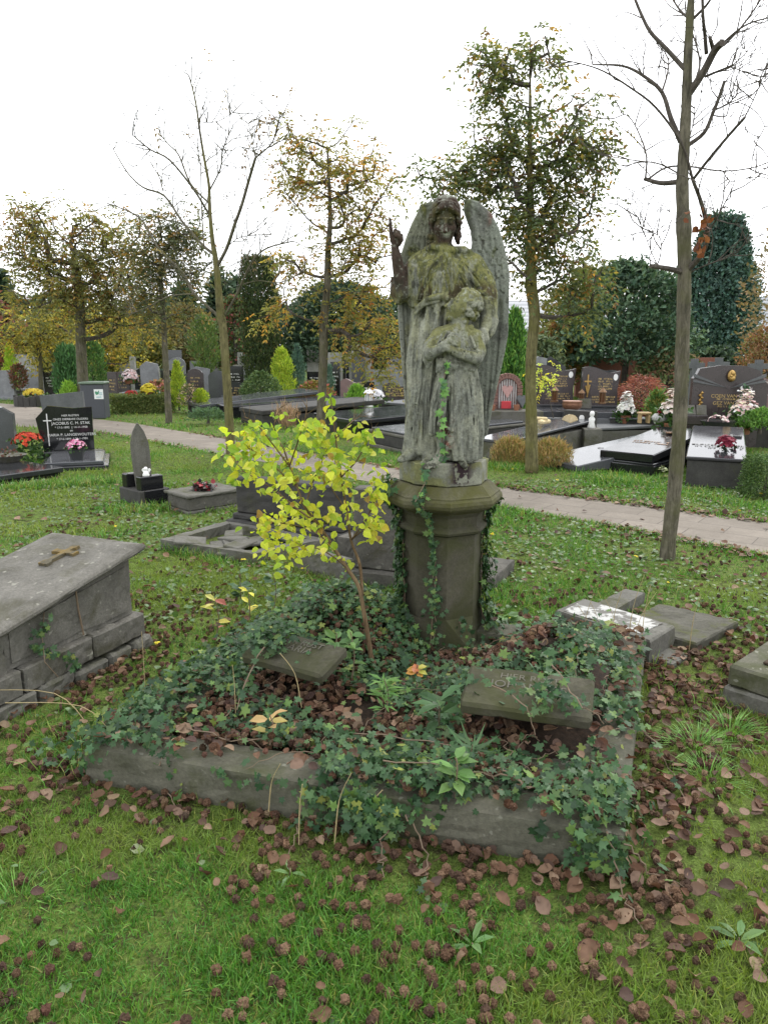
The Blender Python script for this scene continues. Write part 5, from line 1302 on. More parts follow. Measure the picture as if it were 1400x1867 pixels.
for s_ in (-1, 1):
    xm = W18 / 2 - .02
    for z_, w_ in ((wz(684), .03), (wz(694), .022)):
        mb.prism([(xm + s_ * .03, wz(707)), (xm + s_ * (W18 / 2 - .02), z_ + w_), (xm + s_ * (W18 / 2 - .02), z_ - w_)], -.02, .0)
mb.build('fan_rays', s_grey, t)
mb = MB(); Mm = Matrix.Translation((W18 / 2 + .0, -.03, wz(685)))
mb.lathe([(.001, 0), (.09, .01), (.08, .03), (.05, .04), (.001, .045)], 20, M=Mm @ Matrix.Rotation(pi / 2, 4, 'X') @ Matrix.Diagonal((.8, 1.15, 1, 1)), cap=False)
mb.lathe([(.001, -.04), (.03, -.03), (.04, 0), (.03, .03), (.001, .045)], 12, M=Mm @ Matrix.Translation((.005, -.05, .045)), cap=False); mb.lathe([(.001, -.08), (.05, -.06), (.055, -.02), (.03, .02), (.001, .03)], 12, M=Mm @ Matrix.Translation((0, -.04, -.01)), cap=False)
mb.lathe([(.001, -.025), (.02, -.015), (.025, 0), (.015, .02), (.001, .028)], 10, M=Mm @ Matrix.Translation((-.03, -.085, .0)), cap=False)
mb.build('madonna_relief', m_gold, t, True)
for s_, z_ in (('COEN VAN LEER', wz(722)), ('GEZ VAN LEER', wz(735))): text(s_, .085, m_letg, t, Matrix.Translation((W18 / 2 + .02, -.004, z_)) @ Matrix.Rotation(pi / 2, 4, 'X'), .003)
lines_of(t, m_letg, [(.42, .80, wz(729), .03), (.42, .78, wz(742), .03)], Matrix.Translation((0, -.001, 0)))
mb = MB(); mb.tube([(.14, -.02, wz(745)), (.15, -.02, wz(715))], .012, 6)
for k in range(6): mb.lathe([(.001, -.03), (.03, 0), (.001, .03)], 8, M=Matrix.Translation((.145 + .015 * (-1) ** k, -.03, wz(716 + 4.5 * k))), cap=False)
mb.build('bronze_rose', m_gold, t)
def set_on(name, label, cat, px, py, Y, **k): return thing(name, label, cat, tuple(D(px, py, Y)), **k)
bk = set_on('book_ornament', 'open stone book leaning at the foot of the Madonna headstone', 'ornament', 1268, 757, 12.8)
MB().bbox(-.17, -.005, -.02, .02, 0, .18, .006, M=TRS((0, 0, 0), .15, -.4)).bbox(.005, .17, -.02, .02, 0, .18, .006, M=TRS((0, 0, 0), -.15, -.4)).build('pages', s_conc, bk); MB().bbox(-.19, .19, -.05, .12, -.16, .0, .01).build('stand', g_brown, bk)
for nm, lb, px, py, Y, cols, r, hh in (('flower_arrangement', 'tall white and pink flower arrangement right of the Madonna headstone', 1355, 772, 12.3, [(.75, .72, .68), (.72, .48, .48), (.78, .70, .55)], .26, .35),
                                   ('flower_arrangement', 'round white flower wreath left of the near bare trunk', 1222, 765, 12.3, [(.78, .76, .70), (.72, .68, .60), (.70, .55, .50)], .20, .34),
                                   ('white_flowers', 'small white flowers in a green pot before the red maple', 1140, 757, 14.0, [(.75, .75, .70)], .16, .20)):
    f_ = set_on(nm, lb, 'flowers', px, py, Y); f_.location.z = max(.42, f_.location.z - .1)
    mb = MB(); flowers(mb, R_, 55, r, .12, hh, cols, .075); flowers(mb, R_, 20, r * .5, .3, hh, cols, .08); mb.build('flowers', m_petal, f_); mb = MB(); greens(mb, R_, 220, r * 1.1, -.05, hh, size=.10); mb.build('foliage', m_leaf, f_)
    MB().lathe([(.10, -.12), (.13, .05), (.11, .05)], 12).build('pot', m_terra, f_)
wc = set_on('flower_cross', 'narrow white flower spray standing against the Madonna headstone', 'flowers', 1357, 735, 12.7)
mb = MB(); 
for s_ in (-1, 1):
    n = 30; tt_ = R_.rand(n); q = np.stack((s_ * (.07 + .02 * np.sin(tt_ * 9)) + R_.normal(0, .012, n), R_.normal(0, .02, n), -.15 + .42 * tt_), 1); inst(mb, *OVAL, q, rdir(R_, n), rdir(R_, n), .05, None, vary(R_, n, [(.74, .74, .72)]))
mb.build('flowers', m_petal, wc); mb = MB(); n = 60; q = np.stack((R_.normal(0, .03, n), R_.normal(0, .02, n), R_.uniform(-.15, .3, n)), 1); inst(mb, *OVAL, q, rdir(R_, n, .3), rdir(R_, n), .06, None, vary(R_, n, [(.05, .12, .05)])); mb.build('foliage', m_leaf, wc)
tr = set_on('planter_trough', 'dark grey round planter bowl before the Madonna headstone', 'planter', 1307, 783, 11.9)
MB().lathe([(.18, -.02), (.26, .12), (.27, .14), (.22, .13)], 20).build('bowl', g_dark, tr); mb = MB(); flowers(mb, R_, 16, .16, .12, .12, [(.7, .5, .5), (.7, .66, .6)], .05); mb.build('flowers', m_petal, tr)
hd = set_on('heart_stone', 'pale heart-shaped stone with red roses on the terrace', 'ornament', 1203, 765, 12.4)
MB().lathe([(.06, -.05), (.14, .0), (.15, .05), (.10, .10), (.02, .11)], 16, M=Matrix.Diagonal((1, .6, 1, 1))).build('stone', s_white, hd, True); mb = MB(); flowers(mb, R_, 12, .06, .1, .06, [(.40, .03, .05)], .05); mb.build('roses', m_petal, hd)
sto = set_on('wooden_stool', 'tiny pale wooden stool standing on the terrace', 'stool', 1173, 766, 12.5)
m_wood = plain_mat('pale_wood', (.36, .25, .12), .7)
MB().bbox(-.10, .10, -.08, .08, .10, .135, .008).build('seat', m_wood, sto)
for sx in (-1, 1): MB().bbox(sx * .07 - .018, sx * .07 + .018, -.06, .06, -.05, .10, .005).build('leg', m_wood, sto)
# brown wavy headstones with gilt lettering
def wavy(label, x0, x1, top, bot, Y, rz):
    a, b_ = D(x0, bot, Y), D(x1, bot, Y); w_ = b_.x - a.x; h0, h1 = a.z, D(x0, top, Y).z
    t = thing('headstone', label, 'headstone', (a.x, a.y, 0), rz)
    top_ = [(w_ * u_, h1 + .045 * math.sin(u_ * 6.0 + .4) - .05 * u_) for u_ in np.linspace(0, 1, 13)]
    MB().prism([(.03, .2), *[(x_ * .97 + .01, z_) for x_, z_ in top_], (w_ * .93, h0 + .35), (w_ * .97, .2)], 0, .13).build('stone', g_brown, t)
    MB().bbox(-.05, w_ + .12, -.05, .2, -.03, h0 + .03, .01).build('plinth', g_dark, t)
    lines_of(t, m_letg, [(w_ * .42, w_ * .78, h1 - .22 - .05 * k, .032) for k in range(5)] + [(w_ * .28, w_ * .85, h1 - .58 - .05 * k, .03) for k in range(3)], Matrix.Translation((0, -.001, 0)))
    mb = MB(); xc, zc = w_ * .15, h1 - .12
    mb.box(xc - .012, xc + .012, -.02, 0, zc - .45, zc).box(xc - .07, xc + .07, -.021, 0, zc - .15, zc - .12); mb.tube([(xc - .04, -.02, zc - .22), (xc, -.03, zc - .42), (xc + .04, -.02, zc - .2)], .015, 6)
    mb.build('bronze_crucifix', m_gold, t)
    MB().lathe([(.06, 0), (.06, .012)], 18, M=Matrix.Translation((w_ * .86, -.002, h1 - .17)) @ Matrix.Rotation(pi / 2, 4, 'X') @ Matrix.Diagonal((.75, 1.1, 1, 1))).build('oval_portrait', m_wht, t)
    return t, w_, h0
t, w_, h0 = wavy('wavy brown granite headstone with gilt lettering, right of the middle trunk', 1058, 1127, 672, 742, 15.2, -.05)
MB().bbox(-.5, w_ + .1, -1.1, -.06, .2, h0 - .02, .01).build('platform', g_grey, t)
t, w_, h0 = wavy('taller brown granite headstone half hidden by the yellow sapling', 972, 1047, 668, 740, 15.8, -.05)
MB().bbox(-.1, w_ + .1, -1.2, -.06, .2, h0 - .02, .01).build('platform', g_grey, t)
def lantern(label, px, py, Y, m, s_=1.0):
    l = set_on('grave_lantern', label, 'lantern', px, py, Y)
    MB().lathe([(.075 * s_, 0), (.075 * s_, .03 * s_), (.05 * s_, .035 * s_)], 8).build('base', m, l)
    mb = MB()
    for k in range(6): mb.tube([(.055 * s_ * cos(k * pi / 3), .055 * s_ * sin(k * pi / 3), .03 * s_), (.055 * s_ * cos(k * pi / 3), .055 * s_ * sin(k * pi / 3), .22 * s_)], .007 * s_, 5)
    mb.build('posts', m, l); MB().lathe([(.085 * s_, .22 * s_), (.06 * s_, .25 * s_), (.02 * s_, .29 * s_), (.012 * s_, .31 * s_)], 8).build('roof', m, l)
    MB().lathe([(.042 * s_, .035 * s_), (.042 * s_, .21 * s_)], 10).build('glass', plain_mat('lantern_glass', (.10, .04, .02) if m is m_bronze else (.5, .52, .52), .1), l)
    return l
lantern('copper lantern in front of the taller brown headstone', 1010, 733, 14.6, m_bronze); lantern('copper lantern in front of the wavy brown headstone, at its lower right', 1097, 736, 14.4, m_bronze); lantern('copper lantern in front of the wavy brown headstone, at its left', 1059, 735, 14.9, m_bronze, .9)
cp = set_on('copper_bowl', 'wide round copper planter beside the grey plaque', 'bowl', 1042, 748, 14.3)
MB().lathe([(.08, 0), (.17, .04), (.19, .12), (.175, .16), (.19, .18), (.16, .17)], 20).build('bowl', plain_mat('copper', (.26, .13, .08), .4, .6), cp, True)
pq = set_on('plaque', 'small pale grey plaque leaning before the wavy brown headstone', 'plaque', 1065, 745, 14.5)
MB().bbox(-.13, .13, -.02, .02, 0, .19, .006, M=TRS((0, 0, 0), 0, -.25)).build('stone', s_conc, pq)
# brick arch with a heart
t = set_on('arched_headstone', 'low round-arched brick headstone with striped panel and pink heart', 'headstone', 923, 746, 14.2); t.location.z = 0; z_b = D(923, 746, 14.2).z; Rr = .235
m_brick = plain_mat('rose_brick', (.20, .11, .09), .9, 0, .4, 40, .3)
mb = MB()
for s_ in (-1, 1):
    for k in range(6): mb.bbox(s_ * Rr - .05, s_ * Rr + .05, -.06, .06, z_b + k * .065, z_b + k * .065 + .058, .006)
for k in range(12):
    a = pi * (k + .5) / 12; mb.bbox(-.05, .05, -.06, .06, -.028, .028, .006, M=Matrix.Translation((Rr * cos(a), 0, z_b + .39 + Rr * sin(a))) @ Matrix.Rotation(-a, 4, 'Y'))
mb.build('brick_arch', m_brick, t)
arc = [(-.19, z_b)] + [(-.19 * cos(pi * k / 12), z_b + .39 + .19 * sin(pi * k / 12)) for k in range(13)] + [(.19, z_b)]
MB().prism(arc, -.02, .03).build('panel', s_red, t)
mb = MB()
for k in range(8): x_ = -.155 + .044 * k; mb.box(x_, x_ + .018, -.03, -.02, z_b + .02, z_b + .39 + math.sqrt(max(0, .18 ** 2 - x_ ** 2)))
mb.build('pale_bars', s_white, t)
hrt = [(.0, -.12), (-.10, .04), (-.10, .09), (-.06, .12), (-.02, .11), (0, .08), (.02, .11), (.06, .12), (.10, .09), (.10, .04)]
MB().prism([(x_, z_ + z_b + .33) for x_, z_ in hrt], -.045, -.03).build('heart', plain_mat('pink_stone', (.45, .27, .25), .7), t)
MB().bbox(-.5, .6, -.5, .1, -.03, z_b, .01).build('base', s_conc, t)
rb_ = set_on('red_box', 'small red box leaning in the brick arch', 'ornament', 922, 745, 14.0); MB().bbox(-.09, .09, -.03, .03, 0, .14, .008).build('box', plain_mat('red_tin', (.45, .03, .04), .5), rb_)
hs_ = set_on('heart_stone', 'small blue-grey slate heart beside the brick arch', 'ornament', 951, 745, 14.0); MB().prism([(x_ * .9, z_ + .13) for x_, z_ in hrt], -.03, .03, M=TRS((0, 0, 0), .3, -.2)).build('stone', s_grey, hs_)
for k, (px, lb) in enumerate(((897, 'small terracotta pot left of the brick arch'), (941, 'small terracotta pot right of the brick arch'))):
    pt_ = set_on('clay_pot', lb, 'pot', px, 749, 13.9); MB().lathe([(.04, 0), (.055, .08), (.06, .11), (.05, .11)], 12).build('pot', m_terra, pt_)
t = thing('retaining_wall', 'long grey stone retaining wall in front of the brown headstones', 'wall', tuple(P(880, 800)), -.06)
wz0 = 0.40
MB().bbox(0, 2.6, 0, .25, -.03, wz0, .01).build('wall', s_grey, t)
# stone crosses, small brick headstone
for lb, px, tp, bt, Y in (('grey stone cross standing above the right end of the dark headstone', 1379, 656, 700, 17.5), ('grey stone cross showing just above the Madonna headstone', 1306, 652, 700, 18.0), ('dark grey stone cross left of the near bare trunk top stones', 1262, 654, 700, 18.5)):
    c = set_on('stone_cross', lb, 'cross', px, bt, Y); h = D(px, tp, Y).z - c.location.z; c.location.z = 0; b0 = D(px, bt, Y).z
    MB().box(-.075, .075, -.06, .06, 0, b0 + h).box(-.24, .24, -.061, .061, b0 + h * .62, b0 + h * .84).build('cross', s_grey, c)
t = set_on('headstone', 'small reddish brick headstone with white lettering at the right edge', 'headstone', 1366, 722, 14.0); h = D(1366, 688, 14).z; t.location.z = 0
MB().prism([(0, 0), (0, h), (.1, h + .03), (.38, h - .05), (.38, 0)], 0, .14).build('stone', s_red, t); lines_of(t, m_letw, [(.05, .33, h - .1 - .06 * k, .03) for k in range(5)], Matrix.Translation((0, -.001, 0)))

# --- dark slabs in the middle distance
for lb, fl, fr, dp, tiers in (
    ('large black-topped chest grave behind the yellow shrub', (437, 770), (478, 779), 3.2, [(0.03, -.03, .26, s_dark, 'base', 0), (0, .26, .36, s_dark, 'slab', .14)]),
    ('pale blue-grey slab grave beside the mossy bare trunk', (339, 752), (366, 760), 3.4, [(.05, -.03, .22, s_dark, 'base', 0), (-.02, .22, .30, g_grey, 'slab', .28)]),
    ('black slab grave between the pale slab and the large chest grave', (384, 756), (420, 765), 3.2, [(.03, -.03, .26, g_black, 'base', 0), (0, .26, .32, g_dark, 'slab', .14)]),
    ('long glossy black slab grave left of the angel', (607, 792), (652, 801), 3.0, [(.06, -.03, .28, g_black, 'base', 0), (-.02, .28, .36, g_dark, 'slab', .12)]),
    ('second black slab grave beyond the long glossy one', (575, 782), (612, 790), 3.2, [(.06, -.03, .28, s_dark, 'base', 0), (-.02, .28, .35, g_dark, 'slab', .12)]),
    ('grey stone chest grave with pale-edged lid beside the angel wing', (668, 812), (735, 828), 2.6, [(0, -.03, .06, s_conc, 'kerb', 0), (.03, .06, .24, s_dark, 'base', .10), (.02, .245, .29, s_conc, 'lid', .10), (.07, .29, .33, g_grey, 'slab', .10)])):
    px_grave(lb, fl, fr, dp, tiers)
lantern('white lantern with dark roof on a black slab left of the angel', 672, 742, 18.0, m_wht, 1.5)
# ---------------------------------------------------------------- worn, slightly uneven faces and chipped edges on the old stones
import bmesh
def roughen(o, amp, cuts):
    bm = bmesh.new(); bm.from_mesh(o.data)
    for _ in range(cuts): bmesh.ops.subdivide_edges(bm, edges=[e for e in bm.edges if e.calc_length() > .045], cuts=1, use_grid_fill=True)
    bm.normal_update(); co = np.array([v.co for v in bm.verts]); wp = co + np.array(o.matrix_basis.translation) + (np.array(o.parent.location) if o.parent else 0)
    d = (fbm(wp, 9, 3) - .5) * amp * 2 + np.where(fbm(wp, 26, 5, 3) > .62, -amp * .8, 0)
    for v, k in zip(bm.verts, d): v.co += v.normal * float(k)
    bm.to_mesh(o.data); bm.free(); o.data.update()
for par, amp in [(o, .006) for o in bpy.data.objects if o.get('category') in ('grave', 'tomb', 'slab', 'grave slab', 'headstone') and math.hypot(*o.location[:2]) < 8.7 and o.location.y < 8.2]:
    for ch in list(par.children):
        if ch.type == 'MESH' and ch.name.split('.')[0] in ('kerb', 'block', 'slab', 'lid', 'plinth', 'body', 'base', 'stone', 'step', 'rubble_footing', 'corner_slab'): roughen(ch, amp if 'rubble' not in ch.name else .012, 4)
# ---------------------------------------------------------------- trees
def bark_mat(name, c1, c2, moss=None):
    m, nt, bs, out = _mat(name); co = _coord(nt)
    mp = nt.nodes.new('ShaderNodeMapping'); mp.inputs['Scale'].default_value = (1, 1, .16); nt.links.new(co, mp.inputs['Vector'])
    a = _noise(nt, mp.outputs[0], 30, 5, .75, .8); b = _noise(nt, co, 4, 5, .65)
    c = _mixc(nt, _ramp(nt, a, [(.38, 0.), (.60, 1.)]), c1, c2); c = _mixc(nt, .6, c, _ramp(nt, _noise(nt, co, 9, 5, .7), [(.3, .45), (.7, 1.5)]), 'MULTIPLY')
    if moss: c = _mixc(nt, _ramp(nt, b, [(.45, 0.), (.65, .8)]), c, moss)
    nt.links.new(c, bs.inputs['Base Color']); bs.inputs['Roughness'].default_value = .9; bs.inputs['Specular IOR Level'].default_value = .15
    _bump(nt, bs, a, .8, .012); return m
b_grey = bark_mat('grey_bark', (.060, .055, .040), (.150, .135, .100), (.095, .095, .045))
b_green = bark_mat('algae_bark', (.075, .066, .032), (.165, .150, .070), (.120, .118, .035))
b_dark = bark_mat('twig_bark', (.060, .050, .042), (.12, .105, .09))
m_tree = leaf_mat('tree_leaf', .52, .55, .25, (1.15, 1.05, .5), 2.6)
def smooth_path(pts, k=4):
    p = [Vector(q) for q in pts]; out_ = []
    for i in range(len(p) - 1):
        p0, p1, p2, p3 = p[max(i - 1, 0)], p[i], p[i + 1], p[min(i + 2, len(p) - 1)]
        for j in range(k):
            t = j / k
            out_.append(.5 * ((2 * p1) + (p2 - p0) * t + (2 * p0 - 5 * p1 + 4 * p2 - p3) * t * t + (3 * p1 - p0 - 3 * p2 + p3) * t ** 3))
    out_.append(p[-1]); return out_
def limb(mb, pts, r0, r1, n=7, k=4, pw=1.0):
    q = smooth_path(pts, k); N = len(q) - 1
    mb.tube(q, [r0 + (r1 - r0) * (i / N) ** pw for i in range(N + 1)], n); return q
def twigs(mb, path, rng, n, L, r, depth=2, tips=None, up=.35, t0=.2):
    for k in range(n):
        i = int(len(path) * (t0 + (1 - t0) * rng.rand()) ** .9); i = min(max(i, 1), len(path) - 1)
        p = path[i]; ax = (path[i] - path[i - 1]).normalized()
        d = Vector(rng.normal(0, 1, 3)); d = (d - ax * d.dot(ax)).normalized(); d = (ax * .75 + d * .8 + Vector((0, 0, up))).normalized()
        l = L * rng.uniform(.5, 1.1); q = [p]; c = p.copy()
        for s in range(5):
            d = (d + Vector(rng.normal(0, .22, 3)) + Vector((0, 0, .05))).normalized(); c = c + d * l / 5; q.append(c.copy())
        mb.tube(q, [r * (1 - .16 * s) for s in range(6)], 4)
        if tips is not None: tips.append((q[-1], d.copy()))
        if depth > 1: twigs(mb, q, rng, 3, L * .5, r * .55, depth - 1, tips, up, .3)
def compound(mb, tips, rng, per, cols, p=None, size=.10, droop=.6, L=.22):
    """Feathery compound leaves: pairs of leaflets along a drooping stalk."""
    T = np.array([t[0] for t in tips]); Dr = np.array([t[1] for t in tips]); N = len(T)
    if N == 0: return
    T = np.repeat(T, per, 0) + rng.normal(0, .07, (N * per, 3)); Dr = np.repeat(Dr, per, 0)
    d = unit(Dr * .5 + rdir(rng, N * per) * .9 + np.array((0, 0, -droop * .4)))
    base = vary(rng, N * per, cols, p, .2)
    for k in range(4):
        t = (k + 1) / 4; C0 = T + d * L * t + np.array((0, 0, -droop * L * t * t * .8))
        side = unit(np.cross(d, np.array((0, 0, 1.0))) + 1e-6)
        for s_ in (-1, 1):
            dd = unit(side * s_ * .8 + d * .55 + np.array((0, 0, -droop * .7)) + rng.normal(0, .2, d.shape)); nn = unit(np.array((0, 0, 1.0)) + rng.normal(0, .5, d.shape))
            inst(mb, *DIAMOND, C0, dd, nn, size * rng.uniform(.7, 1.15, len(C0)), size * .42, base * rng.uniform(.85, 1.15, (len(C0), 1)))
def grow_to(mb, trunk, targets, rng, r_tip=.006, sag=.1, power=.45):
    """Limbs reaching from the trunk to every target, each joining the nearest wood below it."""
    nodes = [Vector(p) for p in trunk]; par = [-1] * len(nodes); seg = []
    order = sorted(targets, key=lambda q: min((Vector(q) - n_).length for n_ in nodes))
    for q in order:
        q = Vector(q); A_ = np.array(nodes); v = np.array(q) - A_; dist = np.linalg.norm(v, axis=1)
        cost = dist * (1 + .9 * np.clip(-(v[:, 2] / (dist + 1e-6)) + .25, 0, 2))
        i = int(np.argmin(cost)); a = nodes[i]; m_ = a.lerp(q, .5) + Vector((0, 0, -sag * (q - a).length)) + Vector(rng.normal(0, .06, 3)) * (q - a).length
        pr_ = i; pth = [a]
        for t in (.33, .66, 1.0):
            p = a * (1 - t) ** 2 + m_ * 2 * t * (1 - t) + q * t * t; nodes.append(p); par.append(pr_); pr_ = len(nodes) - 1; pth.append(p)
        seg.append((i, pr_, pth))
    cnt = np.zeros(len(nodes))
    for i in range(len(nodes) - 1, len(trunk) - 1, -1):
        cnt[i] += 1
        if par[i] >= len(trunk): cnt[par[i]] += cnt[i]
    out_ = []
    for i, e, pth in seg:
        ids = [e]; 
        while par[ids[-1]] != i and par[ids[-1]] >= 0: ids.append(par[ids[-1]])
        ids = ids[::-1]; rr = [r_tip * cnt[ids[0]] ** power] + [r_tip * cnt[j] ** power for j in ids]
        q = smooth_path(pth, 2); mb.tube(q, list(np.interp(np.linspace(0, 1, len(q)), np.linspace(0, 1, len(rr)), rr)), 5); out_.append(q)
    return out_
def cloud(rng, n, c, r, sph=False):
    v = np.clip(rng.normal(0, .55, (n, 3)), -1.35, 1.35); return np.array(c) + v * np.array(r)
TREEL = 'young trees along the cemetery path'

# --- the bare tree at the right, close to the camera
rt_ = np.random.RandomState(31); Y0 = 5.80
base = P(1215, 1022)
tr = thing('bare_tree', 'nearest bare tree at right with a straight trunk and pruned limbs', 'tree', tuple(base), 0, TREEL)
off = lambda q: Vector(q) - base
def Q(px, py, dy=0.0): return off(D(px, py, Y0 + dy))
mb = MB()
tk = [Q(1215, 1030), Q(1217, 1000), Q(1228, 900), Q(1238, 780), Q(1243, 640), Q(1247, 500), Q(1246, 420), Q(1243, 340), Q(1247, 260), Q(1251, 180), Q(1254, 90), Q(1259, 0), Q(1263, -80), Q(1266, -200)]
q = smooth_path(tk, 4); rr = np.interp(np.linspace(0, 1, len(q)), (0, .04, .1, .3, .42, .46, .5, .6, .8, 1), (.098, .064, .057, .052, .049, .056, .046, .041, .029, .013))
rr = rr * (1 + .05 * np.sin(np.arange(len(q)) * 2.1)); mb.tube(q, list(rr), 12); mb.build('trunk', b_grey, tr, True); lead = q
mb = MB(); tips = []; twigs(mb, lead[40:], rt_, 10, .5, .0055, 2, tips, up=.3)
LB = [(((1246, 497), (1218, 490), (1185, 485)), .030, .018, -.1), (((1250, 494), (1272, 472), (1288, 440), (1287, 408), (1277, 368), (1262, 328)), .030, .013, -.35), (((1262, 328), (1290, 292), (1325, 250), (1357, 214)), .014, .011, -.35), (((1357, 214), (1378, 170), (1396, 126)), .006, .003, -.35),
      (((1262, 328), (1242, 262), (1195, 196), (1146, 158), (1100, 130), (1058, 116), (1000, 105)), .013, .003, -.3), (((1288, 428), (1310, 390), (1331, 350)), .008, .004, -.3),
      (((1240, 331), (1205, 334), (1174, 326)), .026, .016, .1), (((1176, 326), (1178, 285), (1165, 245), (1148, 215), (1130, 205)), .009, .003, .1), (((1182, 326), (1215, 305), (1260, 304), (1318, 312), (1378, 304), (1420, 285)), .010, .004, .1), (((1255, 328), (1205, 300), (1160, 293), (1100, 284)), .008, .003, -.1),
      (((1318, 312), (1330, 330), (1360, 325), (1390, 308)), .005, .002, .1), (((1240, 258), (1222, 215), (1206, 168), (1172, 138), (1134, 120), (1080, 118)), .026, .006, .15), (((1206, 168), (1216, 135), (1219, 105)), .010, .005, .15), (((1247, 125), (1214, 89), (1185, 58), (1168, 25), (1150, -20)), .022, .010, .1),
      (((1255, 264), (1283, 242), (1298, 208), (1312, 172), (1320, 148)), .020, .012, -.1), (((1304, 200), (1325, 190), (1342, 174)), .008, .004, -.1), (((1298, 210), (1322, 212), (1330, 192), (1350, 188), (1378, 205), (1392, 230), (1380, 252), (1352, 268)), .006, .002, -.2),
      (((1256, 170), (1282, 130), (1302, 92), (1316, 78)), .034, .030, -.15), (((1316, 80), (1343, 56), (1372, 40), (1420, 28)), .010, .005, -.15), (((1318, 84), (1350, 50), (1385, 0), (1400, -40)), .010, .005, -.1), (((1287, 98), (1284, 60), (1281, 30), (1278, -60)), .018, .010, -.15), (((1300, 92), (1296, 78), (1293, 68)), .020, .012, -.2),
      (((1284, 140), (1318, 126), (1336, 118)), .012, .006, -.1), (((1330, 122), (1352, 130), (1370, 145), (1398, 150)), .005, .002, -.1), (((1255, 32), (1240, 20), (1220, -10)), .012, .006, .1), (((1262, 35), (1285, 12), (1300, -10)), .014, .008, -.1), (((1270, 140), (1275, 110), (1262, 60)), .012, .005, .2),
      (((1198, 482), (1204, 462), (1203, 435), (1190, 424), (1172, 412)), .006, .002, -.1), (((1198, 484), (1185, 455), (1174, 425), (1160, 395)), .005, .002, -.15), (((1258, 496), (1290, 482), (1320, 472), (1345, 460)), .008, .003, -.2), (((1250, 270), (1262, 230), (1266, 190)), .006, .003, .1)]
for pts, r0, r1, dy in LB:
    N = len(pts); sg = dy * 1.6
    pp = [Q(px, py, sg * (i / max(N - 1, 1)) if i else 0) for i, (px, py) in enumerate(pts)]
    path = limb(mb, pp, r0 * .78, r1 * .85, 7, 4)
    if r1 < .010: twigs(mb, path, rt_, 6, .45, .0050, 2, tips)
    else: twigs(mb, path, rt_, 2, .5, .0045, 2, tips, t0=.6)
mb.build('branches', b_dark, tr)
mb = MB()
for px, py in ((1283, 412), (1278, 440), (1262, 388)):
    c0 = Q(px, py, -.4); n = 14 if px > 1270 else 4
    inst(mb, *OVAL, np.array(c0) + rt_.normal(0, .035, (n, 3)), rdir(rt_, n, -.8), rdir(rt_, n), rt_.uniform(.035, .065, n), None, vary(rt_, n, [(.07, .028, .016), (.10, .042, .024), (.05, .02, .014)]))
mb.build('dead_leaves', m_tree, tr)

# --- bare tree at the left
base = P(420, 836); Y0 = base.y; rt_ = np.random.RandomState(32)
tr = thing('bare_tree', 'left bare tree with a mossy trunk and wide thin leafless branches', 'tree', tuple(base), 0, TREEL)
mb = MB(); tk = [Q(421, 842), Q(420, 800), Q(414, 700), Q(408, 610), Q(402, 565), Q(397, 510), Q(393, 470), Q(388, 440), Q(384, 400), Q(382, 365), Q(381, 335), Q(372, 285), Q(364, 235), Q(357, 185), Q(347, 145)]
q = smooth_path(tk, 4); rr = np.interp(np.linspace(0, 1, len(q)), (0, .06, .2, .28, .33, .42, .5, .7, 1), (.088, .070, .064, .067, .053, .042, .033, .022, .008)); mb.tube(q, list(rr), 10); mb.build('trunk', b_green, tr, True); lead = q
mb = MB(); tips = []; twigs(mb, lead[38:], rt_, 16, .6, .0075, 2, tips, up=.3)
LB = [(((396, 486), (414, 452), (428, 410), (441, 374), (455, 325), (466, 288)), .034, .016, -.3), (((466, 288), (495, 262), (506, 232), (512, 205)), .013, .004, -.3), (((466, 288), (460, 255), (453, 225)), .008, .003, .2), (((389, 462), (370, 447), (332, 403), (300, 357), (262, 342), (234, 316), (207, 272)), .030, .004, .4), (((382, 392), (354, 346), (310, 292), (275, 273), (242, 246)), .020, .004, -.5),
      (((382, 371), (348, 335), (327, 284), (310, 265), (291, 245)), .018, .004, .4), (((383, 346), (402, 308), (406, 275), (419, 242)), .014, .004, -.4), (((404, 300), (432, 268), (465, 278)), .006, .003, -.4), (((403, 580), (354, 535), (334, 498), (289, 452), (262, 405), (236, 386), (195, 370)), .030, .005, .6), (((352, 536), (310, 540), (270, 560), (235, 575)), .013, .004, .6),
      (((410, 576), (434, 533), (446, 505), (464, 472), (488, 452), (533, 440)), .026, .005, -.6), (((364, 222), (395, 222), (425, 205)), .006, .002, -.2), (((372, 447), (368, 380), (366, 300), (362, 285)), .014, .003, .5), (((416, 449), (440, 432), (495, 427)), .007, .003, -.5), (((352, 535), (346, 500), (350, 470)), .010, .004, .3),
      (((438, 520), (470, 512), (510, 515), (545, 500)), .008, .003, -.8), (((430, 540), (440, 490), (452, 470), (430, 480)), .006, .002, .2), (((300, 357), (296, 340), (297, 310)), .006, .002, .4)]
for pts, r0, r1, dy in LB:
    N = len(pts); pp = [Q(px, py, dy * 2 * (i / (N - 1))) for i, (px, py) in enumerate(pts)]
    path = limb(mb, pp, r0 * .85, r1 + .003, 6, 4); twigs(mb, path, rt_, 9, .70, .0075, 2, tips, up=.3)
mb.build('branches', b_grey, tr)
mb = MB(); compound(mb, [t for t in tips if t[0].x > .6 and t[0].z > 2.6][:12] + tips[::60], rt_, 1, [(.07, .05, .03), (.10, .08, .04)], size=.07); mb.build('last_leaves', m_tree, tr)

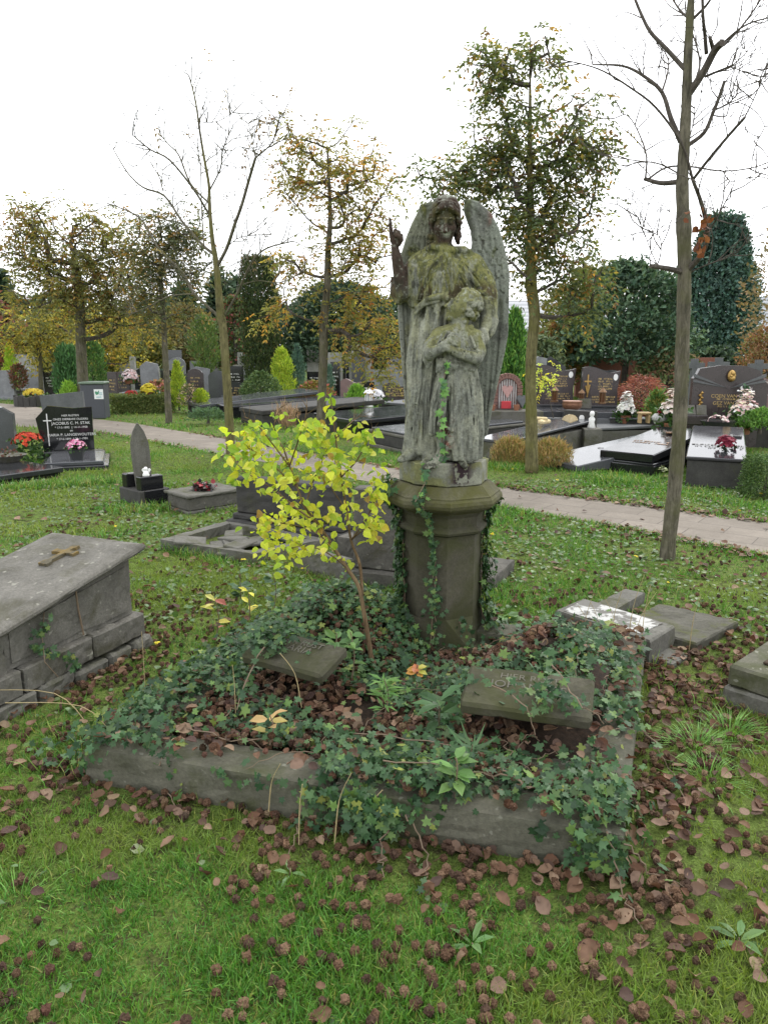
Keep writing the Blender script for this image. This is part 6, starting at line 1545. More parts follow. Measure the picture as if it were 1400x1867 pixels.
# --- leafy young trees
def leafy(label, basepx, trunkpx, rads, clusters, cols, p, per, seed, bark=b_grey, size=.10, L=.26, Y=None, ntip=None, tip_r=.0052, droop=.6, spread=.6, grp=TREEL):
    rng = np.random.RandomState(seed); base = P(*basepx); Y_ = base.y
    t = thing('young_tree', label, 'tree', tuple(base), 0, grp)
    tk = [D(px, py, Y_) - base for px, py in trunkpx]; mb = MB(); q = smooth_path(tk, 4)
    mb.tube(q, list(np.interp(np.linspace(0, 1, len(q)), np.linspace(0, 1, len(rads)), rads)), 9); mb.build('trunk', bark, t, True)
    tg = []
    for (px, py, rx, ry, n) in clusters:
        c = D(px, py, Y_) - base; sx = rx / FPX * Y_; sz = ry / FPX * Y_
        tg += [tuple(v) for v in cloud(rng, n, c, (sx, max(sx * spread, sz * .5), sz))]
    mb = MB(); st_ = max(3, int(len(q) * .35)); paths = grow_to(mb, q[st_:], tg, rng, tip_r); mb.build('branches', b_dark, t)
    tips = []
    for pth in paths:
        for i in range(max(2, len(pth) - 4), len(pth), 2 if per < 4 else 1):
            d = (pth[i] - pth[i - 1]).normalized(); tips.append((pth[i], d))
    mb = MB(); compound(mb, tips, rng, max(1, per // 2), cols, p, size, droop, L); mb.build('crown', m_tree, t)
    return t
olive = [(.068, .075, .030), (.090, .092, .034), (.050, .060, .028), (.115, .10, .032), (.14, .088, .028), (.10, .06, .028)]
green = [(.050, .068, .030), (.070, .082, .034), (.038, .052, .028), (.105, .092, .030), (.14, .085, .025), (.08, .05, .03)]
leafy('tall young tree with dark olive leaves directly behind the angel wing', (968, 862), ((969, 868), (968, 760), (967, 660), (974, 575), (968, 520), (968, 460), (967, 380), (965, 300), (966, 220), (966, 140)), (.095, .075, .072, .080, .06, .042, .027, .012),
      [(975, 235, 90, 55, 34), (985, 320, 115, 70, 44), (1015, 420, 95, 75, 36), (925, 350, 70, 70, 22), (905, 130, 38, 55, 22), (985, 100, 60, 22, 12), (820, 322, 42, 34, 15), (1085, 280, 38, 45, 18), (1050, 500, 60, 40, 14), (945, 480, 60, 50, 8), (900, 290, 40, 50, 10), (1060, 545, 40, 40, 10)],
      green, [.30, .27, .22, .12, .05, .04], 5, 41, b_green, .085, .26)
leafy('young tree with sparse orange-tinged leaves between the yellow shrub and the angel', (584, 812), ((583, 818), (586, 740), (590, 640), (590, 590), (597, 520), (598, 460), (602, 400), (600, 330), (597, 270)), (.095, .078, .078, .062, .05, .03, .012),
      [(560, 285, 60, 55, 22), (650, 310, 75, 60, 26), (535, 300, 45, 40, 10), (600, 380, 90, 60, 18), (680, 400, 60, 60, 18), (640, 470, 80, 50, 18), (540, 480, 60, 50, 14), (690, 575, 60, 55, 26), (640, 600, 40, 40, 10), (655, 520, 60, 45, 14), (505, 560, 40, 30, 8), (690, 640, 40, 40, 12)],
      [(.10, .10, .035), (.13, .115, .035), (.075, .085, .03), (.18, .11, .03), (.15, .07, .025), (.085, .06, .03)], [.30, .22, .26, .11, .05, .06], 5, 42, b_grey, .085, .25)
leafy('broad young tree with brownish green drooping crown at left', (155, 760), ((157, 768), (152, 700), (148, 620), (147, 560), (140, 500), (138, 470), (136, 450)), (.17, .135, .12, .11, .07, .03),
      [(150, 455, 110, 65, 50), (70, 440, 60, 55, 26), (215, 490, 75, 65, 40), (140, 530, 110, 60, 44), (30, 430, 30, 45, 12), (90, 520, 60, 50, 18), (240, 560, 50, 50, 18), (60, 400, 40, 30, 10), (195, 420, 50, 40, 14)],
      olive, [.28, .24, .16, .16, .10, .06], 4, 43, b_grey, .12, .40, tip_r=.0075)
leafy('slender young tree with dark green top in front of the clipped hedge', (308, 772), ((309, 778), (306, 720), (302, 650), (300, 610), (297, 560), (293, 500), (290, 440)), (.085, .072, .068, .06, .04, .02),
      [(295, 420, 55, 45, 36), (320, 465, 50, 50, 32), (280, 500, 50, 40, 16), (300, 550, 60, 40, 14), (345, 440, 25, 50, 10), (255, 560, 40, 40, 8)],
      [(.040, .050, .030), (.055, .062, .034), (.09, .075, .03), (.13, .08, .03)], [.45, .3, .17, .08], 4, 44, b_grey, .105, .32)
leafy('thin young tree with yellowing leaves near the left edge', (76, 728), ((77, 732), (75, 690), (73, 640), (72, 610), (70, 580)), (.09, .07, .07, .05),
      [(75, 590, 55, 35, 26), (45, 610, 40, 30, 14), (110, 600, 50, 35, 18)], [(.15, .135, .035), (.11, .11, .035), (.18, .15, .03), (.07, .08, .03)], None, 5, 45, b_grey, .15, .45, tip_r=.012)
leafy('pale straight trunk with golden autumn leaves behind the broad left tree', (187, 712), ((189, 716), (185, 660), (181, 615), (180, 590)), (.13, .11, .10, .07),
      [(190, 580, 80, 45, 36), (130, 620, 60, 40, 20), (220, 610, 50, 45, 20)], [(.15, .14, .035), (.12, .12, .035), (.19, .15, .03), (.08, .09, .03)], None, 5, 46, b_green, .17, .5, tip_r=.014)
# yellow sapling peeping out beside the middle trunk
leafy('small yellow-green sapling before the taller brown headstone', (1012, 800), ((1012, 800), (1008, 760), (1000, 720), (998, 690)), (.012, .010, .006, .004), [(1000, 690, 28, 25, 12), (985, 675, 15, 15, 5)], [(.30, .30, .04), (.22, .26, .05), (.16, .20, .04)], None, 3, 47, b_dark, .07, .15, tip_r=.003)
# ---------------------------------------------------------------- the yellow-leaved shrub on the grave
rt_ = np.random.RandomState(52)
base = P(680, 1222, .14); Y0 = base.y
sh = thing('yellow_shrub', 'bright yellow-leaved young shrub leaning from the ivied grave', 'shrub', tuple(base))
S3 = lambda px, py, dy=0.0: D(px, py, Y0 + dy) - base
m_yel = leaf_mat('yellow_leaf', .50, .5, .25, (1.05, 1.0, .45))
b_shr = bark_mat('shrub_bark', (.10, .065, .035), (.19, .135, .075))
mb = MB(); paths = []
main = [S3(681, 1235), S3(674, 1180), S3(664, 1120), S3(654, 1070, .0), S3(632, 1035, .0), S3(606, 995, .02), S3(580, 955, .0), S3(556, 925, -.02), S3(543, 890, .0), S3(528, 850, .02), S3(518, 820, 0)]
paths.append(limb(mb, main, .0125, .0035, 8, 4))
for pts, r in ((((660, 1085, 0), (656, 1030, .05), (640, 985, .08), (632, 930, .10), (622, 870, .08), (612, 800, .05), (605, 740, .03), (600, 712, .02)), .0085), (((580, 955, 0), (545, 930, -.08), (515, 905, -.12), (480, 880, -.15), (445, 860, -.15)), .005),
               (((543, 890, 0), (500, 850, .06), (470, 825, .08), (435, 810, .1)), .004), (((528, 850, 0), (545, 800, -.04), (556, 765, -.05), (560, 740, -.05)), .004), (((606, 995, 0), (565, 965, .08), (520, 955, .1), (500, 950, .12)), .004),
               (((640, 985, .08), (665, 950, .0), (680, 920, -.05), (690, 895, -.05)), .0045), (((640, 985, .08), (665, 965, .05), (685, 965, .05)), .0035), (((622, 870, .08), (650, 840, .0), (672, 800, -.03), (680, 785, -.03)), .004), (((556, 925, 0), (570, 880, .1), (590, 830, .14), (580, 780, .16)), .004),
               (((528, 850, 0), (490, 800, -.06), (465, 770, -.08), (445, 760, -.1)), .0035), (((632, 1035, 0), (600, 1010, -.1), (560, 995, -.12), (530, 1000, -.14)), .0035), (((612, 800, .05), (640, 770, .1), (655, 760, .12)), .003), (((632, 930, .1), (600, 880, .0), (610, 850, -.05)), .0035), (((518, 820, 0), (500, 780, .05), (510, 745, .05)), .003)):
    paths.append(limb(mb, [S3(*p) for p in pts], r, .002, 6, 4))
tips = []
for pth in paths: twigs(mb, pth[3:], rt_, 7, .10, .0016, 1, tips, up=.1, t0=.25)
mb.build('stems', b_shr, sh, True)
OV2 = ([(0, 0, 0), (-.30, .18, .08), (-.40, .45, .13), (-.28, .74, .04), (.02, 1.05, -.24), (.28, .76, .06), (.42, .45, .10), (.28, .18, .06), (0, .45, -.05)], [(0, 8, 2, 1), (8, 4, 3, 2), (0, 7, 6, 8), (8, 6, 5, 4)])
mb = MB(); pos = []
for k, pth in enumerate(paths):
    a0 = 16 if k == 0 else (11 if k == 1 else 4)
    for i in range(a0, len(pth)):
        for _ in range(3): pos.append(np.array(pth[i]) + rt_.normal(0, .022, 3))
for t_ in tips:
    for _ in range(8): pos.append(np.array(t_[0]) + rt_.normal(0, .035, 3))
pos = np.array(pos); pos = pos[(pos[:, 2] > .34) & (pos[:, 0] < .035 + .02 * rt_.rand(len(pos)))]
ztop = S3(560, 765)[2]; spike = np.abs(pos[:, 0] - S3(603, 740)[0]) < .05
pos = pos[(pos[:, 2] < ztop - .25 * np.clip(np.abs(pos[:, 0] + .33) - .12, 0, 1) + .03 * rt_.rand(len(pos))) | (spike & (rt_.rand(len(pos)) < .5) & (pos[:, 2] < S3(600, 712)[2]))]
zc = pos[:, 2]; keep = rt_.rand(len(pos)) < np.where((zc < .62) , .35, 1.0); pos = pos[keep]
n = len(pos); dd = unit(rdir(rt_, n) * (1, 1, .4) + np.array((0, 0, -.45))); nn = unit(np.array((0, -.55, .75)) + rt_.normal(0, .45, (n, 3)))
zt = np.clip((pos[:, 2] - .9) / .35, 0, 1)
cy = vary(rt_, n, [(.58, .64, .07), (.50, .60, .07), (.66, .68, .14), (.38, .50, .06), (.52, .46, .07), (.32, .22, .06)], [.33, .25, .2, .12, .07, .03], .2)
cg = vary(rt_, n, [(.26, .42, .05), (.32, .46, .06)], None, .12)
mixg = ((rt_.rand(n) < zt * .75) | ((pos[:, 0] < -.62) & (rt_.rand(n) < .5)))
inst(mb, *OV2, pos, dd, nn, rt_.uniform(.024, .050, n), None, np.where(mixg[:, None], cg, cy)); mb.build('leaves', m_yel, sh)
# ---------------------------------------------------------------- seedlings and weeds on and around the grave
def sprout(label, px, py, z, h, nl, size, cols, seed, cat='plant', name='seedling', lean=(0, 0), stem=(.10, .09, .04), shape=OVAL, aspect=.8):
    r = np.random.RandomState(seed); b_ = P(px, py, z); t = thing(name, label, cat, tuple(b_)); top = Vector((lean[0], lean[1], h))
    mb = MB(); pth = limb(mb, [Vector((0, 0, -.03)), top * .5 + Vector(r.normal(0, .01, 3)), top], .004, .002, 5, 3, 1); mb.C = [np.tile(stem, (len(v), 1)) for v in mb.V]; mb.build('stem', m_stem, t)
    mb = MB(); f = r.rand(nl) ** .6; q = np.array([np.array(top) * u_ for u_ in f]); a = np.arange(nl) * 2.4 + r.rand()
    d = np.stack((np.cos(a), np.sin(a), r.uniform(-.1, .6, nl)), 1); inst(mb, *shape, q + d * .006, d, np.tile((0, -.2, 1.0), (nl, 1)) + r.normal(0, .2, (nl, 3)), size * r.uniform(.7, 1.1, nl), size * aspect * r.uniform(.7, 1.1, nl), vary(r, nl, cols)); mb.build('leaves', m_leaf, t)
    return t
gb = [(.10, .20, .05), (.14, .26, .07), (.08, .16, .05)]; dk = [(.045, .10, .035), (.06, .13, .045)]
sprout('pale green leafy seedling just left of the shrub stem', 640, 1235, .2, .22, 12, .075, gb, 1, aspect=.5); sprout('light green seedling with long leaves left of the shrub stem', 615, 1200, .3, .12, 9, .085, gb, 2, aspect=.4)
sprout('feathery bright green cypress-like seedling at the middle of the grave', 700, 1300, .2, .15, 46, .075, [(.12, .25, .06), (.16, .30, .08)], 3, shape=DIAMOND, aspect=.22)
sprout('dark glossy rosette plant beside the right tilted stone', 800, 1320, .2, .10, 14, .12, dk, 4, aspect=.4); sprout('leafy green weed in the front right of the grave', 830, 1440, .19, .12, 12, .08, gb, 5, aspect=.55); sprout('grassy green tuft with broad leaves in the middle of the grave', 860, 1400, .2, .09, 14, .12, dk, 6, shape=BLADE, aspect=.12)
sprout('small yellowing five-leaf seedling left of the grave middle', 492, 1345, .2, .10, 6, .085, [(.40, .33, .10), (.45, .30, .12)], 7, aspect=.5); sprout('reddish autumn seedling at the foot of the pedestal', 760, 1250, .2, .10, 9, .05, [(.42, .22, .04), (.36, .12, .04), (.38, .34, .06)], 8)
sprout('green seedling behind the grave left of the shrub', 440, 1095, 0, .20, 10, .09, dk, 9); sprout('dark green seedling behind the left ivy hump', 500, 1100, .1, .20, 10, .08, dk, 10); sprout('yellow-leaved seedling with a reddish tip behind the ivy hump', 395, 1150, .05, .20, 7, .085, [(.50, .46, .08), (.45, .40, .10), (.35, .10, .06)], 11, aspect=.6)
sprout('bright yellow seedling beside the left ivy hump', 455, 1120, .1, .15, 7, .07, [(.55, .50, .06)], 12, aspect=.6); sprout('dark green leafy weed beside the broken flag grave', 500, 1000, 0, .12, 24, .12, dk, 13, aspect=.45)
sprout('tall dock leaves before the white-topped kerb block', 1075, 1185, 0, .10, 6, .19, [(.20, .26, .07), (.14, .22, .07), (.30, .30, .08)], 14, shape=OVAL, aspect=.35); sprout('yellow-green weed before the white-topped kerb block', 1120, 1200, 0, .20, 10, .08, [(.24, .28, .06), (.18, .26, .06)], 15)
sprout('green bramble leaves at the right foot of the pedestal', 925, 1150, .05, .10, 14, .10, gb, 16); sprout('small weed at the foot of the two-tier black granite grave', 1208, 872, 0, .16, 12, .07, [(.20, .24, .06)], 17)
# dry grass stalks
dg = MB(); rs_ = np.random.RandomState(61)
for (px, py, z, h, dx) in ((1110, 1195, 0, .42, .05), (1125, 1200, 0, .36, -.1), (1095, 1190, 0, .3, -.08), (1140, 1205, 0, .5, .06), (1150, 1205, 0, .4, .1), (1080, 1190, 0, .28, -.1), (1165, 1208, 0, .45, .02), (160, 1320, .0, .25, -.45), (210, 1345, 0, .25, -.45), (265, 1255, .05, .3, .01), (430, 1300, .2, .22, .0), (550, 1290, .2, .25, -.08), (1255, 1190, 0, .35, .03),
                           (1060, 1190, 0, .35, .04), (490, 1480, .05, .2, .05), (610, 1540, .02, .28, .06), (545, 1540, .02, .24, .02), (660, 1530, .02, .2, .07)):
    b_ = P(px, py, z); dg.tube(smooth_path([b_, b_ + Vector((dx * .3, 0, h * .6)), b_ + Vector((dx, -.02, h * (1 if abs(dx) < .3 else .7)))], 4), [.0022] * 4 + [.0016] * 5, 4, (.36, .29, .15))
tag(dg.build('dry_grass_stalks', vcol_mat('dry_stalk', .8)), kind='stuff')
# ---------------------------------------------------------------- shrubs, conifers and far trees
m_fol = leaf_mat('foliage', .25, .6, .25, (1.05, 1.0, .5), 1.8)
def bush(name, label, cat, px, base_py, top_py, wpx, Y, cols, seed, prof, n=1600, leaf=.07, asp=.5, up=.2, group=None, p=None, clump=0.0, trunk=None, lumps=3.0, shape=DIAMOND, base_z=None, depth=1.0):
    """Dense foliage inside a turned outline: prof = radius (0..1) at heights 0..1."""
    rng = np.random.RandomState(seed); b_ = D(px, base_py, Y); b_.z = max(b_.z, 0) if base_z is None else base_z
    H_ = D(px, top_py, Y).z - b_.z; R_b = wpx / 2 / FPX * Y
    t = thing(name, label, cat, tuple(b_), 0, group)
    hh = rng.rand(n) ** .9; a = rng.uniform(0, 2 * pi, n); pr = np.interp(hh, np.linspace(0, 1, len(prof)), prof)
    dirv = np.stack((np.cos(a), np.sin(a), hh * H_ / max(R_b, .01) * .8), 1); lump = 1 + (fbm(dirv + seed, lumps / 2.0, seed % 9) - .5) * 1.1
    u = rng.rand(n) ** (1 / 3.2); r = R_b * pr * lump * u
    q = np.stack((r * np.cos(a), r * np.sin(a) * depth, hh * H_), 1) + rng.normal(0, leaf * .3, (n, 3))
    if clump:
        keep = fbm(q, clump, seed % 7) > .43; q = q[keep]; a = a[keep]
    k = len(q); out_ = np.stack((np.cos(a), np.sin(a), .3 + 0 * a), 1)
    d = unit(out_ * (1 - up) + np.array((0, 0, up * 1.6)) + rng.normal(0, .35, (k, 3))); nn = unit(out_ + np.array((0, 0, .5)) + rng.normal(0, .5, (k, 3)))
    c = vary(rng, k, cols, p, .2); cl = fbm(q, 2.2 / max(R_b, .2), seed % 5 + 1); c = c * (0.72 + .6 * cl)[:, None]
    mb = MB(); inst(mb, *shape, q, d, nn, leaf * rng.uniform(.6, 1.3, k), leaf * asp, c); 
    z0 = trunk[1] if trunk else 0
    mb.build('foliage', m_fol, t)
    if trunk: MB().tube([(0, 0, -.1), (0.02, 0, H_ * .25), (0, 0, H_ * .6)], [trunk[0], trunk[0] * .8, trunk[0] * .3], 8).build('trunk', b_dark, t)
    else: MB().tube([(0, 0, -.1), (0, 0, H_ * .5)], [R_b * .08 + .01, .01], 6).build('stem', b_dark, t)
    return t
CONE = [.75, 1, .95, .82, .62, .38, .05]; COL_ = [.8, 1, 1, .98, .95, .85, .45]; BALL = [.55, .9, 1, .98, .85, .6, .15]; DOME = [.9, 1, 1, .93, .8, .55, .1]
gold = [(.20, .26, .025), (.26, .31, .035), (.14, .21, .025)]; dkg = [(.020, .038, .022), (.030, .052, .026), (.042, .062, .026), (.014, .026, .016)]; blu = [(.05, .095, .075), (.07, .115, .09), (.035, .07, .055)]; mid = [(.05, .10, .03), (.07, .13, .035), (.035, .075, .025)]
bush('columnar_conifer', 'tall dark column-shaped conifer with blunt top, behind the left bare tree', 'conifer', 480, 735, 470, 66, 27, [(.020, .034, .012), (.030, .046, .014), (.042, .056, .016), (.012, .020, .009), (.07, .045, .02)], 1, [.8, .95, 1, 1, .98, .97, .95, .88, .7], 17000, .12, .35, .7, p=[.32, .28, .2, .16, .04])
bush('golden_conifer', 'bright golden-green conifer beside the tall dark column', 'conifer', 516, 722, 638, 42, 24.5, gold, 2, [.7, 1, .95, .7, .85, .75, .5, .1], 2600, .11, .35, .5)
bush('blue_conifer', 'narrow blue-green conifer right of the golden one', 'conifer', 544, 720, 632, 28, 25, blu, 3, CONE, 1800, .11, .3, .6)
bush('blue_conifer', 'short blue-green conifer half behind the middle tree trunk', 'conifer', 601, 722, 668, 16, 24, blu, 33, CONE, 800, .09, .3, .6)
bush('round_shrub', 'dark rounded evergreen shrub in front of the tall dark column', 'shrub', 476, 729, 679, 68, 22.5, [(.035, .065, .026), (.055, .09, .035), (.085, .12, .05)], 4, DOME, 3200, .075, .6, .1)
bush('golden_conifer', 'slim golden cypress cone beside the slender left tree', 'conifer', 327, 742, 662, 27, 20.5, gold, 5, CONE, 2400, .085, .3, .6)
bush('golden_shrub', 'small round golden-green shrub right of the slim golden cone', 'shrub', 367, 735, 711, 24, 20, gold, 6, BALL, 1200, .06, .5, .2)
bush('golden_conifer', 'slim golden cypress cone at the left edge', 'conifer', 25, 712, 630, 26, 27, [(.17, .26, .025), (.22, .30, .03)], 7, CONE, 1700, .11, .3, .6)
bush('red_shrub', 'dull red-green round shrub beside the left-edge golden cone', 'shrub', 37, 708, 666, 26, 26, [(.10, .06, .04), (.06, .07, .03), (.14, .05, .035)], 8, BALL, 900, .10, .5, .2)
bush('feathery_conifer', 'feathery dark green conifer behind the broad left tree', 'conifer', 130, 720, 635, 52, 25, [(.035, .085, .030), (.05, .11, .04), (.025, .06, .02)], 9, [.9, 1, 1, .95, .85, .7, .3], 3000, .16, .28, .7)
bush('feathery_conifer', 'green feathery conifer left of the dark litter bin', 'conifer', 172, 712, 620, 46, 28, mid, 10, BALL, 1800, .16, .3, .5)
bush('dwarf_conifer', 'small bright green dwarf conifer above the grey headstone back', 'conifer', 127, 724, 700, 32, 19, [(.12, .22, .03), (.16, .27, .04)], 11, [1, .9, .75, .5, .2], 900, .09, .3, .6)
bush('dome_conifer', 'bright green dome-shaped dwarf conifer behind the long black slabs', 'conifer', 651, 746, 707, 40, 19.5, [(.10, .20, .03), (.14, .26, .035), (.07, .15, .025)], 12, [1, 1, .95, .85, .7, .5, .25], 2200, .10, .28, .65)
bush('tall_thuja', 'tall fresh green thuja right of the angel wing', 'conifer', 932, 760, 570, 52, 16.5, [(.045, .115, .025), (.075, .165, .03), (.11, .21, .04), (.03, .075, .02)], 13, [.8, 1, 1, .92, .8, .62, .42, .15], 6500, .12, .3, .65)
for k, (px, lb) in enumerate(((930, 'russet heather bush left of the leafy trunk base'), (1005, 'russet heather bush right of the leafy trunk base'))):
    bush('heather_bush', lb, 'shrub', px, 846 + 2 * k, 803 + 3 * k, 66, 10.9 - .3 * k, [(.16, .13, .045), (.20, .15, .06), (.12, .13, .04), (.25, .16, .08)], 14 + k, [.8, 1, 1, .9, .7, .4], 3200, .07, .16, .6, lumps=4)
bush('box_shrub', 'clipped dark green box shrub at the right edge', 'shrub', 1392, 905, 832, 88, 8.4, [(.03, .058, .02), (.045, .08, .025), (.06, .10, .03)], 16, [.9, 1, 1, 1, .95, .8], 6500, .028, .6, .1, lumps=2)
bush('japanese_maple', 'low red-leaved Japanese maple left of the near bare trunk', 'small tree', 1165, 764, 688, 92, 15.5, [(.15, .05, .045), (.20, .075, .055), (.11, .045, .04), (.24, .12, .09)], 17, [.05, .12, .35, .85, 1, .9, .6, .2], 3800, .09, .22, -.2, trunk=(.05, 0), clump=2.6)
bush('evergreen_shrub', 'small green evergreen with red berries beside the white flower wreath', 'shrub', 1195, 765, 715, 34, 13.5, [(.05, .10, .03), (.08, .14, .04), (.12, .12, .03)], 18, BALL, 900, .08, .5, .2)
bush('evergreen_shrub', 'low bright green shrub at the right end of the terrace', 'shrub', 1385, 780, 748, 70, 12, [(.06, .13, .03), (.09, .17, .04)], 19, DOME, 2000, .06, .4, .3)
bush('hydrangea', 'pinkish autumn hydrangea bush behind the clipped hedge', 'shrub', 290, 735, 697, 52, 23, [(.22, .09, .08), (.12, .11, .04), (.28, .15, .12), (.08, .09, .03)], 20, DOME, 1000, .12, .6, .1)
bush('berry_shrub', 'low mixed red and green shrub before the blue-green conifers', 'shrub', 572, 732, 697, 62, 23, [(.13, .12, .03), (.20, .06, .05), (.09, .11, .03)], 21, DOME, 1500, .10, .5, .1)
bush('willow_bush', 'upright loose green bush behind the left bare trunk', 'shrub', 375, 705, 580, 60, 29, [(.06, .10, .03), (.09, .13, .035), (.045, .075, .025)], 22, [.25, .4, .7, 1, .9, .6, .2], 2600, .17, .25, .5, clump=1.6)
bush('grass_tuft', 'tuft of brown dry ornamental grass beside the large chest grave', 'plant', 524, 790, 748, 40, 16, [(.22, .15, .10), (.16, .11, .07)], 23, [.3, .5, .7, .9, 1, .8], 500, .20, .06, .8)
bush('rose_bush', 'sparse rose bush right of the slim golden cone', 'shrub', 345, 740, 702, 34, 20, [(.10, .10, .05), (.06, .08, .03), (.30, .22, .18)], 24, BALL, 380, .08, .5, .2, clump=3)
bush('creeping_juniper', 'low creeping juniper spreading on the grass before the pale slab', 'shrub', 380, 764, 748, 64, 17, [(.05, .09, .05), (.07, .12, .06)], 25, [1, .95, .8, .5], 900, .09, .3, .2)
# low clipped hedge
def hedge(label, a, b, w_, h_, seed, cols, leaf=.05, n=6000, name='hedge', z0=0):
    rng = np.random.RandomState(seed); t, L = frame_thing(name, label, 'hedge', a, b)
    q = np.stack((rng.uniform(0, L, n), rng.uniform(0, w_, n), z0 + rng.uniform(0, h_, n)), 1)
    f = rng.randint(0, 3, n); q[f == 0, 1] = rng.uniform(-.02, .04, (f == 0).sum()); q[f == 1, 2] = z0 + h_ + rng.normal(0, .025, (f == 1).sum())
    inst(mb := MB(), *DIAMOND, q, rdir(rng, n, .4), unit(rng.normal(0, .6, (n, 3)) + np.array((0, -.5, .6))), leaf * rng.uniform(.6, 1.3, n), leaf * .6, vary(rng, n, cols)); mb.build('foliage', m_fol, t)
    return t
hedge('long low clipped box hedge along the grass at left', P(205, 756), P(322, 752), .8, .45, 71, [(.05, .075, .022), (.075, .10, .03), (.10, .115, .035)], .06, 7000)
hedge('low bright green hedge strip before the brown headstones', P(1010, 808) + Vector((.4, 2.6, 0)), P(1105, 808) + Vector((.5, 2.4, 0)), .35, .52, 72, [(.10, .15, .03), (.14, .19, .04)], .05, 3500)
# flowers in the middle distance
for lb, px, py, Y, cols, r, h in (('round yellow chrysanthemum on the low graves behind the hedge', 272, 724, 20.5, [(.60, .50, .03), (.68, .60, .06)], .22, .26), ('white chrysanthemum mound beside the white lantern', 684, 736, 19.5, [(.74, .74, .74), (.66, .67, .68)], .26, .28),
                                  ('pink and white flowers among the distant headstones', 238, 700, 26, [(.72, .66, .66), (.6, .4, .4)], .3, .4), ('red flowers in a shallow bowl left of the yellow chrysanthemum', 240, 727, 20.5, [(.40, .05, .04)], .18, .08), ('yellow flowers in the stone ring planter at left', 62, 725, 23, [(.55, .42, .04)], .3, .15)):
    f_ = set_on('flowers', lb, 'flowers', px, py, Y); f_.location.z = max(0, f_.location.z); rr_ = np.random.RandomState(px)
    mb = MB(); flowers(mb, rr_, 70, r, .12, h, cols, .08); mb.build('blossoms', m_petal, f_); mb = MB(); greens(mb, rr_, 120, r * 1.2, 0, h * .7, size=.10); mb.build('foliage', m_leaf, f_); MB().lathe([(r * .5, 0), (r * .7, .14), (r * .6, .14)], 14).build('pot', m_terra, f_)
# stone ring planter, litter bin
rp = set_on('stone_ring', 'low ring of dark edging stones around a small planting at left', 'planter', 66, 738, 23); rp.location.z = 0
mb = MB()
for k in range(20):
    a = 2 * pi * k / 20; mb.bbox(-.09, .09, -.05, .05, 0, .28 + .03 * (k % 3), .01, M=Matrix.Translation((.55 * cos(a), .55 * sin(a), 0)) @ Matrix.Rotation(a + pi / 2, 4, 'Z'))
mb.build('edging', s_dark, rp); MB().lathe([(.5, 0), (.5, .2)], 20).build('soil', m_soil2, rp)
bn = thing('litter_bin', 'dark grey square litter bin with a white sticker, behind the black headstone', 'bin', tuple(P(177, 762)), .12)
hb = D(177, 700, bn.location.y).z
MB().bbox(-.28, .28, -.26, .26, 0, hb, .02).build('body', plain_mat('grey_plastic', (.055, .06, .07), .55), bn); MB().bbox(-.31, .31, -.29, .29, hb, hb + .06, .02).build('lid', plain_mat('lid_green', (.13, .18, .13), .6), bn)
stk = MB().box(.05, .27, -.268, -.262, hb - .36, hb - .12).build('sticker', plain_mat('white_sticker', (.72, .74, .72), .5), bn)
mb = MB(); mb.prism([(.07, hb - .2), (.10, hb - .16), (.13, hb - .19), (.18, hb - .14), (.16, hb - .24), (.10, hb - .26)], -.272, -.269); mb.build('sticker_emblem', plain_mat('green_print', (.06, .25, .14), .5), stk)
MB().box(.17, .25, -.271, -.269, hb - .22, hb - .20).box(.17, .25, -.271, -.269, hb - .26, hb - .245).box(.10, .22, -.271, -.269, hb - .32, hb - .30).build('sticker_lines', plain_mat('teal_print', (.2, .42, .45), .5), stk)
# ---------------------------------------------------------------- distant headstones
rh = np.random.RandomState(77)
f_grey = stone_mat('far_grey_stone', (.15, .155, .165), (.25, .255, .265), 4, None, 0, .6, .1); f_pale = stone_mat('far_pale_stone', (.20, .20, .185), (.33, .325, .30), 4, None, 0, .8, .2)
hm = [(f_grey, 'grey'), (g_brown, 'brown'), (g_dark, 'dark grey'), (f_pale, 'pale stone'), (g_black, 'black'), (s_red, 'reddish'), (g_grey, 'pale grey')]
def far_stone(px, py, Y, w_, h_, style, mi, rz, label, group=None):
    b_ = D(px, py, Y); t = thing('headstone', label, 'headstone', (b_.x, b_.y, 0), rz, group); mb = MB(); h2 = w_ / 2
    pl = {'flat': [(-h2, .1), (-h2, h_), (h2, h_), (h2, .1)], 'slant': [(-h2, .1), (-h2, h_ * .88), (-h2 * .3, h_), (h2, h_ * .93), (h2, .1)],
          'round': [(-h2, .1), (-h2, h_ * .82)] + [(-h2 * cos(pi * k / 8), h_ * .82 + h_ * .18 * sin(pi * k / 8)) for k in range(1, 8)] + [(h2, h_ * .82), (h2, .1)],
          'peak': [(-h2, .1), (-h2, h_ * .8), (0, h_), (h2, h_ * .8), (h2, .1)], 'wave': [(-h2, .1), (-h2, h_ * .9)] + [(-h2 + w_ * k / 8, h_ * .92 + .06 * math.sin(k * .8)) for k in range(1, 8)] + [(h2, h_ * .88), (h2, .1)]}.get(style)
    if style == 'cross': mb.box(-.09, .09, -.07, .07, .1, h_).box(-.28, .28, -.071, .071, h_ * .58, h_ * .58 + .18)
    else: mb.prism(pl, -.06, .06)
    mb.build('stone', hm[mi][0], t); MB().bbox(-h2 - .06, h2 + .06, -.16, .16, -.03, .1, .01).build('plinth', hm[mi][0], t)
    if style != 'cross' and mi in (1, 2, 4): lines_of(t, m_letg if mi != 4 else m_letw, [(-h2 * .6, h2 * .6, h_ * (.72 - .1 * k), .045) for k in range(4)], Matrix.Translation((0, -.061, 0)))
    return t
nx = {'flat': 'square-topped', 'slant': 'slant-topped', 'round': 'round-topped', 'peak': 'gabled', 'wave': 'wavy-topped', 'cross': 'cross-shaped'}
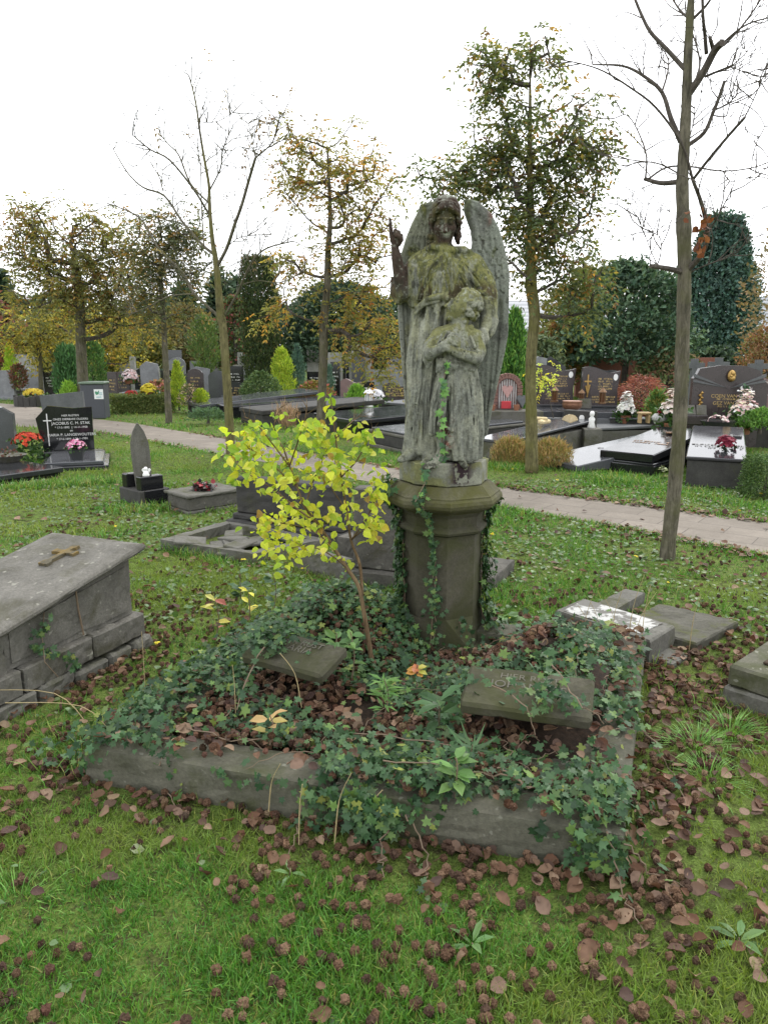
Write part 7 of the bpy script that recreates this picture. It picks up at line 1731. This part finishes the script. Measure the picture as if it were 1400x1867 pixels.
named = [(334, 706, 24, .75, .95, 'round', 6, 'before the upright green bush'), (400, 712, 23.5, .62, 1.05, 'round', 6, 'right beside the mossy bare trunk'), (433, 716, 23, .75, .72, 'slant', 2, 'between the mossy trunk and the round shrub'), (640, 714, 22.5, .62, .85, 'wave', 5, 'left of the small black tablet'), (672, 716, 22.5, .34, .75, 'flat', 4, 'with white lettering, narrow'),
         (721, 718, 23, .80, .70, 'wave', 1, 'just left of the angel'), (208, 716, 24, .30, 1.0, 'flat', 1, 'narrow and right of the litter bin'), (224, 712, 26, .55, .95, 'slant', 1, 'behind the shallow red bowl'), (263, 706, 27, .62, 1.05, 'slant', 2, 'left of the slender tree trunk'), (275, 712, 26, .6, 1.3, 'slant', 0, 'tall, behind the yellow chrysanthemum'),
         (246, 708, 28, .5, 1.45, 'cross', 3, 'tall in the far row'), (311, 706, 26, .6, 1.0, 'flat', 4, 'behind the slender tree trunk'), (365, 708, 25, .7, 1.15, 'slant', 0, 'right of the golden cone'), (358, 712, 24, .5, 1.1, 'round', 1, 'between golden cone and upright bush'), (440, 702, 30, .5, 1.6, 'cross', 3, 'left of the tall dark column'),
         (430, 708, 28, .6, 1.1, 'flat', 4, 'left of the round evergreen shrub'), (95, 716, 27, .45, .95, 'flat', 4, 'with white lettering behind the thin left trunk'), (52, 712, 29, .5, 1.0, 'round', 0, 'beside the dull red shrub'), (62, 712, 30, .4, .8, 'flat', 1, 'at far left beyond the stone ring'), (110, 710, 30, .4, 1.1, 'flat', 1, 'beside the feathery conifer'),
         (8, 716, 26, .8, 1.0, 'flat', 0, 'cut by the left picture edge'), (575, 704, 28, .6, .9, 'flat', 4, 'right of the blue-green conifer'), (612, 708, 25, .3, 1.3, 'flat', 4, 'thin, standing edge-on by the middle trunk'), (700, 706, 27, .9, 1.0, 'flat', 0, 'left of the angel, behind the wavy one'), (718, 700, 29, .7, 1.3, 'peak', 2, 'left of the angel, above the low dark slabs'),
         (657, 700, 30, .9, 1.9, 'flat', 3, 'tall block under the orange leaves'), (637, 700, 30, .4, 1.9, 'cross', 4, 'rising just above the reddish stone'), (1000, 706, 22, .9, 1.5, 'peak', 2, 'behind the taller brown headstone'), (1090, 700, 22, 1.0, 1.25, 'wave', 2, 'behind the wavy brown headstone'), (1395, 735, 15, .6, .95, 'peak', 2, 'at the right edge beyond the brick stone'), (985, 700, 22, .7, 1.5, 'slant', 0, 'right of the thuja, pale edge')]
for px, py, Y, w_, h_, s_, mi, where in named:
    far_stone(px, py, Y, w_, h_, s_, mi, rh.uniform(-.25, .25), f'{hm[mi][1]} {nx[s_]} headstone {where}')
for k in range(46):
    Y = rh.uniform(27, 44); px = rh.choice([rh.uniform(195, 470), rh.uniform(195, 470), rh.uniform(560, 735), rh.uniform(40, 120)])
    s_ = rh.choice(['flat', 'slant', 'round', 'peak', 'flat', 'cross']); mi = rh.choice([0, 0, 3, 6, 0])
    far_stone(px, 700, Y, rh.uniform(.5, .8), rh.uniform(.85, 1.8), s_, mi, rh.uniform(-.3, .3), f'small {hm[mi][1]} {nx[s_]} gravestone in the far rows under the trees', f'far {hm[mi][1]} {nx[s_]} gravestones')
for lb, fl, fr, dp in (('low dark slab grave right of the yellow chrysanthemum', (215, 733), (262, 733), 1.5), ('grey kerbed grave at far left with a dark front', (25, 726), (118, 716), 2.0), ('long grey slab grave under the round shrub', (405, 738), (440, 740), 2.0), ('low dark grave before the white chrysanthemum', (690, 752), (740, 756), 2.0), ('low dark grave behind the dome conifer', (600, 742), (632, 744), 1.5)):
    px_grave(lb, fl, fr, dp, [(0, -.02, .22, s_dark, 'base', 0), (-.02, .22, .29, s_grey, 'slab', .03)])
# ---------------------------------------------------------------- far trees, wood and houses
def fartree(label, px, base_py, top_py, wpx, Y, cols, seed, prof=BALL, n=3500, leaf=.28, crown0=.25, p=None, clump=1.2, group=None, tr=.18, up=.1, asp=.55, depth=.8):
    rng = np.random.RandomState(seed); b_ = D(px, base_py, Y); top = D(px, top_py, Y).z; R_b = wpx / 2 / FPX * Y
    t = thing('tree', label, 'tree', (b_.x, b_.y, 0), 0, group); z0 = top * crown0
    MB().tube([(0, 0, -.2), (.05, 0, z0), (0, 0, top * .85)], [tr, tr * .75, .03], 8).build('trunk', b_dark, t)
    hh = rng.rand(n); a = rng.uniform(0, 2 * pi, n); pr = np.interp(hh, np.linspace(0, 1, len(prof)), prof)
    dv = np.stack((np.cos(a) * 1.2, np.sin(a) * 1.2, hh * 2.2), 1); lump = .62 + .8 * fbm(dv + seed, 1.6, seed % 9)
    r = R_b * pr * lump * rng.rand(n) ** (1 / 2.6); q = np.stack((r * np.cos(a), r * np.sin(a) * depth, z0 + hh * (top - z0)), 1) + rng.normal(0, leaf * .5, (n, 3))
    if clump: k_ = fbm(q, clump, seed % 6) > .42; q = q[k_]; a = a[k_]
    k = len(q); o_ = np.stack((np.cos(a), np.sin(a), .4 + 0 * a), 1)
    d = unit(o_ * (.8 - up) + np.array((0, 0, up)) + rng.normal(0, .5, (k, 3))); c = vary(rng, k, cols, p, .22) * (.7 + .6 * fbm(q, .9, seed % 5))[:, None]
    inst(mb := MB(), *DIAMOND, q, d, unit(o_ + rng.normal(0, .5, (k, 3)) + np.array((0, 0, .5))), leaf * rng.uniform(.6, 1.3, k), leaf * asp, c); mb.build('crown', m_fol, t); return t
dk2 = [(.022, .040, .026), (.034, .058, .034), (.050, .078, .045), (.018, .030, .020)]
fartree('dark round-crowned maple behind the wavy brown headstones', 1135, 700, 482, 235, 25, [(.028, .055, .034), (.045, .080, .048), (.075, .115, .07), (.02, .038, .022)], 101, [.85, 1, 1, .97, .9, .75, .55, .2], 15000, .19, .30, clump=1.9, tr=.13)
fartree('olive autumn-tinted tree leaning over the dark maple', 1080, 700, 488, 200, 28, [(.10, .10, .03), (.14, .12, .035), (.07, .08, .03)], 102, BALL, 6500, .20, .42, clump=1.5)
fartree('tall blue-green cypress behind the near bare trunk', 1295, 680, 398, 150, 42, [(.030, .062, .050), (.045, .085, .066), (.062, .105, .085), (.022, .044, .034)], 103, [.8, 1, 1, .98, .92, .82, .62, .5, .3], 21000, .26, .18, clump=0, tr=.3, up=.3)
fartree('loose half-bare birch-like tree at the right edge', 1405, 700, 400, 130, 30, [(.12, .10, .05), (.09, .08, .045), (.16, .11, .06)], 104, BALL, 2200, .20, .2, clump=1.6)
fartree('russet autumn shrub-tree at the right edge before the brick house', 1392, 700, 590, 100, 26, [(.16, .09, .05), (.12, .11, .04), (.20, .11, .06)], 105, DOME, 4200, .13, .12)
fartree('big dark evergreen tree behind the middle trunk', 620, 705, 520, 240, 36, dk2, 106, BALL, 14000, .25, .16, clump=1.0, tr=.3)
fartree('dark tree mass right behind the angel shoulder', 740, 705, 545, 150, 40, dk2, 107, BALL, 8000, .27, .14, clump=1.0)
fartree('red-berried rowan behind the left bare trunk', 432, 705, 545, 90, 34, [(.06, .09, .035), (.05, .075, .03), (.16, .05, .045), (.10, .11, .04)], 108, BALL, 5000, .19, .2, p=[.35, .3, .2, .15])
fartree('dark spire-shaped spruce between the left bare branches', 406, 700, 508, 48, 52, dk2, 109, [.9, 1, .85, .65, .5, .32, .12], 3000, .45, .05, clump=0, up=0)
fartree('second smaller spruce spire right of the first', 436, 700, 512, 36, 56, dk2, 110, [1, .9, .7, .5, .3, .1], 1500, .45, .05, clump=0, up=0)
fartree('dark spruce behind the slender left tree', 345, 700, 530, 66, 50, dk2, 111, [1, .95, .8, .65, .45, .2], 3000, .45, .05, clump=0, up=0)
fartree('tall dark spruce near the left edge', 14, 700, 500, 90, 48, dk2, 112, [1, .95, .85, .7, .5, .35, .15], 3600, .45, .05, clump=0, up=0)
fartree('red-leaved tree at the left edge', -6, 705, 545, 110, 34, [(.12, .045, .04), (.16, .06, .04), (.06, .07, .03)], 113, BALL, 2600, .28, .2)
fartree('golden autumn tree behind the litter bin', 235, 705, 585, 150, 36, [(.13, .13, .035), (.11, .11, .035), (.16, .13, .03), (.07, .085, .03)], 114, BALL, 6000, .22, .2)
fartree('golden autumn tree behind the thin left trunk', 100, 705, 575, 140, 38, [(.14, .135, .035), (.11, .115, .03), (.075, .085, .03)], 115, BALL, 5200, .22, .2)
fartree('bronze-green tree over the upright bush', 345, 705, 560, 120, 38, [(.10, .09, .035), (.13, .10, .04), (.07, .07, .03)], 116, BALL, 5000, .22, .25)
fartree('autumn tree in yellow and red before the grey roof', 1015, 715, 592, 90, 26, [(.13, .12, .035), (.16, .08, .03), (.08, .09, .035)], 117, BALL, 2600, .22, .25)
fartree('dark shrub-tree behind the stone crosses', 1300, 705, 640, 130, 30, dk2, 118, DOME, 3000, .22, .05, clump=0)
fartree('dark yew at the right edge behind the crosses', 1385, 705, 655, 90, 27, dk2, 119, DOME, 2400, .2, .05, clump=0)
fartree('mixed green shrub-tree behind the red Japanese maple', 1215, 710, 640, 120, 24, [(.05, .08, .035), (.08, .10, .04), (.12, .09, .05)], 120, DOME, 2600, .18, .05)
fartree('green tree right of the thuja before the roofs', 985, 712, 620, 90, 24, [(.06, .085, .045), (.085, .11, .05)], 121, DOME, 2200, .2, .1)
# the dark wood closing the view
rw = np.random.RandomState(130); mb = MB(); n = 26000
xx_ = rw.uniform(-48, 30, n); top = 3.4 + 1.9 * vn(np.stack((xx_ * .16, 0 * xx_, 0 * xx_), 1)) + 1.4 * vn(np.stack((xx_ * .6, 0 * xx_ + 3, 0 * xx_), 1)); top = np.where(xx_ > 4, top * .62, top)
q = np.stack((xx_, 60 + rw.uniform(0, 5, n) + 3 * vn(np.stack((xx_ * .3, 0 * xx_, 0 * xx_ + 5), 1)), top * rw.rand(n) ** .8), 1)
inst(mb, *DIAMOND, q, rdir(rw, n), unit(rw.normal(0, .5, (n, 3)) + np.array((0, -.8, .6))), rw.uniform(.35, .8, n), rw.uniform(.25, .45, n), vary(rw, n, dk2 + [(.07, .085, .04)], None, .25)); tag(mb.build('distant_wood', m_fol), kind='stuff')
def tiles():
    m, nt, bs, out = _mat('grey_roof_tiles'); co = _coord(nt); w_ = nt.nodes.new('ShaderNodeTexWave'); w_.bands_direction = 'Z'; w_.inputs['Scale'].default_value = 1.1; w_.inputs['Distortion'].default_value = .3; w_.wave_profile = 'SAW'; nt.links.new(co, w_.inputs['Vector'])
    nt.links.new(_mixc(nt, _ramp(nt, w_.outputs['Fac'], [(.0, 0.), (.85, 1.), (1, 0.)]), (.14, .15, .165), (.33, .345, .37)), bs.inputs['Base Color']); bs.inputs['Roughness'].default_value = .6; _bump(nt, bs, w_.outputs['Fac'], .5, .05); return m
m_tile = tiles(); m_wallw = plain_mat('pale_render', (.42, .44, .45), .8); m_brk = plain_mat('brick_wall', (.24, .10, .07), .9, 0, .4, 25); m_glass = plain_mat('window_glass', (.05, .06, .07), .08)
def house(label, px0, px1, ridge_py, eave_py, Y, wallm, seed):
    a, b_ = D(px0, eave_py, Y), D(px1, eave_py, Y); he, hr = a.z, D(px0, ridge_py, Y + 4).z; w_ = b_.x - a.x
    t = thing('house', label, 'house', (a.x, Y, 0)); MB().box(0, w_, 0, 8, 0, he).build('wall', wallm, t)
    MB().add([(-.5, -.6, he - .05), (w_ + .5, -.6, he - .05), (w_ + .5, 4, hr), (-.5, 4, hr), (-.5, 8.6, he - .05), (w_ + .5, 8.6, he - .05), (-.5, -.6, he + .15), (w_ + .5, -.6, he + .15), (w_ + .5, 4, hr + .2), (-.5, 4, hr + .2), (-.5, 8.6, he + .15), (w_ + .5, 8.6, he + .15)],
             [(6, 7, 8, 9), (9, 8, 11, 10), (0, 3, 2, 1), (3, 4, 5, 2), (0, 1, 7, 6), (4, 10, 11, 5), (0, 6, 9, 3), (3, 9, 10, 4), (1, 2, 8, 7), (2, 5, 11, 8)]).build('roof', m_tile, t)
    MB().box(w_ * .7, w_ * .7 + .6, 3.6, 4.4, hr - .4, hr + 1.0).build('chimney', m_brk, t)
    for k in range(max(2, int(w_ / 3))):
        x_ = 1 + k * 2.8; f_ = MB().box(x_, x_ + 1.3, -.06, .02, he * .45, he * .8).build('window', m_wht, t); MB().box(x_ + .1, x_ + 1.2, -.08, -.062, he * .48, he * .77).build('pane', m_glass, f_)
    return t
house('pale house with grey tiled roof behind the thuja', 880, 1130, 553, 604, 52, m_wallw, 1); house('brick house with grey tiled roof at the right behind the cypress', 1240, 1560, 545, 628, 60, m_brk, 2)
bw_ = thing('boundary_wall', 'dark brick boundary wall under the round-crowned maple', 'wall', (D(1050, 690, 27).x, 27, 0)); MB().box(0, 5.2, 0, .25, -.1, D(1050, 652, 27).z).build('wall', m_brk, bw_)
# ---------------------------------------------------------------- grass, husks and fallen leaves
rgg = np.random.RandomState(200)
fr_ = [(-1.365, 3.95), (-1.79, 2.93), (-2.4, 3.2), (-1.97, 4.2)]
SOLID = [GRAVE, fr_, [(1.02, 4.19), (1.42, 3.71), (1.64, 3.94), (1.24, 4.41)], [(1.45, 4.22), (1.745, 3.88), (2.15, 4.24), (1.78, 4.56)], [(1.285, 4.43), (1.375, 4.30), (1.74, 4.71), (1.64, 4.80)], [(1.615, 3.275), (2.28, 2.67), (2.95, 3.4), (2.3, 4.0)],
         [(-1.9, 6.1), (-1.03, 5.64), (-.5, 6.12), (-1.48, 6.82)], [tuple(q) for q in PATH]]
def solid(x, y):
    r = np.zeros(len(x), bool)
    for p_ in SOLID: r |= inside(p_, x, y)
    return r
def field(n, d0, d1, pw=1.0):
    """Points on the ground between two distances, inside what the lens sees (and a margin)."""
    d = (d0 ** pw + (d1 ** pw - d0 ** pw) * rgg.rand(n)) ** (1 / pw); a = rgg.uniform(-.62, .62, n); return d * np.tan(a), d
m_grass = leaf_mat('grass_blade', .35, .5, .3, (1.0, 1.05, .45), 1.8)
GC = [(.045, .122, .018), (.065, .150, .024), (.034, .092, .016), (.095, .165, .030), (.16, .17, .05)]
gm = MB()
def litter_zone(x, y):
    """1 where husks and dead leaves lie thick: along the kerb, at the right, by the tomb."""
    dg = edge_dist(GRAVE, x, y); u, v = guv(x, y)
    near = np.exp(-(dg / .17) ** 2) * np.where(v < .05, 1, .9) + .75 * np.exp(-(dg / .45) ** 2) * (u > .95) + .55 * np.exp(-(dg / .3) ** 2) * (u < .02)
    rt = .45 * sstep(x, .9, 1.5) * sstep(5.0 - y, 0, 1.5) * sstep(y, 1.8, 2.4)
    tb = edge_dist(fr_, x, y); near = near + .75 * np.exp(-(tb / .22) ** 2) * (x > -2)
    return np.clip(near + rt * .8, 0, 1.2)
for n, d0, d1, hgt, wid, pw in ((150000, 1.25, 3.2, .027, .0036, 1.6), (80000, 3.2, 6.5, .036, .0055, 1.5), (105000, 6.5, 14, .045, .010, 1.4), (44000, 14, 30, .06, .022, 1.4)):
    x, y = field(n, d0, d1, pw); p3 = np.stack((x, y, 0 * x), 1)
    den = fbm(p3, 1.6, 11); fine = fbm(p3, 9, 12)
    bare = litter_zone(x, y)
    k = (~solid(x, y)) & (rgg.rand(n) < np.clip(.42 + 1.5 * (den - .40) + .9 * (fine - .45), .10, 1) * (1 - .88 * np.clip(bare, 0, 1)))
    x, y, fine, den = x[k], y[k], fine[k], den[k]; m_ = len(x)
    c = vary(rgg, m_, GC, [.34, .26, .2, .14, .06], .22); c = lerp3(c, np.array((.14, .155, .032)) * rgg.uniform(.8, 1.2, (m_, 1)), sstep(fbm(np.stack((x, y, 0 * x), 1), .9, 15), .48, .64) * .55)
    d = unit(rgg.normal(0, .55, (m_, 3)) * (1, 1, 0) + np.array((0, 0, 1.0))); nn = rdir(rgg, m_)
    h = hgt * rgg.uniform(.45, 1.5, m_) * (.7 + .9 * sstep(den, .4, .62)); sel = rgg.rand(m_) < .5
    for T, s_ in ((BLADE, sel), (BLADE2, ~sel)): inst(gm, *T, np.stack((x, y, 0 * x - .004), 1)[s_], d[s_], nn[s_], h[s_], (wid * rgg.uniform(.7, 1.4, m_))[s_], c[s_])
# longer grass at the feet of stones and trees
def fringe(a, b, n, h, w_=.004, out=.05):
    a, b = Vector(a[:2]), Vector(b[:2]); t = rgg.rand(n); x = a.x + (b.x - a.x) * t + rgg.normal(0, out, n); y = a.y + (b.y - a.y) * t + rgg.normal(0, out, n)
    inst(gm, *BLADE2, np.stack((x, y, 0 * x), 1), unit(rgg.normal(0, .45, (n, 3)) * (1, 1, 0) + np.array((0, 0, 1.))), rdir(rgg, n), h * rgg.uniform(.4, 1.2, n), w_, vary(rgg, n, GC, None, .25))
fringe(P(1060, 875), P(1180, 885), 500, .16, .012, .12); fringe(P(870, 850), P(960, 858), 500, .14, .012, .12); fringe(P(1190, 890), P(1400, 930), 700, .10, .010, .15); fringe(P(-20, 895), P(220, 880), 900, .14, .010, .1); fringe(P(215, 935), P(300, 930), 300, .13, .008, .08)
fringe(P(1400, 1016), P(1107, 960), 700, .055, .008, .04); fringe(P(1107, 960), P(900, 922), 500, .055, .008, .04); fringe(P(1400, 952), P(890, 885), 1300, .07, .012, .05); fringe(P(440, 836), P(172, 787), 700, .07, .014, .08); fringe(P(295, 1000), P(410, 1030), 400, .10, .006, .05); fringe((.99, 4.18), (1.42, 3.68), 200, .09, .004, .04); fringe((1.60, 3.27), (1.25, 3.5), 120, .08, .004, .1); fringe(GFL, (-1.6, 3.0), 160, .10, .004, .08); fringe((-1.2, 4.0), (-.6, 4.4), 400, .08, .004, .12)
for px, py, n, h in ((1270, 1365, 160, .13), (1330, 1340, 160, .13), (1290, 1420, 120, .10), (1180, 885, 40, .2), (30, 1640, 60, .08)):
    c0 = P(px, py); x = c0.x + rgg.normal(0, .06, n); y = c0.y + rgg.normal(0, .06, n); dv = np.stack((x - c0.x, y - c0.y, 0 * x), 1) * 7 + np.array((0, 0, .8)); inst(gm, *BLADE2, np.stack((x, y, 0 * x), 1), dv, np.stack((x - c0.x, y - c0.y, .02 + 0 * x), 1), h * rgg.uniform(.5, 1.2, n), .0035, vary(rgg, n, [(.07, .16, .03), (.10, .20, .04)]))
tag(gm.build('grass', m_grass), kind='stuff')
# clover and small weeds in the turf
wm = MB(); n = 26000; x, y = field(n, 1.3, 9.5, 1.5); p3 = np.stack((x, y, 0 * x), 1)
k = (~solid(x, y)) & (rgg.rand(n) < np.clip(3.2 * (fbm(p3, 1.3, 21) - .47) + .5 * sstep(y, 3.5, 5), .02, .8) * (.22 + .78 * sstep(y, 2.4, 3.6)) * (1 - .7 * np.clip(litter_zone(x, y), 0, 1))); x, y = x[k], y[k]; m_ = len(x)
inst(wm, *OVAL, np.stack((x, y, rgg.uniform(.004, .028, m_)), 1), rdir(rgg, m_) * (1, 1, .25), unit(rgg.normal(0, .3, (m_, 3)) + np.array((0, -.1, 1.))), rgg.uniform(.016, .05, m_), None, vary(rgg, m_, [(.09, .16, .055), (.12, .19, .075), (.07, .13, .04), (.17, .21, .10)], None, .2))
tag(wm.build('clover_weeds', m_leaf), kind='stuff')
ym = MB(); n = 60; x, y = field(n, 3.5, 16, 1.2); k = ~solid(x, y); x, y = x[k], y[k]; m_ = len(x)
for _ in range(4): inst(ym, *OVAL, np.stack((x, y, .05 + 0 * x), 1), rdir(rgg, m_) * (1, 1, .2), np.tile((0, -.3, 1.), (m_, 1)), .022, None, vary(rgg, m_, [(.62, .50, .03)]))
tag(ym.build('yellow_wildflowers', m_petal), kind='stuff')
# dock and dandelion rosettes
for px, py, nl, s_, lb in ((760, 1585, 6, .05, 'pale green dandelion rosette before the kerb middle'), (530, 1600, 5, .055, 'broad-leaved dandelion rosette in the front grass'), (1345, 1720, 7, .085, 'dandelion rosette near the lower right corner'), (1250, 1500, 5, .045, 'small rosette among husks right of the grave'), (860, 1730, 5, .07, 'narrow-leaved plantain in the front grass')):
    sprout(lb, px, py, 0, .02, nl, s_, [(.13, .22, .08), (.10, .19, .06)], px, aspect=.32, name='rosette_weed')
# beechnut husks: bristly opened cups
def husk(seed):
    r = np.random.RandomState(seed); mb = MB(); m_ = 11; n_ = 14
    V = []; 
    for i in range(m_):
        th = pi * (i + .5) / m_
        for j in range(n_):
            ph = 2 * pi * (j + .5 * (i % 2)) / n_; lob = 1 + .16 * cos(4 * ph) * (th < 1.3); sp_ = 1 + (.30 * r.rand() if (i + j) % 2 else -.16 * r.rand())
            rad = .5 * lob * sp_; V.append((rad * sin(th) * cos(ph), rad * sin(th) * sin(ph), 1.12 * rad * cos(th) - .22 * max(0, cos(th) - .55)))
    F = [(i * n_ + j, (i + 1) * n_ + j, (i + 1) * n_ + (j + 1) % n_, i * n_ + (j + 1) % n_) for i in range(m_ - 1) for j in range(n_)] + [tuple(range(n_)), tuple(range((m_ - 1) * n_, m_ * n_))[::-1]]
    return V, F
m_husk = leaf_mat('beechnut_husk', .02, .9, .1); HC = [(.108, .064, .040), (.080, .047, .029), (.14, .088, .056), (.060, .037, .026)]
hmesh = []
for s_ in range(4):
    V, F = husk(s_); c = lerp3(np.array(HC[s_]) * .75, np.array(HC[s_]) * 1.35, vn(np.array(V), 9, s_)); o = MB().add(V, F, c).build('beechnut_husk', m_husk); hmesh.append(o.data); bpy.data.objects.remove(o)
def dropz(x, y):
    ing = inside(GRAVE, x, y); u, v = guv(x, y); onk = (u < .10) | (u > .90) | (v < .10) | (v > .90)
    return np.where(ing, np.where(onk, .15, hump(x, y)), 0)
cand = []
n = 42000; x, y = field(n, 1.25, 9.0, 1.5); p3 = np.stack((x, y, 0 * x), 1); lz = litter_zone(x, y)
pr = np.clip(.20 * sstep(fbm(p3, 2.4, 31), .38, .60) + .60 * lz * sstep(fbm(p3, 5, 32), .34, .5) , 0, 1) * np.where(y > 5, .35, 1) * (np.abs(x) < 3.2)
k = (rgg.rand(n) < pr) & ~solid(x, y); hx, hy = x[k], y[k]
n2 = 5600; u, v = rgg.rand(n2), rgg.rand(n2); a_ = np.array(GFL) + (np.array(GFR) - np.array(GFL)) * u[:, None]; b_ = np.array(GBL) + (np.array(GBR) - np.array(GBL)) * u[:, None]; g2 = a_ + (b_ - a_) * v[:, None]
k = (rgg.rand(n2) < sstep(fbm(np.concatenate((g2, np.zeros((n2, 1))), 1), 3.6, 33), .40, .56) * np.where((u < .1) | (u > .9) | (v < .1), .18, 1)) & (np.hypot(g2[:, 0] - PC.x, g2[:, 1] - PC.y) > .26); hx = np.concatenate((hx, g2[k, 0])); hy = np.concatenate((hy, g2[k, 1]))
hz = dropz(hx, hy) + .016; ings = inside(GRAVE, hx, hy); hz = hz + np.where(ings, rgg.uniform(0, .05, len(hx)), rgg.uniform(-.004, .008, len(hx)))
dist = np.hypot(hx, hy); vis = (np.abs(hx / hy) < .50) & (hy > 1.50)
order = np.argsort(np.where(vis & ~ings, dist, 99)); first, rest = order[:300], order[300:]
hl = {0: ('small brown bristly beechnut husk lying in the grass in front of the grave', 'beechnut husks in the front grass'), 1: ('small brown bristly beechnut husk in the drift of husks along the grave kerb', 'beechnut husks along the kerb')}
for i in first:
    o = bpy.data.objects.new('beechnut_husk', hmesh[rgg.randint(4)]); COL.objects.link(o); o.location = (hx[i], hy[i], hz[i] + .004); s_ = rgg.uniform(.020, .029); o.scale = (s_, s_, s_ * rgg.uniform(.85, 1.1)); o.rotation_euler = tuple(rgg.uniform(0, 2 * pi, 3))
    q_ = 1 if edge_dist(GRAVE, np.array([hx[i]]), np.array([hy[i]]))[0] < .22 else 0; tag(o, hl[q_][0], 'nut husk', hl[q_][1])
hm_ = MB(); r_ = rgg
for s_ in range(4):
    sel = rest[s_::4]; V, F = husk(s_); k = len(sel)
    inst(hm_, V, F, np.stack((hx[sel], hy[sel], hz[sel]), 1), rdir(r_, k), rdir(r_, k), r_.uniform(.017, .027, k), None, vary(r_, k, HC, None, .3))
tag(hm_.build('beechnut_husk_drift', m_husk), kind='stuff')
# fallen leaves: curled brown ovals, one object each near the camera
m_dead = leaf_mat('fallen_leaf', .15, .7, .2, (1.1, .7, .4)); DC = [(.135, .078, .048), (.092, .054, .038), (.19, .12, .078), (.115, .060, .036), (.075, .048, .038), (.24, .165, .11), (.16, .105, .075)]
def deadleaf(seed):
    r = np.random.RandomState(seed); V = []; F = []; L_, W_ = 9, 6; cu, cv = r.uniform(-.9, .9), r.uniform(.3, 1.5)
    for i in range(L_):
        t = i / (L_ - 1); w_ = .36 * sin(pi * t ** .85) ** .75 * (1 + .05 * (-1) ** i) + .004
        for j in range(W_):
            s_ = j / (W_ - 1) * 2 - 1; V.append((s_ * w_, t - .5, .22 * cv * s_ * s_ * w_ * 2 + .12 * cu * (t - .5) ** 2 * 4 + r.normal(0, .012)))
    for i in range(L_ - 1):
        for j in range(W_ - 1): F.append((i * W_ + j, i * W_ + j + 1, (i + 1) * W_ + j + 1, (i + 1) * W_ + j))
    c = lerp3(np.array(DC[seed % 7]) * .8, np.array(DC[seed % 7]) * 1.3, vn(np.array(V) * (1, 1, 1), 6, seed)); return V, F, c
lmesh = []
for s_ in range(9):
    V, F, c = deadleaf(s_); o = MB().add(V, F, c).build('fallen_leaf', m_dead, None, True); lmesh.append(o.data); bpy.data.objects.remove(o)
n = 14000; x, y = field(n, 1.3, 9, 1.4); p3 = np.stack((x, y, 0 * x), 1)
k = (~solid(x, y)) & (rgg.rand(n) < (.055 + .62 * litter_zone(x, y)) * np.where(y > 4, 1.3, 1)) & (np.abs(x) < 3.4); lx, ly = x[k], y[k]
n2 = 900; u, v = rgg.rand(n2), rgg.rand(n2); a_ = np.array(GFL) + (np.array(GFR) - np.array(GFL)) * u[:, None]; b_ = np.array(GBL) + (np.array(GBR) - np.array(GBL)) * u[:, None]; g2 = a_ + (b_ - a_) * v[:, None]; g2 = g2[np.hypot(g2[:, 0] - PC.x, g2[:, 1] - PC.y) > .3]
lx, ly = np.concatenate((lx, g2[:, 0])), np.concatenate((ly, g2[:, 1])); lz_ = dropz(lx, ly) + np.where(inside(GRAVE, lx, ly), .055, .026)
order = np.argsort(np.where((np.abs(lx / ly) < .5) & (ly > 1.5), np.hypot(lx, ly), 99)); first, rest = order[:290], order[290:]
ll = {0: ('dry curled brown leaf lying in the grass in front of the grave', 'fallen leaves in the front grass'), 1: ('dry curled brown leaf in the litter beside the grave kerb', 'fallen leaves beside the kerb'), 2: ('dry curled brown leaf caught on the ivy of the grave', 'fallen leaves on the ivy')}
for i in first:
    o = bpy.data.objects.new('fallen_leaf', lmesh[rgg.randint(9)]); COL.objects.link(o); o.location = (lx[i], ly[i], lz_[i]); s_ = rgg.uniform(.028, .064); o.scale = (s_, s_, s_); o.rotation_euler = (rgg.normal(0, .4), rgg.normal(0, .4), rgg.uniform(0, 6.28))
    q_ = 2 if inside(GRAVE, lx[i:i + 1], ly[i:i + 1])[0] else (1 if edge_dist(GRAVE, lx[i:i + 1], ly[i:i + 1])[0] < .25 else 0); tag(o, ll[q_][0], 'leaf', ll[q_][1])
lm_ = MB()
for s_ in range(9):
    sel = rest[s_::9]; V, F, c = deadleaf(s_); k = len(sel)
    if k: inst(lm_, V, F, np.stack((lx[sel], ly[sel], lz_[sel]), 1), rdir(rgg, k) * (1, 1, .2), unit(rgg.normal(0, .3, (k, 3)) + np.array((0, 0, 1.))), rgg.uniform(.03, .065, k), None, vary(rgg, k, DC))
n = 2000; x, y = field(n, 4.5, 22, 1.2); k = (~inside(GRAVE, x, y)) & (rgg.rand(n) < np.where(solid(x, y), .25, .8)); x, y = x[k], y[k]; k = len(x)
for (a_, b_), m_ in ((((1400, 952), (890, 885)), 420), (((1400, 1016), (1107, 960)), 130), (((890, 885), (350, 790)), 260), (((350, 819), (172, 787)), 60)):
    A_, B_ = P(*a_), P(*b_); t_ = rgg.rand(m_); x = np.concatenate((x, A_.x + (B_.x - A_.x) * t_ + rgg.normal(0, .07, m_))); y = np.concatenate((y, A_.y + (B_.y - A_.y) * t_ + rgg.normal(0, .07, m_)))
k = len(x)
inst(lm_, *OVAL, np.stack((x, y, .012 + 0 * x + .02 * rgg.rand(k)), 1), rdir(rgg, k) * (1, 1, .2), unit(rgg.normal(0, .3, (k, 3)) + np.array((0, 0, 1.))), rgg.uniform(.035, .075, k), None, vary(rgg, k, DC))
tag(lm_.build('leaf_litter', m_dead), kind='stuff')
